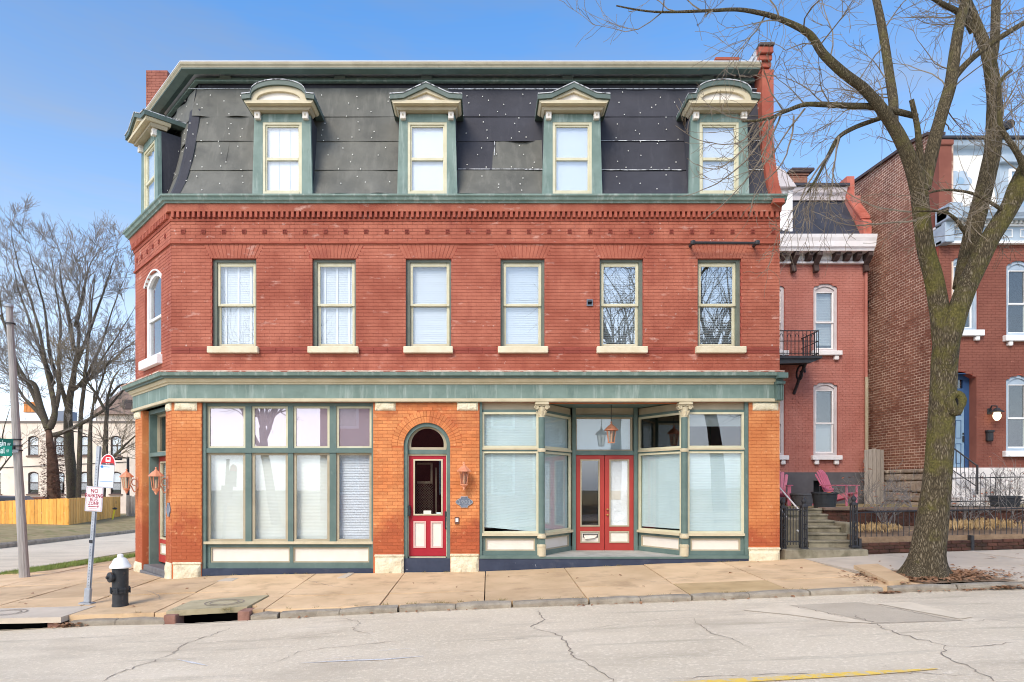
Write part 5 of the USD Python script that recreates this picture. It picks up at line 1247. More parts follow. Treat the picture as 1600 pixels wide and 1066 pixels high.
t = thing('sign_bracket', 'long black iron bar bracket above the rightmost second storey window', 'bracket', (fx(1128), 14, fz(385)))
q = MB().tube([(fx(1078), 13.80, fz(384.6)), (fx(1178), 13.80, fz(385.4))], .028, 8); part(t, 'bar', q, IRON)
for px in (1078, 1177): part(t, 'mount', MB().tube([(fx(px), 13.8, fz(385)), (fx(px), 14.0, fz(385))], .03, 8).lathe([(0, fz(388)), (.05, fz(387.5)), (.055, fz(385)), (.05, fz(382)), (0, fz(381.5))], (fx(px), 13.80, 0), 10), IRON)
t = thing('wall_vent', 'small dark square vent box between the two rightmost second storey windows', 'vent', (fx(921), 14, fz(473.5)))
part(t, 'frame', MB().box(fx(916.5), fx(918), 13.97, 14, fz(478.5), fz(468.5)).box(fx(924.5), fx(926), 13.97, 14, fz(478.5), fz(468.5)).box(fx(918), fx(924.5), 13.97, 14, fz(478.5), fz(476.8)).box(fx(918), fx(924.5), 13.97, 14, fz(470), fz(468.5)), PLAQUE)
part(t, 'hood', MB().add([(fx(918), 13.95, fz(473)), (fx(924.5), 13.95, fz(473)), (fx(924.5), 13.99, fz(469)), (fx(918), 13.99, fz(469))], [(0, 1, 2, 3)]), IRON)
part(t, 'opening', MB().box(fx(918), fx(924.5), 13.985, 13.995, fz(477), fz(470)), BLACKHOLE)

# ------------------------------------------------------------------ street furniture at the corner
def LK(name, *a, **k):
    m = UsdShade.Material.Get(stage, '/World/Looks/' + name)
    return m if m and m.GetPrim().IsValid() else M(name, *a, **k)
def textpart(parent, name, text, h, cx, y, cz, m, T=None, bold=False, sx=1.0, depth=.003):
    tm = meshkit.text_mesh(text, h, depth, bold); v = np.array(tm.vertices); b = tm.bounds
    v = v - [(b[0, 0] + b[1, 0]) / 2, (b[0, 1] + b[1, 1]) / 2, 0]; v[:, 0] *= sx
    return part(parent, name, MB(T).add(np.c_[cx + v[:, 0], y - v[:, 2], cz + v[:, 1]], tm.faces), m)
HY = 11.0
hx = X_(188, HY); hz = float(walk_z(hx, HY))
t = thing('fire_hydrant', 'black fire hydrant with a white bonnet near the kerb', 'fire hydrant', (hx, HY, hz))
q = MB().lathe([(.0, -.02), (.125, -.02), (.125, .02), (.118, .03), (.118, .20), (.14, .21), (.142, .235), (.132, .24), (.132, .255), (.142, .26), (.142, .29), (.122, .30), (.122, .62), (.0, .62)], (hx, HY, hz), 28)
HB = M('black_hydrant_paint', lin(34, 36, 38), lin(46, 48, 50), scale=9, rough=.5, bump=.3, stains=[(lin(104, 78, 62), 14, .62, .70, .6), (lin(120, 118, 114), 26, .66, .72, .6)])
part(t, 'barrel', q, HB, smooth=35)
bo = MB()
for k in range(8):
    a = k * math.pi / 4 + .2; bo.tube([(hx + .147 * math.cos(a), HY + .147 * math.sin(a), hz + .205), (hx + .147 * math.cos(a), HY + .147 * math.sin(a), hz + .30)], .011, 6)
part(t, 'bolts', bo, HB, kind='stuff')
part(t, 'bonnet', MB().lathe([(.0, .615), (.16, .615), (.165, .635), (.155, .655), (.13, .69), (.105, .745), (.085, .77), (.075, .775), (.045, .785), (.045, .83), (.03, .84), (0, .845)], (hx, HY, hz), 28), WHITE, smooth=35)
def nozzle(ang, r, z, L):
    d = np.array([math.cos(ang), math.sin(ang), 0]); c = np.array([hx, HY, hz + z]) + d * .09
    q = MB().tube([c, c + d * .05, c + d * .055, c + d * L, c + d * (L + .012), c + d * (L + .02)], [r * .85, r * .85, r * 1.12, r * 1.12, r * .95, r * .6], 18)
    q.tube([c + d * (L + .015), c + d * (L + .05)], r * .3, 5)
    part(t, 'nozzle', q, HB, smooth=40)
nozzle(math.radians(-125), .075, .475, .085); nozzle(math.radians(150), .045, .49, .06); nozzle(math.radians(-10), .045, .49, .06) if False else None
# bus stop pole, leaning
BY = 11.25
b0 = np.array([X_(136, BY), BY, 0]); b0[2] = float(walk_z(b0[0], BY)); b1 = np.array([X_(151, BY), BY + .05, Z_(697, BY)])
ax = (b1 - b0) / np.linalg.norm(b1 - b0)
t = thing('bus_stop_pole', 'leaning galvanised bus stop pole with a red topped bus sign and a parking sign', 'bus stop', b0)
q = MB(); L = np.linalg.norm(b1 - b0)
TP = np.eye(4); xa = np.array([1, 0, 0]) - ax * ax[0]; xa /= np.linalg.norm(xa); ya = np.cross(ax, xa)
TP[:3, 0], TP[:3, 1], TP[:3, 2], TP[:3, 3] = xa, ya, ax, b0
q = MB(TP); q.box(-.026, .026, -.006, .0, .05, L).box(-.026, -.020, 0, .026, .05, L).box(.020, .026, 0, .026, .05, L).box(-.042, -.026, .02, .026, .05, L).box(.026, .042, .02, .026, .05, L)
pp_ = part(t, 'post', q, STEEL)
hole = MB(TP)
for i in range(int((L - .3) / .05)): hole.box(-.005, .005, -.0075, -.006, .2 + i * .05, .21 + i * .05)
part(pp_, 'holes', hole, IRON, kind='stuff')
part(t, 'base', MB(TP).box(-.11, .09, -.06, .1, -.005, .02).cbox(-.05, .05, -.03, .045, .02, .26, .01), STEEL)
part(t, 'clip', MB(TP).cbox(-.035, .02, -.02, .0, 1.02, 1.07, .005), IRON)
zN = 2.0 * .0 + (Z_(779.5, BY) - b0[2])
SW = M('white_sign_face', lin(240, 232, 230), rough=.45); SRED = M('sign_red', lin(150, 36, 58), rough=.5); SGREY = M('sign_grey_back', lin(160, 160, 164), rough=.5)
S = part(t, 'parking_sign', MB(TP).prism(sbox(-.135, zN - .2, .135, zN + .2).buffer(.012), -.014, -.010), SGREY)
part(S, 'face', MB(TP).prism(sbox(-.125, zN - .19, .125, zN + .19).buffer(.01), -.016, -.014), SW)
part(S, 'border', MB(TP).prism(sbox(-.122, zN - .187, .122, zN + .187).buffer(.006).difference(sbox(-.117, zN - .182, .117, zN + .182).buffer(.006)), -.0175, -.016), SRED)
for tx, h_, dz, sx_ in (('NO', .062, .135, 1.0), ('PARKING', .062, .055, .80), ('BUS', .05, -.015, 1.0), ('ZONE', .05, -.075, 1.0)):
    textpart(S, 'lettering', tx, h_, 0, -.016, zN + dz, SRED, TP, True, sx_)
part(S, 'arrow', MB(TP).prism(Polygon([(-.10, zN - .128), (-.065, zN - .111), (-.065, zN - .121), (.065, zN - .121), (.065, zN - .111), (.10, zN - .128), (.065, zN - .145), (.065, zN - .135), (-.065, zN - .135), (-.065, zN - .145)]), -.018, -.016), SRED)
part(S, 'small_print_line', MB(TP).box(-.08, .08, -.018, -.016, zN - .167, zN - .160).box(-.11, .11, -.0178, -.016, zN - .103, zN - .100), SRED)
zB = Z_(737, BY) - b0[2]; xb = .145
TB = TP @ frameT((.04, .02, 0), (1.0, .28))
bw = .12
B = part(t, 'bus_sign', MB(TB).prism(sbox(-.01, zB - .26, .225, zB + .135), -.014, -.010), SGREY)
part(B, 'face', MB(TB).prism(sbox(0.0, zB - .25, .22, zB + .125), -.0165, -.014), M('pale_sign_face', lin(226, 232, 238), rough=.45))
dome = Polygon([(.02 + .10 - .105 * math.cos(a), zB + .13 + .17 * math.sin(a)) for a in np.linspace(0, math.pi, 24)])
part(B, 'red_top', MB(TB).prism(dome, -.0165, -.010), M('bus_sign_red', lin(206, 52, 56), rough=.45))
part(B, 'rim', MB(TB).prism(dome.buffer(.012).difference(dome).intersection(sbox(-1, zB + .13, 1, 9)), -.0168, -.0105), SW)
part(B, 'bus_emblem', MB(TB).prism(sbox(.09, zB + .185, .15, zB + .255).buffer(.006).difference(sbox(.098, zB + .215, .142, zB + .245)), -.0185, -.0165), SW)
part(B, 'band', MB(TB).prism(sbox(.03, zB + .132, .21, zB + .16), -.0183, -.0165), M('sign_dark_grey', lin(92, 84, 88), rough=.5))
textpart(B, 'lettering', 'BUS', .022, .12, -.0183, zB + .146, SW, TB, True)
part(B, 'round_mark', MB(TB).prism(Point(.035, zB + .095).buffer(.022), -.0185, -.0165), M('sign_blue', lin(46, 132, 196), rough=.5))
part(B, 'print_line', MB(TB).box(.01, .21, -.0182, -.0165, zB - .155, zB - .147).box(.065, .15, -.0182, -.0165, zB + .09, zB + .098), LK('sign_blue', (0, 0, 1)))
# grey pole with street name signs
PY = 15.3
p0 = np.array([X_(38.5, PY), PY, 0.0]); p0[2] = float(walk_z(p0[0], PY)) - .02; p1 = np.array([X_(14, PY), PY, Z_(476, PY)])
t = thing('street_sign_pole', 'weathered grey pole leaning left at the street corner', 'pole', p0)
n = 20; tt = np.linspace(0, 1, n)
part(t, 'shaft', MB().tube(p0 + (p1 - p0) * tt[:, None], np.interp(tt, [0, .02, 1], [.108, .10, .068]), 12, rough=.03, rng=np.random.default_rng(2)), M('weathered_grey_pole', lin(140, 136, 130), lin(166, 160, 154), scale=3, rough=.85, bump=.5, bscale=30, stretch=(6, 6, .5), stains=[(lin(110, 104, 98), 4, .52, .7, .6, (6, 6, .4))]))
pa = lambda py: p0 + (p1 - p0) * ((Z_(py, PY) - p0[2]) / (p1[2] - p0[2]))
part(t, 'cap', MB().lathe([(0, -.06), (.095, -.06), (.098, -.02), (.08, .0), (0, .02)], tuple(p1), 12), STEEL)
band_m = MB()
for py in (506, 687, 697, 704): c = pa(py); band_m.lathe([(.09, -.012), (.112, -.012), (.112, .012), (.09, .012)], tuple(c), 14)
band_m.box(pa(700)[0] - .02, pa(700)[0] + .02, PY - .15, PY - .09, Z_(702, PY), Z_(698, PY))
part(t, 'clamp', band_m, IRON)
def street_sign(cy, right_px, text, suffix, label, green, h, w, T_dir, dy):
    c = pa(cy); xr = X_(right_px, PY); z = Z_(cy, PY)
    xr = X_(right_px, PY - .1 + dy); T = frameT((xr, PY - .1 + dy, z), T_dir)
    s_ = thing('street_name_sign', label, 'street sign', (xr, PY - .1 + dy, z))
    part(s_, 'plate', MB(T).prism(sbox(-w, -h / 2, 0, h / 2).buffer(.006), -.002, .002), green)
    white = M('sign_white_print', lin(226, 246, 240), rough=.4) if not stage.GetPrimAtPath('/World/Looks/sign_white_print') else LK('sign_white_print', (1, 1, 1))
    textpart(s_, 'small_lettering', suffix, h * .24, -.075, -.002, 0.0, white, T, True, .55)
    tm = meshkit.text_mesh(text, h * .55, .003, True); b = tm.bounds; v = np.array(tm.vertices)
    part(s_, 'lettering', MB(T).add(np.c_[(v[:, 0] - b[1, 0]) * .55 - .13, -.002 - v[:, 2], v[:, 1] - h * .24], tm.faces), white)
    part(s_, 'bracket', MB(T).box(-.03, .12, .003, .02, -.03, .03), STEEL)
    return s_
street_sign(695, 20.0, 'Wisconsin', 'AV', 'dark green street name sign, upper of the two on the grey pole', M('dark_sign_green', lin(18, 92, 80), rough=.4), .23, 1.5, (1.0, 1.15), -.02)
street_sign(705.5, 18.5, 'Arsenal', 'ST', 'bright green street name sign, lower of the two on the grey pole', M('bright_sign_green', lin(22, 138, 118), rough=.4), .22, 1.4, (1.0, .85), -.06)

# ------------------------------------------------------------------ neighbour: painted brick house with balcony
H2Y = 20.5
x2 = lambda px: X_(px, H2Y); z2 = lambda py: Z_(py, H2Y)
H2 = thing('brick_house', 'two storey salmon painted brick house with white cornice and slate mansard', 'house', (9, H2Y, 1))
I2 = np.eye(4); I2[:3, 3] = (0, H2Y, 0)
SALMON = M('salmon_painted_brick', lin(170, 106, 92), lin(184, 122, 108), scale=1.2, rough=.85, bump=.4, bscale=50, island=.06, stains=[(lin(206, 150, 136), 4, .64, .74, .4), (lin(150, 76, 64), 1.5, .6, .75, .4)])
SALMON_W = M('salmon_mortar', lin(168, 98, 84), rough=.9)
GREYFOUND = M('grey_painted_foundation', lin(84, 82, 84), lin(98, 96, 98), scale=2, rough=.8, bump=.2)
H2L, H2R = 6.3, x2(1352.5)
h2win = [(1184, 1226), (1271, 1309)]
def segarch(x0, x1, zb, zt, rise=.12, n=12): return Polygon([(x0, zb), (x1, zb)] + [(x1 + (x0 - x1) * t, zt - rise + rise * (1 - (2 * t - 1) ** 2)) for t in np.linspace(0, 1, n)])
holes2 = [segarch(x2(a), x2(b), z2(zb), z2(zt)) for a, b in h2win for zb, zt in ((549, 443), (712, 597))]
hw = sbox(H2L, z2(738), H2R, z2(410))
for h_ in holes2: hw = hw.difference(h_)
base2 = sbox(H2L, z2(800), H2R, z2(738))
for a, b in ((1196, 1217), (1270, 1293)): base2 = base2.difference(sbox(x2(a), z2(776), x2(b), z2(751)))
part(H2, 'wall', MB(I2).prism(hw, .012, .25), SALMON_W)
part(H2, 'brickwork', brick_mb(bricks(hw, 0, H=.072, joint=.006, seed=31, jit=.002), .016, T=I2), SALMON, kind='stuff')
part(H2, 'foundation', MB(I2).prism(base2, -.03, .22), GREYFOUND)
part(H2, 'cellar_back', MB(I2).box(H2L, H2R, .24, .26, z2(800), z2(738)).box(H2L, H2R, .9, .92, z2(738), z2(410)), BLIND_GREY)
for bb in ((H2R - .25, H2R - .002, H2Y + .26, H2Y + 12, .5, z2(300)), (H2L, H2L + .2, H2Y + .3, H2Y + 12, .5, z2(300))): part(H2, 'side_wall', MB().box(*bb), SALMON)
for a, b in ((1196, 1217), (1270, 1293)): part(H2, 'cellar_window', MB(I2).box(x2(a), x2(a) + .04, .02, .1, z2(776), z2(751)).box(x2(b) - .04, x2(b), .02, .1, z2(776), z2(751)).box((x2(a) + x2(b)) / 2 - .015, (x2(a) + x2(b)) / 2 + .015, .03, .08, z2(776), z2(751)), IRON)
H2W = M('house_white_trim', lin(226, 222, 218), lin(234, 231, 228), scale=3, rough=.6, stains=[(lin(176, 172, 168), 5, .62, .78, .4)])
H2G = M('house_grey_trim', lin(186, 178, 176), lin(200, 192, 190), scale=3, rough=.6)
GLASS_N = pane_mat('neighbour_window_glass', (.85, .88, .88), (1, 1, 1), base=.10)
BROWN = M('dark_brown_bracket', lin(58, 44, 40), lin(74, 58, 52), scale=6, rough=.6)
def h_window(parent, T, poly, zb, zt, x0, x1, trim, shade, dark=True, head=None, sashm=None, glass=None):
    inn = affinity.scale(poly, (x1 - x0 - .17) / (x1 - x0), (zt - zb - .16) / (zt - zb))
    w = part(parent, 'window', MB(T).prism(poly.difference(inn), .05, .16), trim)
    sm = sashm or H2W
    a, b, c, d = x0 + .085, x1 - .085, zb + .08, zt - .24; zm = (c + d) / 2 - .05
    q = MB(T)
    for p0_, p1_, y in ((zm - .02, d + .02, .09), (c, zm + .02, .12)):
        q.box(a, a + .045, y, y + .04, p0_, p1_).box(b - .045, b, y, y + .04, p0_, p1_).box(a + .045, b - .045, y, y + .04, p0_, p0_ + .045).box(a + .045, b - .045, y, y + .04, p1_ - .045, p1_)
    part(w, 'sash', q, sm)
    part(w, 'arch_panel', MB(T).prism(inn.intersection(sbox(x0, d, x1, zt + 1)), .085, .12), head or trim)
    part(w, 'pane', MB(T).box(a + .03, b - .03, .13, .134, c + .03, d), glass or GLASS_UP)
    if shade:
        lo, hi = shade; z0, z1 = c + (d - c) * lo, c + (d - c) * hi
        q = MB(T); n = int((z1 - z0) / .05)
        for i in range(n): z = z1 - i * .05; q.add([(a, .225, z), (b, .225, z), (b, .2, z - .062), (a, .2, z - .062)], [(0, 1, 2, 3)])
        part(w, 'blind', q, BLIND if lo < .05 else BLIND_W)
    return w
for k, (a, b) in enumerate(h2win):
    for j, (zb, zt) in enumerate(((549, 443), (712, 597))):
        h_window(H2, I2, segarch(x2(a), x2(b), z2(zb), z2(zt)), z2(zb), z2(zt), x2(a), x2(b), H2G, ((.06, 1.0) if j == 0 else (.0, .48)), sashm=H2W, glass=GLASS_N)
        sl_ = MB(I2).cbox(x2(a) - .08, x2(b) + .08, -.14, .1, z2(zb + 7), z2(zb - .2), .012)
        s_ = part(H2, 'window_sill', sl_, H2W)
        part(s_, 'sill_brackets', MB(I2).cbox(x2(a) + .0, x2(a) + .14, -.1, .05, z2(zb + 14), z2(zb + 7), .02).cbox(x2(b) - .14, x2(b), -.1, .05, z2(zb + 14), z2(zb + 7), .02), H2W)
zc = z2
zq = lambda py: Z_(py, H2Y - .55)
part(H2, 'entablature', MB(I2).box(H2L, H2R, -.06, .2, z2(411), z2(388)), H2G)
part(H2, 'entablature_bead', MB(I2).box(H2L, H2R + .02, -.12, .2, z2(413.5), z2(410.5)), H2W)
pn = MB(I2)
for a, b in ((1206, 1224), (1236, 1266), (1277, 1309), (1313, 1341)): pn.box(x2(a), x2(b), -.075, -.05, z2(407), z2(398))
part(H2, 'entablature_panel', pn, H2W)
def bracket(px, big):
    xx = x2(px); zt_ = zq(389.5); q = MB(YZ)
    D, Hh = (.40, .55) if big else (.34, .24)
    pl = Polygon([(H2Y - .06, zt_), (H2Y - D, zt_), (H2Y - D, zt_ - .12), (H2Y - D * .72, zt_ - .2), (H2Y - D * .6, zt_ - Hh * .45), (H2Y - D * .35, zt_ - Hh * .6), (H2Y - .2, zt_ - Hh * .95), (H2Y - .06, zt_ - Hh)]) if big else Polygon([(H2Y - .06, zt_), (H2Y - D, zt_), (H2Y - D, zt_ - .1), (H2Y - D * .7, zt_ - .2), (H2Y - .06, zt_ - Hh)])
    q.prism(pl, -xx - .07, -xx + .07)
    return part(H2, 'bracket', q, BROWN)
for px, big in ((1237, 1), (1272, 1), (1218, 0), (1259, 0), (1301, 0), (1318, 0), (1334, 0), (1350, 1)): bracket(px, big)
part(H2, 'cornice', MB().sweep([(H2L, H2Y), (H2R + .03, H2Y)], [(0, zq(389.5)), (.42, zq(389.5)), (.44, zq(386)), (.50, zq(384)), (.52, zq(376)), (.56, zq(371)), (.58, zq(366)), (0, zq(366))]), H2W)
SLATE = M('dark_slate', lin(48, 50, 58), lin(64, 66, 74), scale=3, rough=.6, island=.15)
za, zb_ = zq(368), Z_(314, H2Y + .8)
rf = MB()
nr = 16
rs = np.random.default_rng(4)
for i in range(nr):
    t0, t1 = i / nr, (i + 1) / nr
    zz0, zz1 = za + (zb_ - za) * t0, za + (zb_ - za) * t1 + .03
    y0_, y1_ = H2Y - .25 + 1.05 * t0, H2Y - .25 + 1.05 * t1 + .01
    x = H2L - rs.uniform(0, .2)
    while x < H2R - .2:
        xx = min(x + .25, H2R - .2); rf.add([(x, y0_ - .012, zz0), (xx - .006, y0_ - .012, zz0), (xx - .006, y1_, zz1), (x, y1_, zz1)], [(0, 1, 2, 3)]); x += .25
part(H2, 'slates', rf, SLATE, kind='stuff')
part(H2, 'roof_body', MB().add([(H2L, H2Y - .22, za - .02), (H2R - .1, H2Y - .22, za - .02), (H2R - .1, H2Y + .83, zb_), (H2L, H2Y + .83, zb_), (H2R - .1, H2Y + 10, zb_), (H2L, H2Y + 10, zb_)], [(0, 1, 2, 3), (3, 2, 4, 5)]), FELT_BLACK)
part(H2, 'top_cornice', MB().sweep([(x2(1234) , H2Y + .8), (H2R - .25, H2Y + .8)], [(0, zb_ - .02), (.1, zb_ - .02), (.12, zb_ + .12), (.2, zb_ + .18), (.24, zb_ + .34), (0, zb_ + .36)]), H2G)
part(H2, 'roof_edge', MB().box(H2L, H2R - .2, H2Y + .5, H2Y + 8, zb_ + .36, zb_ + .44), FELT_BLACK)
# stepped party wall rake
pr = Polygon([(H2Y - .32, z2(378)), (H2Y - .32, z2(352)), (H2Y - .18, z2(346)), (H2Y + .62, zb_ + .02), (H2Y + .62, zb_ + .7), (H2Y + 10, zb_ + .7), (H2Y + 10, z2(378))])
rk = part(H2, 'party_wall', MB(YZ).prism(pr, -H2R + .0, -(H2R - .24)), M('rake_brick', lin(168, 90, 72), lin(190, 112, 94), scale=5, rough=.85, bump=.5))
q = MB()
for i in range(14):
    s_ = i / 14; y = H2Y - .2 + .84 * s_; z = z2(346) + (zb_ + .02 - z2(346)) * s_
    q.cbox(H2R - .27, H2R + .02, y - .03, y + .05, z + .0, z + .10, .01)
part(rk, 'rake_bricks', q, LK('rake_brick', (1, 1, 1)), kind='stuff')
# dormer at the left, chimney, dish, downpipe, balcony
d2 = part(H2, 'dormer', MB(I2).box(x2(1196), x2(1236), .0, 1.2, z2(368), z2(296)), H2W)
part(d2, 'dormer_hood', MB(I2).prism(Polygon([(x2(1180), z2(296)), (x2(1240), z2(296)), (x2(1236), z2(290)), (x2(1222), z2(272)), (x2(1208), z2(263)), (x2(1184), z2(290))]), -.2, 1.3), H2G)
part(d2, 'dormer_trim', MB(I2).box(x2(1222), x2(1226), -.04, .02, z2(366), z2(300)).box(x2(1231), x2(1237), -.06, .02, z2(368), z2(298)), H2W)
chimney(H2, x2(1262), x2(1291), H2Y + 1.2, H2Y + 1.8, zb_, z2(246), M('old_chimney_brick', lin(142, 96, 76), lin(168, 122, 100), scale=6, rough=.9, island=.25))
q = MB()
for i in range(12):
    a = rs.uniform(0, 3.1); q.cbox(x2(1262) - .1 + i * .06, x2(1262) + .1 + i * .06, H2Y + 1.1, H2Y + 1.7, z2(246) + .06 + .03 * (i % 3), z2(246) + .12 + .05 * (i % 3), .02)
part(H2, 'chimney_top_stones', q, BROWN)
dish = thing('satellite_dish', 'pale satellite dish on the roof of the salmon house beside its chimney', 'satellite dish', (x2(1246), H2Y + .9, z2(278)))
T = np.eye(4); c, s_ = math.cos(-1.1), math.sin(-1.1); T[:3, :3] = np.array([[1, 0, 0], [0, c, -s_], [0, s_, c]]).T; T[:3, 3] = (x2(1246), H2Y + .9, z2(276))
part(dish, 'reflector', MB(T).lathe([(.0, -.06), (.12, -.05), (.25, -.01), (.33, .03)], (0, 0, 0), 20), H2G)
part(dish, 'mast', MB().tube([(x2(1246), H2Y + .95, z2(300)), (x2(1246), H2Y + .95, z2(276))], .025, 6), STEEL)
q = MB().tube([(H2R - .03, H2Y - .08, z2(412)), (H2R - .03, H2Y - .08, z2(590))], .045, 8); dp = part(H2, 'downpipe', q, SALMON)
part(dp, 'lower_pipe', MB().tube([(H2R - .02, H2Y - .09, z2(590)), (H2R - .02, H2Y - .09, z2(788))], .05, 8), TAN)
bal = part(H2, 'balcony', MB().box(x2(1180), X_(1285, 19.4), 19.4, H2Y, Z_(560, 19.4), Z_(556, 19.4)).prism(Polygon([(8.3, Z_(560, 19.4)), (X_(1284, 19.4), Z_(560, 19.4)), (X_(1270, 19.4), Z_(566, 19.4)), (8.3, Z_(568, 19.4))]), 19.45, 19.6), IRON)
rq = MB(); bxr = X_(1279, 19.45); zt_, zb2 = Z_(517, 19.45), Z_(556, 19.4)
rq.tube([(8.2, 19.45, zt_), (bxr, 19.45, zt_), (bxr, H2Y, zt_)], .018, 5); rq.tube([(8.2, 19.45, zt_ - .3), (bxr, 19.45, zt_ - .3), (bxr, H2Y, zt_ - .3)], .012, 5); rq.tube([(8.2, 19.45, zb2 + .08), (bxr, 19.45, zb2 + .08), (bxr, H2Y, zb2 + .08)], .014, 5)
part(bal, 'rail', rq, IRON)
bl_ = []
for i in range(13): bl_.append((8.25 + i * (bxr - 8.25) / 12, 19.45))
for i in range(1, 8): bl_.append((bxr, 19.45 + i * (H2Y - 19.45) / 8))
for k, (x, y) in enumerate(bl_):
    q = MB().tube([(x, y, zb2 + .02), (x, y, zt_)], .011, 5)
    if k % 2 == 0 and k < 12:
        th = np.linspace(0, math.pi, 8); w_ = (bxr - 8.25) / 12
        q.tube(np.c_[x + w_ / 2 - w_ / 2 * np.cos(th), 0 * th + y, zt_ - .3 + .02 + .2 * np.sin(th)], .008, 4)
    part(bal, 'baluster', q, IRON)
q = MB(); th = np.linspace(0, 2.4 * math.pi, 20)
q.tube(np.c_[0 * th + X_(1255, 19.9), 20.1 - (.32 - .03 * th) * np.cos(th), zb2 - .42 + (.3 - .03 * th) * np.sin(th)], .03, 5)
q.tube([(X_(1255, 19.9), H2Y, zb2 - .95), (X_(1255, 19.9), 20.2, zb2 - .6), (X_(1262, 19.5), 19.55, zb2 - .1)], .045, 6)
part(bal, 'scroll_bracket', q, IRON)

# ------------------------------------------------------------------ far right house
H3Y, H3X = 18.0, 12.12
x3 = lambda px: X_(px, H3Y); z3 = lambda py: Z_(py, H3Y)
H3 = thing('brick_house', 'tall red brick house with blue trim and a bare brick side wall', 'house', (14, H3Y, 1))
I3 = np.eye(4); I3[:3, 3] = (0, H3Y, 0)
H3R = 17.2
REDH = M('plain_red_brick', lin(124, 72, 58), lin(140, 86, 70), scale=1.4, rough=.85, bump=.4, bscale=50, island=.10, stains=[(lin(190, 130, 112), 5, .66, .75, .4), (lin(118, 50, 40), 1.3, .58, .75, .5)])
OLDB = M('old_side_brick', lin(142, 92, 72), lin(170, 118, 94), scale=1.0, rough=.9, bump=.6, bscale=50, island=.30, stains=[(lin(100, 70, 58), .7, .54, .70, .5), (lin(172, 120, 98), 2.5, .58, .74, .5)])
PALEM = M('pale_mortar', lin(206, 180, 158), lin(222, 198, 176), scale=6, rough=.95, stains=[(lin(130, 90, 74), .9, .54, .64, .95, (1, .7, 1))])
h3w = [(1487, 1528, 517, 400), (1572.5, 1613, 525, 407), (1572, 1613, 705, 586), (1655, 1696, 525, 407), (1655, 1696, 705, 586)]
fw = sbox(H3X, z3(731), H3R, z3(378))
for a, b, zb, zt in h3w: fw = fw.difference(segarch(x3(a), x3(b), z3(zb), z3(zt), .14))
door3 = segarch(x3(1474), x3(1526.5), z3(733), z3(581), .16)
fw = fw.difference(door3)
part(H3, 'wall', MB(I3).prism(fw, .012, .3), MORTAR_RED)
part(H3, 'brickwork', brick_mb(bricks(fw, 0, H=.072, joint=.006, seed=41, jit=.002), .016, T=I3), REDH, kind='stuff')
part(H3, 'door_reveal', MB(I3).box(x3(1526.5) - .014, x3(1526.5) - .002, .002, .29, z3(733), z3(588)), REDH)
BLUE, NAVYB, PALEB = M('pale_blue_paint', lin(126, 154, 174), lin(138, 166, 186), scale=3, rough=.5), M('deep_blue_paint', lin(42, 72, 112), lin(50, 82, 124), scale=3, rough=.5), M('dusty_blue_trim', lin(150, 166, 178), lin(166, 181, 192), scale=3, rough=.55)
for k, (a, b, zb, zt) in enumerate(h3w):
    h_window(H3, I3, segarch(x3(a), x3(b), z3(zb), z3(zt), .14), z3(zb), z3(zt), x3(a), x3(b), PALEB, None, head=PALEB, sashm=WHITE, glass=GLASS_N)
    s_ = part(H3, 'window_sill', MB(I3).cbox(x3(a) - .1, x3(b) + .1, -.13, .1, z3(zb + 9), z3(zb - .2), .012), WHITE)
    if zb < 600: part(s_, 'sill_brackets', MB(I3).cbox(x3(a), x3(a) + .12, -.1, .05, z3(zb + 16), z3(zb + 9), .02).cbox(x3(b) - .12, x3(b), -.1, .05, z3(zb + 16), z3(zb + 9), .02), WHITE)
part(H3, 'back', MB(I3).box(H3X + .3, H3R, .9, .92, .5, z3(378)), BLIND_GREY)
xd = lambda px: X_(px, H3Y + .27)
q = MB(I3); q.box(xd(1507.5), x3(1526.5) - .015, .27, .36, z3(733), z3(612)).box(x3(1474) + .01, x3(1526.5) - .015, .27, .36, z3(612), z3(605)).box(x3(1474) + .01, x3(1526.5) - .015, .26, .36, z3(591), z3(584)).box(x3(1474) + .01, x3(1480), .27, .36, z3(733), z3(612)).box(xd(1505), x3(1526.5) - .015, .27, .36, z3(605), z3(591))
df = part(H3, 'door_frame', q, NAVYB)
part(df, 'transom', MB(I3).box(x3(1474) + .02, xd(1505), .31, .315, z3(605), z3(591)), GLASS_DARK)
part(H3, 'entrance_ceiling', MB(I3).box(x3(1474) + .01, x3(1526.5) - .015, .01, .4, z3(584), z3(583)), NAVYB)
d3 = part(H3, 'front_door', MB(I3).box(x3(1480), xd(1507.5), .30, .34, z3(730), z3(612)), BLUE)
q = MB(I3)
for c, d in ((724, 692), (684, 655), (648, 620)):
    for a, b in ((1481, 1489), (1494, 1503)):
        q.box(xd(a), xd(b), .295, .30, z3(c), z3(c - 1)).box(xd(a), xd(b), .295, .30, z3(d + 1), z3(d)).box(xd(a), xd(a + 1), .295, .30, z3(c - 1), z3(d + 1)).box(xd(b - 1), xd(b), .295, .30, z3(c - 1), z3(d + 1))
part(d3, 'panel_moulding', q, NAVYB)
part(d3, 'handle', MB(I3).cbox(xd(1504.5), xd(1507), .26, .30, z3(690), z3(680), .01).cbox(xd(1504.5), xd(1507), .27, .30, z3(678), z3(675), .01), IRON)
part(H3, 'base', MB(I3).box(H3X + .1, H3R, -.03, .25, .4, z3(731)), M('white_limewash_base', lin(214, 208, 200), lin(228, 222, 214), scale=3, rough=.85, stains=[(lin(160, 150, 140), 2.5, .56, .72, .5)]))
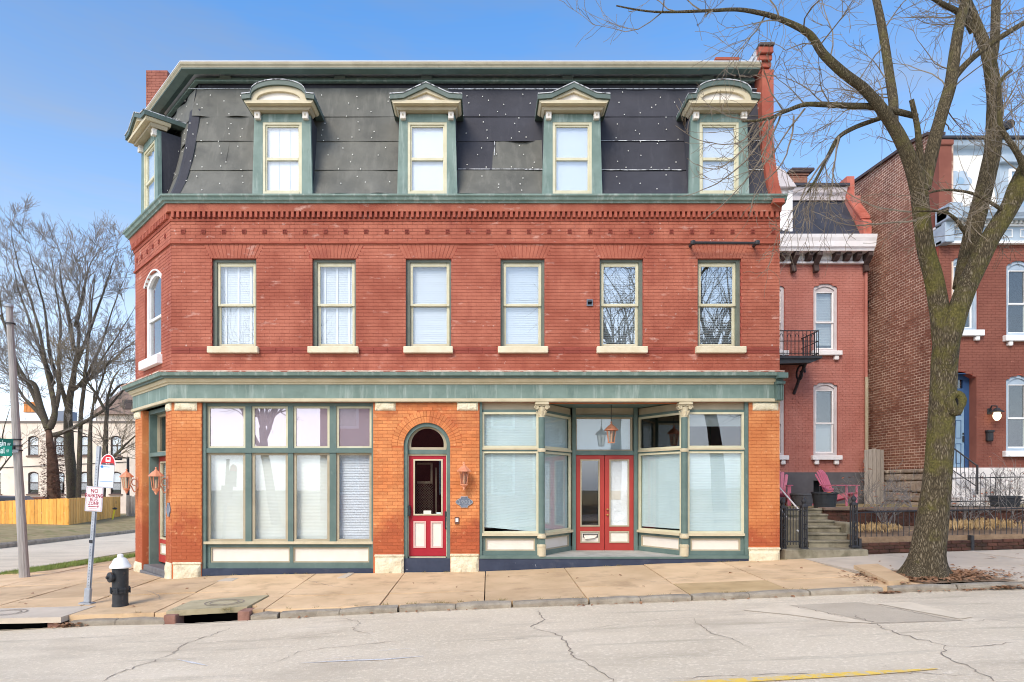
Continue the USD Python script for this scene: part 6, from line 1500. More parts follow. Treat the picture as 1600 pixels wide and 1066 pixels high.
# front entablature and shingled mansard
part(H3, 'entablature', MB(I3).box(H3X - .02, H3R, -.08, .2, z3(381), z3(352)), PALEB)
part(H3, 'entablature_bead', MB(I3).box(H3X - .03, H3R, -.14, .2, z3(383), z3(379)).box(H3X - .03, H3R, -.14, .2, z3(356), z3(353)), WHITE)
q = MB(I3); x = H3X + .1
while x < H3R: q.box(x, x + .06, -.2, -.13, z3(353), z3(349)); x += .12
part(H3, 'dentils', q, WHITE, kind='stuff')
q = MB(I3)
for a, b in ((1482, 1530), (1545, 1578), (1590, 1625), (1640, 1690)):
    q.box(x3(a), x3(b), -.10, -.08, z3(373), z3(372)).box(x3(a), x3(b), -.10, -.08, z3(361), z3(360)).box(x3(a), x3(a + 1), -.10, -.08, z3(372), z3(361)).box(x3(b - 1), x3(b), -.10, -.08, z3(372), z3(361))
part(H3, 'entablature_panel', q, WHITE)
part(H3, 'cornice', MB().sweep([(H3X - .05, H3Y), (H3R, H3Y)], [(0, z3(349)), (.35, z3(349)), (.36, z3(346)), (.45, z3(342)), (.48, z3(334)), (0, z3(330))]), PALEB)
part(H3, 'cornice_end', MB(I3).cbox(H3X - .05, H3X + .30, -.5, .1, z3(352), z3(328), .02).cbox(H3X - .03, H3X + .22, -.3, .1, z3(384), z3(352), .02), PALEB)
SHING = M('white_shingle', lin(222, 218, 206), lin(234, 230, 220), scale=5, rough=.75, island=.05, stains=[(lin(188, 180, 160), 3, .58, .74, .5)])
mz0, mz1 = z3(334), Z_(241, 18.4)
q = MB(); qb = MB()
nrow = 15; dh = (mz1 - mz0) / nrow
fl_c = (x3(1508), mz0 + .54 * (mz1 - mz0))
for i in range(nrow):
    z = mz0 + i * dh; y = H3Y + .02 + .38 * i / nrow; x = H3X + .32 + (i % 2) * .08
    while x < H3R:
        th = np.linspace(math.pi, 2 * math.pi, 6)
        pts = [(x - .078 * -math.cos(a) if False else x + .078 * math.cos(a), y - .014, z + .02 + .07 * math.sin(a)) for a in th] + [(x + .078, y + .02, z + dh * 1.5), (x - .078, y + .02, z + dh * 1.5)]
        d_ = math.hypot(x - fl_c[0], z - fl_c[1]); ang = math.atan2(z - fl_c[1], x - fl_c[0])
        q.add(pts, [(0, k, k + 1) for k in range(1, 7)]); x += .165
part(H3, 'shingles', q, SHING, kind='stuff'); fy = H3Y + .02 + .38 * .54 - .03
fp_ = [Point(fl_c[0] + .2 * math.cos(a), fl_c[1] + .2 * math.sin(a)).buffer(.125, 6) for a in np.linspace(0, 2 * math.pi, 7)[:-1]]
fu = fp_[0]
for g in fp_[1:]: fu = fu.union(g)
fu = fu.union(Point(*fl_c).buffer(.16))
FT3 = np.array([[1, 0, 0, 0], [0, 1, .38 / (mz1 - mz0), -.38 / (mz1 - mz0) * fl_c[1] + fy], [0, 0, 1, 0], [0, 0, 0, 1.0]])
fl_ = part(H3, 'shingle_flower', MB(FT3).prism(fu, -.012, .02), PALEB, label='blue flower set into the white shingles')
part(fl_, 'flower_centre', MB(FT3).prism(Point(*fl_c).buffer(.11, 4), -.02, -.011), BLUE)
part(H3, 'mansard_body', MB().add([(H3X + .2, H3Y + .03, mz0 - .1), (H3R, H3Y + .03, mz0 - .1), (H3R, H3Y + .45, mz1), (H3X + .2, H3Y + .45, mz1), (H3R, 30, mz1), (H3X + .2, 30, mz1)], [(0, 1, 2, 3), (3, 2, 4, 5)]), SHING)
part(H3, 'top_cornice', MB().sweep([(H3X + .1, 18.42), (H3R, 18.42)], [(0, mz1 - .05), (.05, mz1 - .05), (.08, mz1 + .1), (.22, mz1 + .14), (.26, mz1 + .27), (0, mz1 + .3)]), PALEB)
part(H3, 'roof_edge', MB().box(H3X + .1, H3R, 18.1, 31, mz1 + .3, mz1 + .36), FELT_BLACK)
dd = part(H3, 'dormer', MB(I3).box(x3(1560), x3(1640), -.05, .9, z3(334), z3(255)), PALEB)
part(dd, 'dormer_window', MB(I3).box(x3(1573), x3(1577), -.09, .0, z3(330), z3(266)).box(x3(1610), x3(1614), -.09, .0, z3(330), z3(266)).box(x3(1577), x3(1610), -.09, 0, z3(270), z3(266)).box(x3(1577), x3(1610), -.08, 0, z3(299), z3(296)).box(x3(1577), x3(1610), -.09, 0, z3(332), z3(329)), WHITE)
part(dd, 'pane', MB(I3).box(x3(1577), x3(1610), -.06, -.055, z3(329), z3(270)), GLASS_UP)
part(dd, 'dormer_hood', MB(I3).box(x3(1556), x3(1644), -.2, 1.0, z3(258), z3(247)), PALEB)
part(H3, 'roof_vent', MB(I3).tube([(x3(1590), .6, mz1 + .3), (x3(1590), .6, mz1 + .75), (x3(1590), .5, mz1 + .78), (x3(1588), .2, mz1 + .72)], .12, 10), IRON)
# bare side wall
SWT = frameT((H3X, 33.0, 0), (0, -1))      # local x from 0 (far end) to 15 (front corner)
ZW = 11.35
sw = sbox(0, z3(731), 15.0, ZW + .35)
side_poly = Polygon([(0, z3(731)), (14.98, z3(731)), (14.98, 10.9), (14.7, 11.0), (14.62, 11.2), (13.9, 11.35), (0, 12.3)])
part(H3, 'gable_wall', MB(SWT).prism(side_poly, .004, .4), PALEM)
part(H3, 'brickwork', brick_mb(bricks(side_poly, 0, L=.22, H=.080, joint=.022, seed=51, jit=.006, flemish=6), .018, T=SWT), OLDB, kind='stuff', label='old brown brickwork of the side wall')
part(H3, 'parapet_end', MB().cbox(H3X - .012, H3X + .33, H3Y - .03, H3Y + .4, z3(378), 10.72, .01).cbox(H3X - .04, H3X + .36, H3Y - .08, H3Y + .4, 10.72, 10.86, .02), REDH)
part(H3, 'coping', MB(SWT).prism(Polygon([(0, 12.3), (13.9, 11.35), (14.65, 11.2), (14.65, 11.28), (13.95, 11.43), (0, 12.38)]), -.08, .42), BROWN)
rr = np.random.default_rng(14); q = []
z = .3
row = 0
sbm = M('rubble_stone', lin(150, 136, 120), lin(180, 166, 148), scale=4, rough=.95, bump=.8, bscale=14, bdist=.04, stains=[(lin(110, 98, 86), 3, .54, .7, .6)], objrand=.08)
found = part(H3, 'stone_foundation', MB(SWT).box(0, 15, .03, .4, .2, z3(731)), JOINT)
while z < z3(731) - .1:
    h_ = min(rr.uniform(.2, .34), z3(731) - z); x = rr.uniform(4, 4.4)
    while x < 15:
        w_ = min(rr.uniform(.3, .75), 15 - x)
        if w_ > .08: part(found, 'stone', MB(SWT).cbox(x + .012, x + w_ - .012, -.03 - rr.uniform(0, .05), .05, z + .012, z + h_ - .012, .03), sbm)
        x += w_
    z += h_
for (y, z) in ((24.2, 4.35), (21.4, 2.75) if False else (21.6, 4.35), (24.0, 7.4), (21.4, 7.4)):
    st = Polygon([(33 - y + (.17 if i % 2 == 0 else .07) * math.cos(math.pi / 2 + i * math.pi / 5), z + (.17 if i % 2 == 0 else .07) * math.sin(math.pi / 2 + i * math.pi / 5)) for i in range(10)])
    part(H3, 'anchor_star', MB(SWT).prism(st, -.05, .0), IRON)
# lamp and letter box
t = thing('porch_lamp', 'lit black porch lamp on the red wall right of the blue door', 'lamp', (x3(1549), H3Y - .2, z3(650)))
lx, ly, lz = x3(1549), H3Y - .2, z3(650)
part(t, 'shade', MB().lathe([(.0, .20), (.05, .19), (.10, .13), (.16, .10), (.165, .08), (0, .08)], (lx, ly, lz), 14), IRON)
part(t, 'globe', MB().lathe([(.0, -.15), (.05, -.13), (.09, -.06), (.095, .0), (.07, .07), (0, .08)], (lx, ly, lz), 14), usdkit.material(stage, '/World/Looks/lamp_globe', {'e': ('emission', {'color': (1.0, .82, .55), 'strength': 2.4})}, [], surface='e.emission'))
part(t, 'arm', MB().tube([(lx - .06, H3Y, lz + .12), (lx - .06, H3Y - .1, lz + .26), (lx, ly, lz + .24), (lx, ly, lz + .19)], .02, 6).cbox(lx - .12, lx + .0, H3Y - .03, H3Y, lz + .04, lz + .2, .01), IRON)
t = thing('letter_box', 'small black letter box under the porch lamp on the red wall', 'letter box', (x3(1543.5), H3Y, z3(681)))
part(t, 'body', MB(I3).cbox(x3(1539), x3(1548.5), -.12, .0, z3(690), z3(675), .03), IRON); part(t, 'lid', MB(I3).cbox(x3(1538.5), x3(1549), -.14, .0, z3(676), z3(672.5), .015), IRON)

# ------------------------------------------------------------------ front gardens on the right
WALLB = M('dark_garden_brick', lin(70, 46, 38), lin(104, 66, 52), scale=4, rough=.95, bump=.6, island=.35, objrand=.3, stains=[(lin(52, 50, 40), 2, .52, .68, .6)])
STEPM = M('mossy_step_stone', lin(118, 110, 92), lin(146, 138, 116), scale=3, rough=.95, bump=.5, stains=[(lin(76, 72, 52), 2.5, .5, .68, .7)])
COPE = M('brown_coping_stone', lin(108, 90, 76), lin(132, 112, 96), scale=4, rough=.9, bump=.4)
yd = single('front_yard', MB().add(*grid(6.25, 34, 16.15, 40, 20, 12, lambda x, y: 1.06 + 0 * x + np.clip(x - 12, 0, 30) * .03)), LAWN, kind='structure')
single('planting_bed', MB().flat(sbox(8.0, 14.4, 34, 16.1), lambda x, y: .52 + .02 * np.clip(x - 8, 0, 30) + (y - 14.4) * .06, .5, sub=.5), DIRT, kind='structure')
gw = thing('garden_wall', 'low dark brick garden wall along the pavement right of the stone steps', 'wall', (12, 14.4, .2))
def wz(x): return .40 + (x - 8) * .028
part(gw, 'core', MB().flat(sbox(7.92, 14.33, 30, 14.5), lambda x, y: wz(x) - .005, .9, sub=1.0), JOINT)
r = np.random.default_rng(61); cnt = 0
for row in range(5):
    x = 7.92 - (row % 2) * .11
    while x < 18:
        zt_ = float(wz(x + .1)) - row * .076
        if zt_ - .07 > float(walk_z(x, 14.3)) - .1 and x + .21 > 7.93:
            part(gw, 'brick', MB().cbox(max(x, 7.92), x + .208, 14.30 + r.uniform(-.008, .008), 14.36, zt_ - .068, zt_ - r.uniform(0, .006), .008), WALLB); cnt += 1
        x += .22
bw_ = thing('retaining_wall', 'dark brick retaining wall with brown coping behind the planting bed', 'wall', (12, 16.1, .5))
part(bw_, 'core', MB().box(8.0, 34, 16.03, 16.2, .3, 1.02), JOINT)
part(bw_, 'brickwork', brick_mb(bricks(sbox(8.0, .45, 24, 1.03), 16.0, L=.22, H=.076, joint=.01, seed=63, jit=.012), .04), WALLB, kind='stuff')
for k in range(16): part(bw_, 'coping_stone', MB().cbox(8.0 + k * 1.0, 8.99 + k * 1.0, 15.93, 16.25, 1.03 + max(0, k - 4) * .03, 1.10 + max(0, k - 4) * .03, .015), COPE)
st = thing('stone_steps', 'worn mossy stone steps leading up to the salmon house', 'steps', (7.4, 14.5, .1))
part(st, 'bottom_slab', MB().cbox(6.25, 8.0, 14.06, 14.62, -.2, .284, .02), STEPM)
for k, (y, z) in enumerate(((14.58, .43), (14.86, .57), (15.14, .71), (15.42, .83), (15.7, .96), (15.98, 1.08))):
    part(st, 'step', MB().cbox(6.98, 7.98, y - .03, y + .34, z - .045, z, .012), STEPM)
    part(st, 'riser', MB().box(7.0, 7.97, y, y + .3, z - .2, z - .045), STEPM)
part(st, 'side_wall', MB().cbox(6.5, 6.97, 14.62, 16.2, -.1, .9, .03), STEPM); part(st, 'side_wall', MB().cbox(7.985, 8.2, 14.9, 16.02, .1, .8, .03), STEPM)
hr = thing('handrail', 'white pipe handrail running up beside the stone steps', 'handrail', (6.9, 15, .5))
A_, B_ = np.array([X_(1250, 14.45), 14.45, Z_(799, 14.45)]), np.array([X_(1216, 16.0), 16.0, Z_(760, 16.0)])
part(hr, 'top_rail', MB().tube([A_, B_], .02, 6), LK('white_paint', (1, 1, 1))); off = np.array([0, 0, -.48])
part(hr, 'lower_rail', MB().tube([A_ + off, B_ + off], .018, 6), LK('white_paint', (1, 1, 1)))
part(hr, 'post', MB().tube([A_ + [0, 0, .02], A_ + [0, 0, -.95]], .02, 6), IRON)
# iron posts and fence
def iron_post(px, label):
    x = X_(px, 14.3); z0 = float(walk_z(x, 14.3)) + (.15 if px < 1340 else .1)
    t = thing('fence_post', label, 'fence post', (x, 14.3, z0), group=None)
    q = MB()
    for dx in (-.045, .045):
        for dy in (-.045, .045): q.box(x + dx - .012, x + dx + .012, 14.3 + dy - .012, 14.3 + dy + .012, z0, z0 + .92)
    q.cbox(x - .075, x + .075, 14.225, 14.375, z0, z0 + .05, .01).cbox(x - .065, x + .065, 14.235, 14.365, z0 + .90, z0 + .95, .01)
    part(t, 'cage', q, IRON)
    q = MB()
    for h_ in (.2, .5, .78):
        th = np.linspace(0, 2 * math.pi, 10); q.tube(np.c_[x + .04 * np.cos(th), 0 * th + 14.25, z0 + h_ + .06 * np.sin(th)], .01, 4, cap=False)
    part(t, 'scrollwork', q, IRON)
    part(t, 'finial', MB().lathe([(.05, z0 + .95), (.03, z0 + .98), (.055, z0 + 1.03), (.05, z0 + 1.07), (.02, z0 + 1.1), (0, z0 + 1.14)], (x, 14.3, 0), 10), IRON)
iron_post(1223, 'ornate black iron post nearest the big brick building'); iron_post(1256, 'ornate black iron post between gate and stone steps'); iron_post(1334, 'ornate black iron post right of the stone steps')
ga = thing('iron_gate', 'small black iron gate between two ornate posts left of the steps', 'gate', (X_(1240, 14.3), 14.3, .3))
q = MB(); xa, xb = X_(1223, 14.3) + .07, X_(1256, 14.3) - .07
for z in (.42, 1.10): q.box(xa, xb, 14.29, 14.31, z, z + .03)
part(ga, 'rail', q, IRON)
for i in range(5):
    x = xa + (xb - xa) * (i + .5) / 5; part(ga, 'bar', MB().tube([(x, 14.3, .36), (x, 14.3, 1.18)], .009, 5), IRON)
fe = thing('iron_fence', 'long low black iron fence with hooped tops standing on the garden wall', 'fence', (12, 14.42, .4))
fz0 = lambda x: wz(x)
fx0, fx1 = X_(1340, 14.42), 17.5
xsF = np.linspace(fx0, fx1, 40)
part(fe, 'lower_rail', MB().tube(np.c_[xsF, 0 * xsF + 14.42, wz(xsF) + .055 + .006 * np.sin(xsF * 2)], .014, 5), IRON)
part(fe, 'upper_rail', MB().tube(np.c_[xsF, 0 * xsF + 14.42, wz(xsF) + .64 + .008 * np.sin(xsF * 1.6)], .016, 5), IRON)
k = 0; x = fx0 + .06
while x < fx1:
    z = float(wz(x)); part(fe, 'bar', MB().tube([(x, 14.42, z + .03), (x + r.normal(0, .004), 14.42, z + .66)], .0085, 4), IRON)
    if k % 2 == 0 and x > X_(1485, 14.42):
        th = np.linspace(0, math.pi, 9); part(fe, 'hoop', MB().tube(np.c_[x + .058 - .058 * np.cos(th), 0 * th + 14.42, z + .65 + .12 * np.sin(th) ** .7], .0075, 4), IRON)
    x += .116; k += 1
for px in (1341, 1516): part(fe, 'stay', MB().box(X_(px, 14.36) - .03, X_(px, 14.36) + .03, 14.28, 14.40, .1, float(wz(X_(px, 14.36))) + .1), IRON)
f2 = thing('iron_fence', 'upper black iron fence in front of the white base of the far house', 'fence', (13, 16.4, 1.1))
xa, xb = X_(1486, 16.4), 17.5
part(f2, 'rail', MB().tube([(xa, 16.4, Z_(747.5, 16.4)), (xb, 16.4, Z_(747.5, 16.4) + .1)], .014, 5), IRON); part(f2, 'lower_rail', MB().tube([(xa, 16.4, Z_(784, 16.4)), (xb, 16.4, Z_(784, 16.4) + .1)], .014, 5), IRON)
x = xa; k = 0
while x < xb:
    part(f2, 'bar', MB().tube([(x, 16.4, 1.1), (x, 16.4, Z_(747, 16.4))], .008, 4), IRON)
    if k % 2 == 0: th = np.linspace(0, math.pi, 9); part(f2, 'hoop', MB().tube(np.c_[x + .06 - .06 * np.cos(th), 0 * th + 16.4, Z_(747, 16.4) + .13 * np.sin(th) ** .7], .0075, 4), IRON)
    x += .12; k += 1
pr_ = thing('porch_railing', 'black iron stair railing sloping down from the blue door', 'railing', (X_(1527, 17), 17, 1.6))
a_, b_ = np.array([X_(1488, 17.4), 17.4, Z_(699, 17.4)]), np.array([X_(1527, 16.9), 16.9, Z_(728, 16.9)])
dn = np.array([0, 0, -.62])
part(pr_, 'top_rail', MB().tube([a_, b_], .02, 6), IRON); part(pr_, 'lower_rail', MB().tube([a_ + dn * .95, b_ + dn * .85], .014, 6), IRON); part(pr_, 'post', MB().tube([b_ + [0, 0, .03], b_ + [0, 0, -.72]], .025, 6), IRON)
for i in range(1, 6): c = a_ + (b_ - a_) * i / 6; part(pr_, 'baluster', MB().tube([c, c + dn * .9], .009, 4), IRON)
ps = thing('porch_steps', 'pale stone porch steps below the blue door', 'steps', (X_(1500, 17.6), 17.6, 1.2))
for k in range(4): part(ps, 'step', MB().cbox(X_(1470, 17.6), X_(1532, 17.6), 16.9 + k * .27, 17.96, 1.1 + k * .22, 1.32 + k * .22, .01), LK('white_limewash_base', (1, 1, 1)))
# chairs, tubs, gate
PINK = M('faded_pink_paint', lin(196, 104, 124), lin(210, 122, 140), scale=4, rough=.5)
def adirondack(o, label):
    t = thing('garden_chair', label, 'chair', o, group=None)
    x, y, z = o; q = MB
    for i in range(6):
        yy = y - .28 + i * .095; part(t, 'seat_slat', q().cbox(x - .26, x + .26, yy, yy + .082, z + .36 - i * .022 - .02, z + .36 - i * .022, .005), PINK)
    n = 7
    for i in range(n):
        s_ = (i - 3) / 3; h_ = .98 - .13 * s_ * s_
        xb, xt = x + s_ * .21, x + s_ * .30
        b = np.array([[xb - .033, y + .24, z + .24], [xb + .033, y + .24, z + .24], [xt + .043, y + .52, z + h_], [xt, y + .53, z + h_ + .03], [xt - .043, y + .52, z + h_]])
        v = np.vstack([b, b + [0, .022, .008]]); part(t, 'back_slat', q().mesh(trimesh.convex.convex_hull(v)), PINK)
    for s_ in (-1, 1):
        part(t, 'armrest', q().cbox(x + s_ * .34 - .07, x + s_ * .34 + .07, y - .36, y + .40, z + .55, z + .575, .012), PINK)
        part(t, 'leg', q().cbox(x + s_ * .31 - .045, x + s_ * .31 + .045, y - .32, y - .29, z, z + .55, .006), PINK)
        part(t, 'leg', q().mesh(trimesh.convex.convex_hull(np.array([[x + s_ * .28 + d, yy, zz] for d in (-.014, .014) for yy, zz in ((y - .3, z + .24), (y - .3, z + .36), (y + .62, z), (y + .70, z), (y + .3, z + .22), (y + .25, z + .27))]))), PINK)
    part(t, 'back_rail', q().cbox(x - .27, x + .27, y + .30, y + .33, z + .42, z + .48, .006), PINK)
    return t
ch1 = adirondack((0, 0, 0), 'x') if False else adirondack((X_(1313, 18.7), 18.7, 1.06), 'pink slatted garden chair behind the dark planter tub')
o1 = (X_(1313, 18.7), 18.7, 1.06)
xf = UsdGeom.Xformable(ch1.prim); xf.AddRotateZOp().Set(38.0)
copy_of(ch1, 'garden_chair', 'pink slatted garden chair half hidden by the big brick building', 'chair', (X_(1213, 18.9), 18.9, 1.06), rotz=-20)
TUB = M('dark_plastic_tub', lin(44, 48, 52), lin(54, 58, 62), scale=5, rough=.6)
def tub(px, py0, py1, Y, r_, label, m):
    x = X_(px, Y); z0 = 1.06; z1 = Z_(py0, Y); t = thing('planter_tub', label, 'planter', (x, Y, z0))
    part(t, 'tub', MB().lathe([(0, z0), (r_ * .82, z0), (r_ * .98, z1 - .05), (r_ * 1.04, z1 - .045), (r_ * 1.04, z1), (r_ * .95, z1), (r_ * .93, z1 - .06), (0, z1 - .06)], (x, Y, 0), 20), m)
    for h_ in (.3, .7): part(t, 'hoop', MB().lathe([(r_ * (.82 + .16 * h_), z0 + (z1 - z0) * h_ - .012), (r_ * (.82 + .16 * h_) + .012, z0 + (z1 - z0) * h_ - .012), (r_ * (.82 + .16 * h_) + .014, z0 + (z1 - z0) * h_ + .012), (r_ * (.82 + .16 * h_), z0 + (z1 - z0) * h_ + .012)], (x, Y, 0), 20), m)
    return t
tub(1288.5, 769, 792, 16.9, .30, 'dark round planter tub in front of the pink chair', TUB); tub(1253, 771, 786, 18.4, .30, 'grey round tub between the two pink chairs', M('grey_tub', lin(88, 88, 90), rough=.7)); tub(1570, 775, 790, 16.8, .34, 'black planter tub behind the fence at the right edge', TUB)
g_ = thing('wooden_gate', 'tall weathered grey plank gate in the gap between the two right houses', 'gate', (X_(1365, 20.3), 20.3, 1.06))
GW = M('weathered_grey_wood', lin(138, 130, 120), lin(166, 158, 146), scale=5, rough=.9, bump=.4, stretch=(8, 8, .6), objrand=.12)
xa = X_(1351, 20.1)
for i in range(5): part(g_, 'board', MB().cbox(xa + i * .118, xa + i * .118 + .108, 20.1, 20.13, 1.0, Z_(701, 20.1) - .02 * abs(i - 2), .006), GW)
part(g_, 'rail', MB().box(xa, xa + .59, 20.13, 20.17, 1.4, 1.5).box(xa, xa + .59, 20.13, 20.17, 2.3, 2.4), GW)

# ------------------------------------------------------------------ trees
def path(rng, p, d, L, n, wander, up):
    pts = [np.array(p, float)]; d = np.array(d, float); d /= np.linalg.norm(d)
    for i in range(n):
        d = d + rng.normal(0, wander, 3) + np.array([0, 0, up]); d /= np.linalg.norm(d); pts.append(pts[-1] + d * L / n)
    return np.array(pts)
def side_dir(rng, t, lo, hi):
    u = rng.normal(0, 1, 3); u -= t * np.dot(u, t); u /= np.linalg.norm(u) + 1e-9; a = rng.uniform(lo, hi)
    return t * math.cos(a) + u * math.sin(a)
def grow(mb, rng, p, d, L, r0, depth, wander=.16, up=.05, kids=(3, 5), spread=(.5, 1.0), shrink=(.45, .75), rmin=.004, tips=None):
    n = max(4, min(9, int(L / .18)))
    pts = path(rng, p, d, L, n, wander, up)
    rad = np.linspace(r0, max(r0 * .45, rmin), len(pts))
    mb.tube(pts, rad, 8 if r0 > .06 else 5 if r0 > .018 else 3, cap=False)
    if tips is not None and depth <= 0: tips.append(pts[-1])
    if depth <= 0: return
    for k in range(rng.integers(kids[0], kids[1] + 1)):
        i = rng.uniform(.25, 1.0) * (len(pts) - 1); j = min(int(i), len(pts) - 2); q_ = pts[j] + (pts[j + 1] - pts[j]) * (i - j)
        t = pts[j + 1] - pts[j]; t /= np.linalg.norm(t)
        grow(mb, rng, q_, side_dir(rng, t, *spread), L * rng.uniform(*shrink), max(np.interp(i, range(len(rad)), rad) * .62, rmin), depth - 1, wander, up, kids, spread, shrink, rmin, tips)
    t = pts[-1] - pts[-2]; t /= np.linalg.norm(t)
    grow(mb, rng, pts[-1], side_dir(rng, t, .0, .3), L * rng.uniform(.5, .8), rad[-1], depth - 1, wander, up, kids, spread, shrink, rmin, tips)

def bark_mat(name, bark1, bark2, moss1, moss2, amount, zfade=None):
    n = {'geo': ('geometry', {}), 'map': ('mapping', {'mapping_type': 'point', 'scale': (1, 1, .22)}), 'v': ('voronoi_texture', {'feature': 'distance_to_edge', 'scale': 44.0}), 'nd': ('noise_texture', {'scale': 9.0, 'detail': 4.0}),
         'mixv': ('mix_vector', {'fac': .12}), 'vr': ('rgb_ramp', {'ramp': [(.0, tuple(.35 * c for c in bark1)), (.16, bark1), (.55, bark2)]}),
         'nm': ('noise_texture', {'scale': 2.4, 'detail': 7.0, 'roughness': .68}), 'mr': ('map_range', {'from_min': .62 - amount * .45, 'from_max': .78 - amount * .45, 'to_min': 0.0, 'to_max': .95, 'clamp': True}),
         'nc': ('noise_texture', {'scale': 30.0, 'detail': 3.0}), 'mc': ('rgb_ramp', {'ramp': [(.3, moss1), (.7, moss2)]}), 'mul': ('mix_color', {'blend_type': 'multiply', 'fac': .45}),
         'mx': ('mix_color', {}), 'b': ('bump', {'strength': .9, 'distance': .03}), 'p': ('principled_bsdf', {'roughness': .95, 'specular_ior_level': .2})}
    l = [('geo.position', 'map.vector'), ('map.vector', 'nd.vector'), ('map.vector', 'mixv.a'), ('nd.color', 'mixv.b'), ('mixv.result', 'v.vector'), ('v.distance', 'vr.fac'), ('geo.position', 'nm.vector'), ('nm.fac', 'mr.value'),
         ('geo.position', 'nc.vector'), ('nc.fac', 'mc.fac'), ('mr.result', 'mx.fac'), ('vr.color', 'mx.a'), ('mc.color', 'mx.b'), ('mx.result', 'p.base_color'), ('v.distance', 'b.height'), ('b.normal', 'p.normal')]
    if zfade:
        n['xyz'] = ('separate_xyz', {}); n['zf'] = ('map_range', {'from_min': zfade[0], 'from_max': zfade[1], 'to_min': zfade[2], 'to_max': zfade[3], 'clamp': True}); n['sub'] = ('math', {'math_type': 'add'})
        l = [x for x in l if x != ('nm.fac', 'mr.value')] + [('geo.position', 'xyz.vector'), ('xyz.z', 'zf.value'), ('zf.result', 'sub.value1'), ('nm.fac', 'sub.value2'), ('sub.value', 'mr.value')]
    return usdkit.material(stage, '/World/Looks/' + name, n, l, surface='p.BSDF')
BARK = bark_mat('mossy_bark', lin(88, 78, 60), lin(150, 138, 116), lin(70, 67, 34), lin(108, 101, 56), .42, (.3, 1.9, -.13, .0))
BARK_L = bark_mat('branch_bark', lin(92, 82, 62), lin(128, 116, 92), lin(84, 80, 44), lin(108, 102, 64), .22)
TWIG = M('pale_twigs', lin(104, 93, 78), lin(134, 122, 104), scale=5, rough=.9)
TWIG_D = M('dark_twigs', lin(104, 98, 92), lin(132, 125, 118), scale=1, rough=.9)
BARK_D = bark_mat('grey_bark', lin(96, 87, 76), lin(126, 116, 103), lin(96, 94, 66), lin(110, 106, 78), .22)

TY = 11.05
tb = (X_(1450, TY), TY, float(walk_z(X_(1450, TY), TY)))
TR = thing('street_tree', 'bare street tree with mossy green forked trunk on the verge', 'tree', tb)
rt = np.random.default_rng(77)
def limb(spec, y0=0.0, y1=0.0, sub=6):
    """spec: (px, py, radius px); depth runs from TY + y0 to TY + y1"""
    s = np.array(spec, float); n = len(s); t = np.arange(n); tt = np.linspace(0, n - 1, (n - 1) * sub + 1)
    P_ = np.stack([PchipInterpolator(t, s[:, k])(tt) for k in range(3)], 1); Y = TY + y0 + (y1 - y0) * tt / (n - 1)
    return np.c_[(P_[:, 0] - CX) * Y / FPX, Y, EYE + (CY - P_[:, 1]) * Y / FPX], P_[:, 2] * Y / FPX
def bumpy_tube(pts, rad, sides=20, amp=.05, seed=0, freq=5.0, flare=None):
    q = MB().tube(pts, rad, sides, cap=True); v, f = q.arrays(); n = len(pts)
    c = np.vstack([np.repeat(pts, sides, 0), pts[:1], pts[-1:]]); d = v - c; rr = np.linalg.norm(d, axis=1, keepdims=True) + 1e-9
    ns = meshkit.fbm(np.c_[v[:, 0] * freq * 2, v[:, 1] * freq * 2, v[:, 2] * freq * .6], 3, seed) - .5
    v = c + d * (1 + amp * 2 * ns[:, None])
    if flare is not None:
        ang = np.arctan2(d[:, 1], d[:, 0]); k = np.clip((flare - v[:, 2]) / .45, 0, 1)[:, None] ** 2
        v[:, :2] += (d[:, :2] * k * (.40 + .26 * np.cos(5 * ang + .7))[:, None])
    return MB().add(v, f)
tp, tr = limb([(a_, b_, c_ * .84) for a_, b_, c_ in [(1446, 912, 36), (1448, 880, 31), (1453, 840, 28), (1461, 780, 24.5), (1467, 720, 23), (1471, 660, 22), (1474, 600, 21.5), (1477, 550, 21.5), (1480, 518, 21.5), (1482, 495, 12)]], 0, .1, 5)
tp[0, 2] = tb[2] - .12
trunk = part(TR, 'trunk', bumpy_tube(tp, tr, 32, .055, 3, 5, tb[2] + .42), BARK, smooth=50)
kp = np.array([X_(1484, TY), TY - .175, Z_(632, TY)])
th = np.linspace(0, 2 * math.pi, 16)
part(trunk, 'knot', MB().tube(np.c_[kp[0] + .08 * np.cos(th) * (1 + .2 * np.sin(3 * th)), kp[1] + .05 * np.abs(np.cos(th)), kp[2] + .155 * np.sin(th)], .072 + .018 * np.sin(2 * th + 1), 9, cap=False), BARK, smooth=60)
part(trunk, 'knot_hollow', MB().mesh(trimesh.creation.icosphere(2, 1.0).apply_transform(np.diag([.035, .05, .11, 1.0])).apply_translation(kp + [0, .035, 0])), BLACKHOLE, smooth=True)
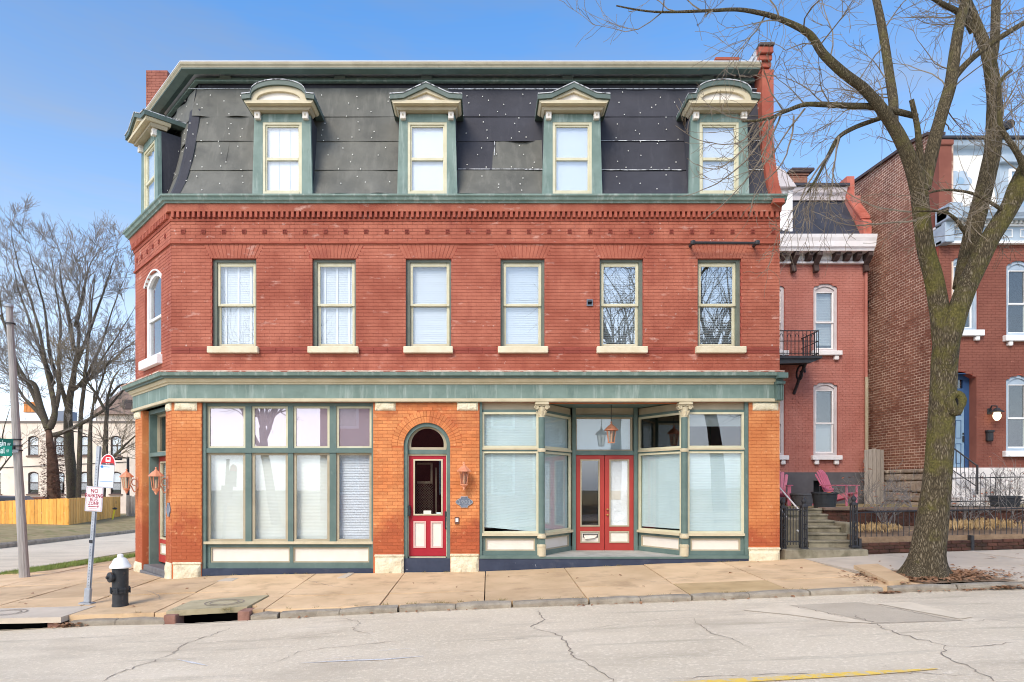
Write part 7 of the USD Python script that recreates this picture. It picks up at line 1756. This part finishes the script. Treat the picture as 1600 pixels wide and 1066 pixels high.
limbs = {
 'A': ([(1476, 600, 8), (1474, 550, 15), (1472, 515, 16.5), (1460, 440, 15), (1446, 385, 14), (1439, 330, 13.5), (1436, 290, 13.5)], 0.0, .05),
 'A1': ([(1437, 300, 15), (1419, 243, 12), (1395, 196, 10.5), (1374, 166, 9.5), (1349, 138, 8.5), (1319, 115, 8), (1286, 84, 7.2), (1265, 54, 6), (1231, 35, 4.8), (1190, 21, 4), (1148, 15, 3.2), (1106, 17, 2.6), (1035, 19, 1.9), (963, 9, 1.2)], .05, -1.6),
 'A2': ([(1440, 285, 7), (1437, 240, 6), (1434, 205, 5), (1424, 156, 4)], 0, -.3),
 'A3': ([(1443, 295, 12), (1458, 228, 11), (1472, 176, 10), (1486, 128, 10), (1493, 75, 9), (1501, 30, 8.5), (1513, -10, 8), (1530, -60, 6)], .05, .5),
 'A4': ([(1396, 200, 8), (1396, 165, 8), (1391, 126, 7.5), (1381, 60, 7), (1368, -5, 6), (1350, -60, 5)], .05, .9),
 'A5': ([(1432, 182, 5), (1395, 173, 5.5), (1365, 167, 5.5), (1315, 165, 5), (1265, 163, 4), (1225, 175, 3.2), (1198, 186, 2.4), (1160, 190, 1.6)], -.1, -.7),
 'A6': ([(1385, 182, 4), (1332, 201, 4), (1311, 214, 3.6), (1294, 243, 3), (1278, 275, 2.4), (1262, 300, 1.6)], 0, -.5),
 'A7': ([(1487, 128, 6), (1510, 100, 5.5), (1540, 75, 5), (1580, 48, 4.5), (1630, 20, 4)], .3, .0),
 'B': ([(1477, 600, 8), (1480, 550, 15), (1488, 515, 17), (1508, 455, 16.5), (1528, 412, 16), (1548, 372, 15.5), (1575, 328, 15), (1593, 292, 17), (1618, 240, 16), (1650, 170, 14), (1680, 80, 12)], 0.0, -.5),
 'B1': ([(1502, 450, 14), (1521, 360, 14.5), (1532, 318, 14), (1544, 270, 13.5), (1552, 225, 13), (1554, 167, 12), (1547, 100, 10.5), (1528, 45, 8.5), (1512, 8, 8), (1495, -40, 6)], .15, .7),
 'B2': ([(1548, 105, 8), (1555, 55, 7.5), (1556, 10, 7), (1560, -50, 5)], .6, 1.0),
 'B3': ([(1520, 50, 6), (1498, 20, 5), (1470, 5, 4), (1440, -15, 3)], .6, .2),
 'B4': ([(1573, 335, 3.5), (1550, 318, 3), (1510, 300, 2.4), (1480, 297, 2), (1450, 302, 1.4)], -.3, -.7),
 'B5': ([(1518, 375, 6), (1505, 358, 4), (1490, 340, 3), (1470, 330, 2), (1430, 330, 1.4)], -.1, -.6),
 'C1': ([(1606, 270, 9), (1590, 240, 5), (1562, 190, 4), (1560, 140, 3.4), (1580, 110, 3)], -.5, -.9),
}
twg = MB(); brs = {}
for k, (spec, y0, y1) in limbs.items():
    p_, r_ = limb(spec, y0, y1); r_ = r_ * .88
    big = r_.max() > .07
    brs[k] = (p_, r_)
    part(TR, 'limb' if big else 'branch', bumpy_tube(p_, r_, 16 if big else 9, .05, len(k) + 5, 4), BARK if k in ('A', 'B') else BARK_L, smooth=50)
def sprout(key, n, L, r0, depth, t0=.15, t1=1.0, up=.05, bias=None, seed=0, **kw):
    rg = np.random.default_rng(seed + 100); p_, r_ = brs[key]; m = len(p_)
    for i in range(n):
        j = int(rg.uniform(t0, t1) * (m - 2)); t = p_[j + 1] - p_[j]; t /= np.linalg.norm(t)
        d = side_dir(rg, t, .5, 1.2)
        if bias is not None: d = d + np.array(bias)
        grow(twg, rg, p_[j], d, L * rg.uniform(.6, 1.2), min(r0, r_[j] * .6), depth, .2, up, (2, 4), (.45, 1.0), (.45, .75), .0035, **kw)
sprout('A1', 15, .9, .014, 2, .1, .97, .03, seed=1); sprout('A3', 9, .9, .014, 2, .2, 1, seed=2); sprout('A4', 10, 1.0, .014, 2, .1, 1, seed=3)
sprout('A5', 11, .85, .012, 2, .3, 1, -.05, (-.3, -.1, -.25), seed=4); sprout('A6', 9, .8, .010, 2, .2, 1, -.12, (-.3, 0, -.4), seed=5); sprout('A7', 7, .8, .012, 2, .1, 1, seed=6)
sprout('B', 7, 1.0, .014, 2, .3, 1, seed=7); sprout('B1', 11, 1.0, .014, 2, .3, 1, seed=8); sprout('B2', 6, .9, .012, 2, .1, 1, seed=9); sprout('B3', 6, .8, .012, 2, .1, 1, seed=10); sprout('B4', 5, .6, .008, 1, .2, 1, seed=11); sprout('B5', 8, .7, .009, 2, .2, 1, -.05, (-.3, 0, -.1), seed=12); sprout('C1', 8, .7, .010, 2, .2, 1, seed=13); sprout('A2', 4, .5, .008, 1, .3, 1, seed=14)
# long drooping shoots in front of the right end of the roof
rg = np.random.default_rng(9)
for spec in ([(1198, 186), (1160, 235), (1120, 265), (1075, 250)], [(1215, 180), (1165, 250), (1110, 290), (1060, 305)], [(1222, 176), (1190, 240), (1150, 300), (1100, 345)], [(1258, 170), (1225, 215), (1195, 255), (1130, 282)], [(1294, 243), (1262, 290), (1240, 340), (1220, 390)],
             [(1311, 214), (1303, 260), (1300, 300), (1290, 330)], [(1190, 190), (1140, 182), (1110, 165), (1085, 168)], [(1423, 330), (1380, 325), (1330, 305), (1300, 270)], [(1432, 345), (1370, 350), (1330, 352), (1270, 330)], [(1180, 190), (1150, 225), (1105, 220), (1060, 195)], [(1240, 180), (1230, 240), (1190, 290), (1172, 330)]):
    s = [(a, b, 1.5 - .35 * i) for i, (a, b) in enumerate(spec)]
    p_, r_ = limb(s, -.5, -.8, 5); p_ += np.cumsum(rg.normal(0, .006, p_.shape), 0)
    twg.tube(p_, np.maximum(r_, .004), 4, cap=False); brs['S'] = (p_, r_); sprout('S', 5, .35, .006, 1, .2, 1, 0, seed=int(spec[0][0]) + spec[1][1])
part(TR, 'twigs', twg, TWIG, kind='stuff')
# fallen leaves round the tree and along the kerb
def leaf_mb(pts, size, seed):
    rg = np.random.default_rng(seed); mb = MB()
    for p in pts:
        a = rg.uniform(0, 6.28); s_ = size * rg.uniform(.6, 1.3); u = np.array([math.cos(a), math.sin(a), rg.uniform(-.3, .3)]) * s_; v = np.array([-math.sin(a), math.cos(a), rg.uniform(-.3, .5)]) * s_ * .45
        mb.add([p - u, p + v + [0, 0, s_ * .2], p + u, p - v + [0, 0, s_ * .15]], [(0, 3, 1), (1, 3, 2)])
    return mb
rg = np.random.default_rng(15); pts = []
for i in range(1700):
    a, d = rg.uniform(0, 6.28), abs(rg.normal(0, .45)) + .28
    x, y = tb[0] + d * 1.15 * math.cos(a) + .1, 11.05 + d * .75 * math.sin(a)
    if y > 10.42: pts.append(np.array([x, y, float(walk_z(x, y)) + .012 + .05 * math.exp(-(d / .6) ** 2) + .01 * rg.uniform()]))
for i in range(420):
    x = rg.choice([rg.normal(-6.3, .12), rg.normal(6.05, .06), rg.normal(7.8, .2), rg.uniform(-3, 10), rg.uniform(6, 10)], p=[.25, .2, .25, .15, .15]); y = 10.14 - abs(rg.normal(0, .03)) if x > -5 else rg.uniform(10.1, 10.3)
    pts.append(np.array([x, y, float(road_z(x, y)) + .012 + rg.uniform(0, .05 if abs(x - 7.8) < .25 or abs(x + 6.3) < .2 else .01)]))
for i in range(60):
    x, y = rg.uniform(-9, 11), rg.uniform(10.5, 14); 
    if y < 14 and not (x > 6.6 and y < 11.9): pts.append(np.array([x, y, float(walk_z(x, y)) + .012]))
single('fallen_leaves', leaf_mb(pts, .042, 16), LEAF, 'dry brown leaves scattered round the tree and along the kerb', 'leaves', kind='stuff')
t = single('fallen_leaf', leaf_mb([np.array([X_(1548, 12.9), 12.9, float(walk_z(X_(1548, 12.9), 12.9)) + .02])], .1, 5), LEAF, 'big curled dead leaf on the grey pavement right of the tree', 'leaf')
# dry ornamental foliage in the bed and bare shrubs
rg = np.random.default_rng(21); mb = MB()
for i in range(2300):
    x = rg.uniform(8.1, 16); y = rg.normal(15.2, .22)
    if math.sin(x * 2.3 + 1.0) + .5 * math.sin(x * 5.1) < -.35: continue
    z = .56 + .02 * (x - 8) + (y - 14.4) * .06; h_ = rg.uniform(.08, .22) * (1 if x > 9.3 else .8); a = rg.uniform(0, 6.28); ln = rg.uniform(.02, .12)
    b = np.array([x, y, z]); tip = b + [ln * math.cos(a), ln * math.sin(a), h_]; w_ = np.array([-math.sin(a), math.cos(a), 0]) * .018; mid = b * .45 + tip * .55 + [0, 0, .02]
    mb.add([b, mid - w_, tip, mid + w_], [(0, 1, 2), (0, 2, 3)])
single('dry_ground_cover', mb, M('straw_leaves', lin(190, 156, 104), lin(216, 186, 136), scale=8, rough=.8, island=.2), 'straw coloured dry ground cover in the bed behind the low fence', 'ground cover', kind='stuff')
ORL = M('orange_dead_leaves', lin(170, 92, 54), lin(192, 116, 72), scale=10, rough=.8, island=.25)
def shrub(px, Y, z0, h_, n, seed, label, leaves=14, spread=.5):
    x = X_(px, Y); t = thing('shrub', label, 'shrub', (x, Y, z0)); rg = np.random.default_rng(seed); q = MB(); tips = []
    for i in range(n):
        a = rg.uniform(0, 6.28); grow(q, rg, (x + .08 * math.cos(a), Y + .08 * math.sin(a), z0 - .03), (spread * math.cos(a), spread * math.sin(a), 1), h_ * rg.uniform(.4, .7), .012, 2, .2, .04, (2, 4), (.4, .9), (.45, .75), .0035, tips)
    part(t, 'stems', q, TWIG_D)
    if leaves:
        k = rg.choice(len(tips), min(leaves, len(tips)), replace=False); part(t, 'leaves', leaf_mb([tips[i] for i in k], .055, seed), ORL)
shrub(1392, 15.2, .65, 1.25, 9, 1, 'bare brown shrub with a few orange leaves left of the tree trunk', 26); shrub(1342, 16.6, 1.06, .9, 4, 2, 'small shrub with orange leaves by the right post of the steps', 22)
shrub(1372, 16.5, 1.06, .9, 6, 3, 'twiggy shrub in front of the grey plank gate', 16); shrub(1502, 15.4, .7, 1.0, 6, 4, 'bare shrub just right of the tree trunk', 20); shrub(1540, 17.0, 1.15, .9, 10, 5, 'dense bare shrub in front of the white house base', 8)
shrub(1585, 17.0, 1.15, 1.1, 10, 6, 'twiggy shrub at the right edge below the lower window', 20); shrub(1566, 15.3, .7, 1.3, 5, 7, 'pale forked bare shrub behind the hooped fence', 10); shrub(1430, 16.6, 1.1, .8, 5, 8, 'low bare shrub beside the stone foundation', 6)

# ------------------------------------------------------------------ left background
FB = M('new_cedar_board', lin(206, 146, 62), lin(226, 168, 84), scale=3, rough=.8, bump=.2, stretch=(5, 5, .5), objrand=.18, stains=[(lin(184, 120, 50), 2, .55, .75, .5)])
F_ = thing('board_fence', 'bright new cedar board fence across the side street', 'fence', (-25, 40, -1))
fa, fb, fc = np.array([-31.5, 39.3]), np.array([-23.6, 38.0]), np.array([-25.2, 47.5])
def run(a, b, za, zb, h0, h1):
    L = np.linalg.norm(b - a); n = int(L / .24); T = frameT((a[0], a[1], 0), b - a)
    for i in range(n):
        t = i / n; z = za + (zb - za) * t; h_ = h0 + (h1 - h0) * t
        part(F_, 'board', MB(T).cbox(i * .24 + .006, i * .24 + .234, -.01 * (i % 2), .022 - .01 * (i % 2), z - .1, z + h_, .006), FB)
    part(F_, 'rail', MB(T).box(0, L, .03, .08, min(za, zb) + .5, min(za, zb) + .6).box(0, L, .03, .08, min(za, zb) + 1.4, min(za, zb) + 1.5), FB)
    for k in range(int(L / 2.4) + 1): part(F_, 'post', MB(T).box(k * 2.4 - .05 if k else 0, k * 2.4 + .05, .03, .13, za + (zb - za) * min(1, k * 2.4 / L) - .3, za + (zb - za) * min(1, k * 2.4 / L) + h0 - .05), FB)
zA, zBm, zC = Z_(836, 39), Z_(829, 38), Z_(817, 47.5)
run(fa, fb, zA, zBm, 1.83, 1.83); run(fb, np.array([-27.0, 49.6]), zBm, zC, 1.83, 1.83)
part(F_, 'gate_latch', MB().cbox(-26.66, -26.6, 48.2, 48.3, .25, .45, .01), IRON)
g2 = thing('board_fence', 'short weathered grey fence beyond the end of the cedar fence', 'fence', (-27, 50.5, -1))
for i in range(8): part(g2, 'board', MB().cbox(-27.0 + i * .2, -26.82 + i * .2, 50.4, 50.43, -1.1, .85 - .05 * (i % 3), .006), GW)
# cream house
CRY = 56.0
xc_ = lambda px: X_(px, CRY); zc_ = lambda py: Z_(py, CRY)
CH_ = thing('apartment_building', 'long two storey cream stucco building behind the cedar fence', 'building', (-35, CRY, -1.2))
IC = np.eye(4); IC[:3, 3] = (0, CRY, 0)
CRS = M('cream_stucco', lin(224, 208, 190), lin(236, 222, 206), scale=.7, rough=.9, bump=.2, bscale=12, stains=[(lin(200, 178, 158), .9, .56, .74, .5), (lin(180, 166, 150), 3, .64, .78, .4, (1, 1, .3))])
cw = []
for px in (-66, 1 - 8, 52, 92.5, 132, 181):
    for zb, zt in ((712, 681), (772, 737)): cw.append((px - 8.2, px + 8.2, zb, zt))
cwall = sbox(xc_(-160), -2.5, xc_(212), zc_(661))
for a, b, zb, zt in cw: cwall = cwall.difference(segarch(xc_(a), xc_(b), zc_(zb), zc_(zt), .16))
part(CH_, 'wall', MB(IC).prism(cwall, 0, .3), CRS)
part(CH_, 'side_wall', MB(IC).box(xc_(212) - .3, xc_(212) - .002, .31, 12, -2.5, zc_(661)), CRS)
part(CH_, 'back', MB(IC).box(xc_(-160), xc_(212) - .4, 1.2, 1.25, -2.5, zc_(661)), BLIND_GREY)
DKFR = M('dark_brown_frame', lin(66, 54, 50), rough=.6); LED = M('dark_sill', lin(120, 100, 88), rough=.8)
for k, (a, b, zb, zt) in enumerate(cw):
    pl = segarch(xc_(a), xc_(b), zc_(zb), zc_(zt), .16); inn = affinity.scale(pl, .82, .88)
    w = part(CH_, 'window', MB(IC).prism(pl.difference(inn), .06, .16), DKFR if zt > 700 or k % 2 else LK('dark_brown_frame', (0, 0, 0)))
    part(w, 'pane', MB(IC).prism(inn, .12, .125), GLASS_UP)
    part(w, 'meeting_rail', MB(IC).box(xc_(a) + .08, xc_(b) - .08, .08, .15, (zc_(zb) + zc_(zt)) / 2 - .05, (zc_(zb) + zc_(zt)) / 2 + .05), DKFR)
    part(w, 'shade', MB(IC).box(xc_(a) + .1, xc_(b) - .1, .3, .32, (zc_(zb) + zc_(zt)) / 2, zc_(zt)), BLIND)
    part(CH_, 'window_sill', MB(IC).box(xc_(a) - .12, xc_(b) + .12, -.1, .1, zc_(zb) - .12, zc_(zb)), LED)
part(CH_, 'parapet_cap', MB(IC).box(xc_(-160), xc_(212), -.08, .4, zc_(661), zc_(658)), M('parapet_grey', lin(120, 112, 106), rough=.8))
part(CH_, 'utility_line', MB().tube([(xc_(-100), CRY - .08, zc_(734)), (xc_(0), CRY - .06, zc_(731)), (xc_(200), CRY - .06, zc_(722))], .03, 4), IRON)
c = part(CH_, 'roof_block', MB().box(xc_(37), xc_(58), CRY + 4, CRY + 5.5, zc_(662), Z_(642, CRY + 4)), M('grey_roof_block', lin(126, 134, 146), rough=.8))
for px in (42, 48, 53.5): part(c, 'chimney_pot', MB().lathe([(.27, -.1), (.22, .6), (.26, .68), (.26, .85), (.18, .85)], (X_(px, CRY + 4.5), CRY + 4.5, Z_(643, CRY + 4.5)), 10), M('terracotta_pot', lin(204, 132, 72), rough=.8) if px == 42 else LK('terracotta_pot', (0, 0, 0)))
GR = thing('gabled_house', 'distant house with a brown gabled roof behind the cream building', 'house', (X_(190, 72), 72, -2))
q = MB(); xa, xb = X_(150, 72), X_(214, 72)
part(GR, 'wall', MB().box(xa, xb, 72, 80, -3, Z_(648, 72)), CRS)
part(GR, 'roof', MB(np.eye(4)).prism(Polygon([(xa - .4, Z_(648, 72)), (xb + 3, Z_(648, 72)), ((xa + xb) / 2 + 1.5, Z_(604, 72))]), 71.4, 80), M('brown_roof', lin(128, 108, 98), lin(148, 128, 116), scale=4, rough=.9))
part(GR, 'gable_window', MB().box((xa + xb) / 2 + 1, (xa + xb) / 2 + 2, 71.3, 71.38, Z_(640, 72), Z_(626, 72)), DKFR)
def car(o, label, m, rz):
    t = thing('parked_car', label, 'car', o); x, y, z = o; T = frameT((x, y, z), (math.cos(rz), math.sin(rz)))
    body = Polygon([(-2.2, .35), (2.2, .35), (2.25, .75), (1.5, .92), (.9, 1.38), (-.9, 1.42), (-1.7, .98), (-2.2, .9)])
    part(t, 'body', MB(T).prism(body.buffer(.04), -.85, .85), m)
    part(t, 'window', MB(T).prism(Polygon([(1.3, .95), (.85, 1.3), (-.85, 1.34), (-1.5, .98)]), -.875, .875), GLASS_DARK)
    for sx_ in (-1.35, 1.35):
        for sy in (-.82, .82):
            th = np.linspace(0, 2 * math.pi, 19)[:-1]; q = MB(T); q.prism(Point(sx_, .33).buffer(.33), sy - .1, sy + .1); part(t, 'wheel', q, IRON)
car((X_(14, 47), 47, Z_(775, 47) - 1.44), 'dark parked car roof showing above the fence at the left edge', M('dark_blue_car_paint', lin(50, 56, 72), rough=.3), .1); car((X_(70, 50), 50, Z_(776, 50) - 1.44), 'brown parked car roof showing above the fence left of the ivy tree', M('brown_car_paint', lin(130, 92, 76), rough=.3), .05)
# scooter, street lamp
SY = 45.0; o = np.array([X_(179, SY), SY, Z_(821, SY)])
t = thing('kick_scooter', 'small yellow and black kick scooter parked in front of the cedar fence', 'scooter', o)
s = MB(); YEL = M('scooter_yellow', lin(226, 214, 60), rough=.5)
part(t, 'deck', MB().cbox(o[0] - .15, o[0] + .55, SY - .07, SY + .07, o[2] + .1, o[2] + .15, .02), M('scooter_white', lin(220, 222, 220), rough=.5))
part(t, 'stem', MB().tube([o + [-.2, 0, .15], o + [.02, 0, 1.1]], .05, 8), YEL); part(t, 'handlebar', MB().tube([o + [.0, -.2, 1.12], o + [.04, .2, 1.12]], .04, 6).cbox(o[0] - .05, o[0] + .12, SY - .05, SY + .05, o[2] + 1.05, o[2] + 1.2, .02), IRON)
for dx in (-.22, .55): part(t, 'wheel', MB().tube([o + [dx, -.03, .1], o + [dx, .03, .1]], .1, 12), IRON)
o = np.array([X_(200, 52), 52, Z_(822, 52)])
t = thing('street_lamp', 'dark street lamp post with an arm behind the corner lantern', 'street lamp', o)
part(t, 'post', MB().tube([o, [o[0], 52, Z_(714, 52)]], [.14, .09], 10), IRON); part(t, 'arm', MB().tube([[o[0], 52, Z_(716, 52)], [X_(184, 52), 52, Z_(715, 52)]], .05, 6), IRON); part(t, 'head', MB().cbox(X_(180, 52), X_(190, 52), 51.85, 52.15, Z_(719, 52), Z_(716, 52), .04), IRON)
# trees
def big_tree(name, label, px, Y, zb, spec, seeds, mat_, tmat, r0, up=.035, L=2.3, depth=4, nper=8, wander=.12, rmin=.011, trunk_mat=None):
    """spec: list of limb polylines in (px, py, radius px), standing at depth Y with a little spread in depth"""
    t = thing(name, label, 'tree', (X_(px, Y), Y, zb)); rg = np.random.default_rng(seeds); q = MB()
    for li, s_ in enumerate(spec):
        s_ = np.array(s_, float); s_[:, 1] = 790 - (790 - s_[:, 1]) * np.where(s_[:, 1] < 600, .93, 1.0); n = len(s_); tt = np.linspace(0, n - 1, (n - 1) * 4 + 1)
        P_ = np.stack([PchipInterpolator(np.arange(n), s_[:, k])(tt) for k in range(3)], 1)
        yy = Y + (rg.uniform(-2.5, 2.5) if li else 0) * np.linspace(0, 1, len(tt)); pts = np.c_[(P_[:, 0] - CX) * Y / FPX, yy, EYE + (CY - P_[:, 1]) * Y / FPX]; rad = P_[:, 2] * (.78 if li else .9) * Y / FPX * (1 - .55 * np.clip(tt / (n - 1) - .35, 0, 1) / .65)
        if li or len(pts) > 12: pts[3:] += np.cumsum(rg.normal(0, .035, pts[3:].shape), 0) * np.linspace(0, 1, len(pts) - 3)[:, None]
        if li == 0: pts[0, 2] = zb - .1
        part(t, 'trunk' if li == 0 else 'limb', bumpy_tube(pts, rad, 12, .06, li + seeds, 1.5), (trunk_mat or mat_) if li == 0 else mat_, smooth=50)
        if li == 0 and len(spec) > 1: continue
        m = len(pts)
        for k in range(nper):
            j = int(rg.uniform(.12, 1) * (m - 2)); tn = pts[j + 1] - pts[j]; tn /= np.linalg.norm(tn)
            grow(q, rg, pts[j], side_dir(rg, tn, .3, .85), L * rg.uniform(.6, 1.15) * (1 - .35 * j / m), max(min(.05, rad[j] * .45), rmin), depth - 1, wander, up, (2, 4), (.35, .8), (.5, .78), rmin)
        tn = pts[-1] - pts[-2]; grow(q, rg, pts[-1], tn, L * .6, rad[-1], depth - 1, wander, up, (3, 4), (.35, .8), (.5, .78), rmin)
    part(t, 'twigs', q, tmat, kind='stuff')
    return t
zl_ = lambda x, y: float(lot_z(np.array(x), np.array(y)))
t1 = big_tree('ivy_tree', 'big bare tree with ivy clad trunk behind the cedar fence', 84, 46, -1.0,
    [[(84, 790, 11), (83, 740, 9.5), (80, 700, 9), (77, 668, 10)], [(76, 672, 7), (60, 648, 4.5), (42, 630, 3.8), (24, 612, 3), (10, 575, 2.5), (2, 520, 2)], [(74, 668, 7), (64, 635, 6), (55, 600, 4.5), (36, 575, 3.5), (22, 520, 3), (10, 450, 2), (5, 400, 1.4)],
     [(78, 668, 7), (88, 640, 5.5), (84, 605, 4.6), (80, 560, 4), (72, 500, 3.2), (58, 440, 2.6), (44, 390, 1.8), (36, 350, 1.2)], [(82, 680, 5), (100, 672, 4.2), (124, 655, 3.8), (150, 632, 3.2), (170, 600, 2.4), (196, 560, 1.6)], [(80, 660, 5), (95, 610, 4), (98, 540, 3.2), (105, 480, 2.4), (102, 425, 1.8), (98, 385, 1)], [(62, 640, 4.5), (48, 590, 3.8), (30, 550, 3), (14, 490, 2.4), (-6, 440, 1.6)], [(84, 600, 4), (66, 540, 3.2), (44, 480, 2.6), (26, 420, 2), (18, 375, 1.2)]], 5, BARK_D, TWIG_D, .4, trunk_mat=M('ivy_stems', lin(78, 58, 46), lin(104, 78, 62), scale=3, rough=.95, bump=.8))
rg = np.random.default_rng(31); pts = []
for i in range(1500):
    z = rg.uniform(.4, 4.6); a = rg.uniform(0, 6.28); rr_ = .42 + rg.uniform(0, .35) * (1 if z > 1 else .6); pts.append(np.array([X_(82, 46) + rr_ * math.cos(a), 46 + rr_ * math.sin(a), z]))
part(t1, 'ivy_leaves', leaf_mb(pts, .10, 4), M('brown_ivy_leaves', lin(96, 62, 50), lin(128, 86, 68), scale=3, rough=.8, island=.3), kind='stuff')
big_tree('bare_tree', 'tall straight bare tree right of the ivy clad tree', 112, 48, -1.0,
    [[(113, 790, 9), (111, 735, 8), (107, 690, 8), (106, 650, 7.5), (112, 600, 7), (115, 550, 6), (118, 480, 5)], [(106, 640, 5), (98, 590, 4), (84, 540, 3.4), (80, 470, 2.6), (70, 410, 2), (62, 375, 1.2)], [(116, 530, 4), (112, 470, 3.2), (108, 425, 2.4), (112, 385, 1.4)], [(118, 490, 4), (128, 440, 3), (136, 400, 2.2), (150, 365, 1.2)], [(112, 610, 4), (135, 575, 3.2), (160, 520, 2.4), (180, 460, 1.8), (200, 410, 1.2)], [(116, 560, 4), (134, 510, 3.2), (152, 455, 2.6), (168, 400, 2), (178, 365, 1.2)], [(124, 590, 3.6), (150, 560, 3), (176, 530, 2.4), (205, 495, 1.6)]], 12, BARK_D, TWIG_D, .4)
big_tree('bare_tree', 'slender dark tree between the straight tree and the bus sign', 127, 47, -1.0, [[(122, 790, 4.6), (124, 720, 4), (126, 650, 3.6), (133, 580, 3.4), (138, 520, 3), (144, 460, 2.4), (150, 400, 1.6)], [(132, 590, 2.4), (150, 540, 2), (172, 490, 1.6), (192, 440, 1)], [(140, 500, 2), (128, 440, 1.6), (122, 390, 1)]], 23, BARK_D, TWIG_D, .3, nper=5)
big_tree('bare_tree', 'crooked dark tree with a stub directly behind the bus sign', 140, 46.5, -1.0, [[(143, 790, 4.6), (140, 740, 4.2), (141, 690, 4), (143, 655, 3.6), (150, 620, 3)], [(148, 630, 2.6), (160, 590, 2.2), (176, 555, 1.6), (200, 540, 1)]], 34, BARK_D, TWIG_D, .3, nper=6, L=2.2)
big_tree('bare_tree', 'twiggy tree nearest the corner building in the left background', 172, 47, -1.0, [[(160, 790, 5), (162, 740, 4.6), (165, 690, 4.4), (168, 640, 3.6), (176, 600, 2.6), (186, 560, 1.8)], [(163, 725, 3.4), (178, 712, 3.2), (196, 696, 2.8), (215, 680, 2.4)], [(168, 650, 3), (160, 610, 2.4), (152, 570, 1.8)], [(172, 620, 2.6), (190, 600, 2), (206, 585, 1.4)]], 45, BARK_D, TWIG, .3, nper=7, L=2.4)
big_tree('bare_tree', 'pale twiggy young tree at the far left edge of the photo', 4, 52, -1.0, [[(-6, 800, 2.6), (-4, 740, 2.2), (2, 690, 1.6), (12, 640, 1)], [(-4, 740, 1.6), (14, 700, 1.2), (26, 680, .8)], [(-2, 720, 1.4), (-14, 660, 1), (-20, 600, .8)]], 56, BARK_D, TWIG, .2, nper=6, L=1.8, depth=3)

# ------------------------------------------------------------------ across the street, seen mirrored in the windows
opp = single('opposite_pavement', MB().add(*grid(-45, 45, -4.2, 1.25, 60, 4, lambda x, y: road_z(x, y * 0 + 1.4) + .12)), GREYSLAB, kind='structure')
single('opposite_ground', MB().add(*grid(-60, 60, -60, -4.15, 30, 10, lambda x, y: _curbroad(np.clip(x, -60, 60)) + .15)), LAWN, kind='structure')
OH = thing('brick_house', 'dark red brick house across the street mirrored in the shop windows', 'house', (-3, -9, 0))
hx0, hx1, hyf, hz1 = -9.6, 4.6, -10.5, 8.6
holes = [sbox(a, b, a + 1.1, b + 2.2) for b in (1.2, 5.0) for a in (-8.6, -5.6, -2.6, .4, 2.8)]
T_o = frameT((0, hyf, 0), (-1, 0)); ow = sbox(-hx1, -1.0, -hx0, hz1)
for h_ in holes: ow = ow.difference(affinity.scale(h_, -1, 1, origin=(0, 0)))
part(OH, 'wall', MB(T_o).prism(ow, 0, .3), M('mirrored_house_brick', lin(140, 62, 54), lin(158, 78, 68), scale=3, rough=.85))
for bb in ((hx0, hx0 + .3, -21.8, hyf - .31, -1, hz1), (hx1 - .3, hx1, -21.8, hyf - .31, -1, hz1), (hx0, hx1, -22, -21.8, -1, hz1)): part(OH, 'side_wall', MB().box(*bb), LK('mirrored_house_brick', (0, 0, 0)))
part(OH, 'roof', MB().box(hx0 - .3, hx1 + .3, -22.2, hyf + .4, hz1, hz1 + .5), SLATE)
part(OH, 'back', MB().box(hx0 + .4, hx1 - .4, hyf - .9, hyf - .85, -1, hz1 - .1), BLIND_GREY)
for h_ in holes:
    a, b, c, d = h_.bounds; w = part(OH, 'window', MB().box(a - .14, a, hyf - .05, hyf + .06, b - .14, d + .3).box(c, c + .14, hyf - .05, hyf + .06, b - .14, d + .3).box(a, c, hyf - .05, hyf + .06, d, d + .3).box(a, c, hyf - .05, hyf + .1, b - .14, b).box(a, c, hyf - .15, hyf - .08, (b + d) / 2 - .04, (b + d) / 2 + .04), WHITE)
    part(w, 'pane', MB().box(a, c, hyf - .2, hyf - .19, b, d), GLASS_UP)
def opp_tree(x, y, h_, seed, label, r0=.3):
    t = thing('opposite_tree', label, 'tree', (x, y, 0)); rg = np.random.default_rng(seed); q = MB()
    pts = path(rg, (x, y, -.6), (rg.normal(0, .08), rg.normal(0, .08), 1), h_ * .42, 7, .06, .02); part(t, 'trunk', bumpy_tube(pts, np.linspace(r0, r0 * .7, len(pts)), 12, .06, seed, 2), BARK_D, smooth=50)
    for k in range(5):
        a = k * 1.26 + rg.uniform(-.3, .3); lp = path(rg, pts[-1 - k % 3], (.6 * math.cos(a), .6 * math.sin(a), 1), h_ * .5, 8, .1, .03); lr = np.linspace(r0 * .45, .03, len(lp)); part(t, 'limb', MB().tube(lp, lr, 8), BARK_D, smooth=50)
        for i in range(9):
            j = int(rg.uniform(.1, 1) * (len(lp) - 2)); tn = lp[j + 1] - lp[j]; tn /= np.linalg.norm(tn); grow(q, rg, lp[j], side_dir(rg, tn, .4, .9), h_ * .16 * rg.uniform(.6, 1.2), lr[j] * .5, 2, .15, .04, (2, 4), (.35, .8), (.5, .78), .008)
    part(t, 'twigs', q, TWIG_D, kind='stuff')
opp_tree(11.5, -4.5, 17, 5, 'tall bare tree across the street mirrored in the rightmost upper windows', .38); opp_tree(6.8, -5.0, 17, 6, 'bare tree across the street mirrored in the second upper window from the right', .34); opp_tree(16.5, -9, 16, 7, 'bare tree across the street mirrored in the neighbouring house windows', .34); opp_tree(-11.3, -8.0, 13, 8, 'bare tree across the street mirrored in the left shop window transoms', .28)
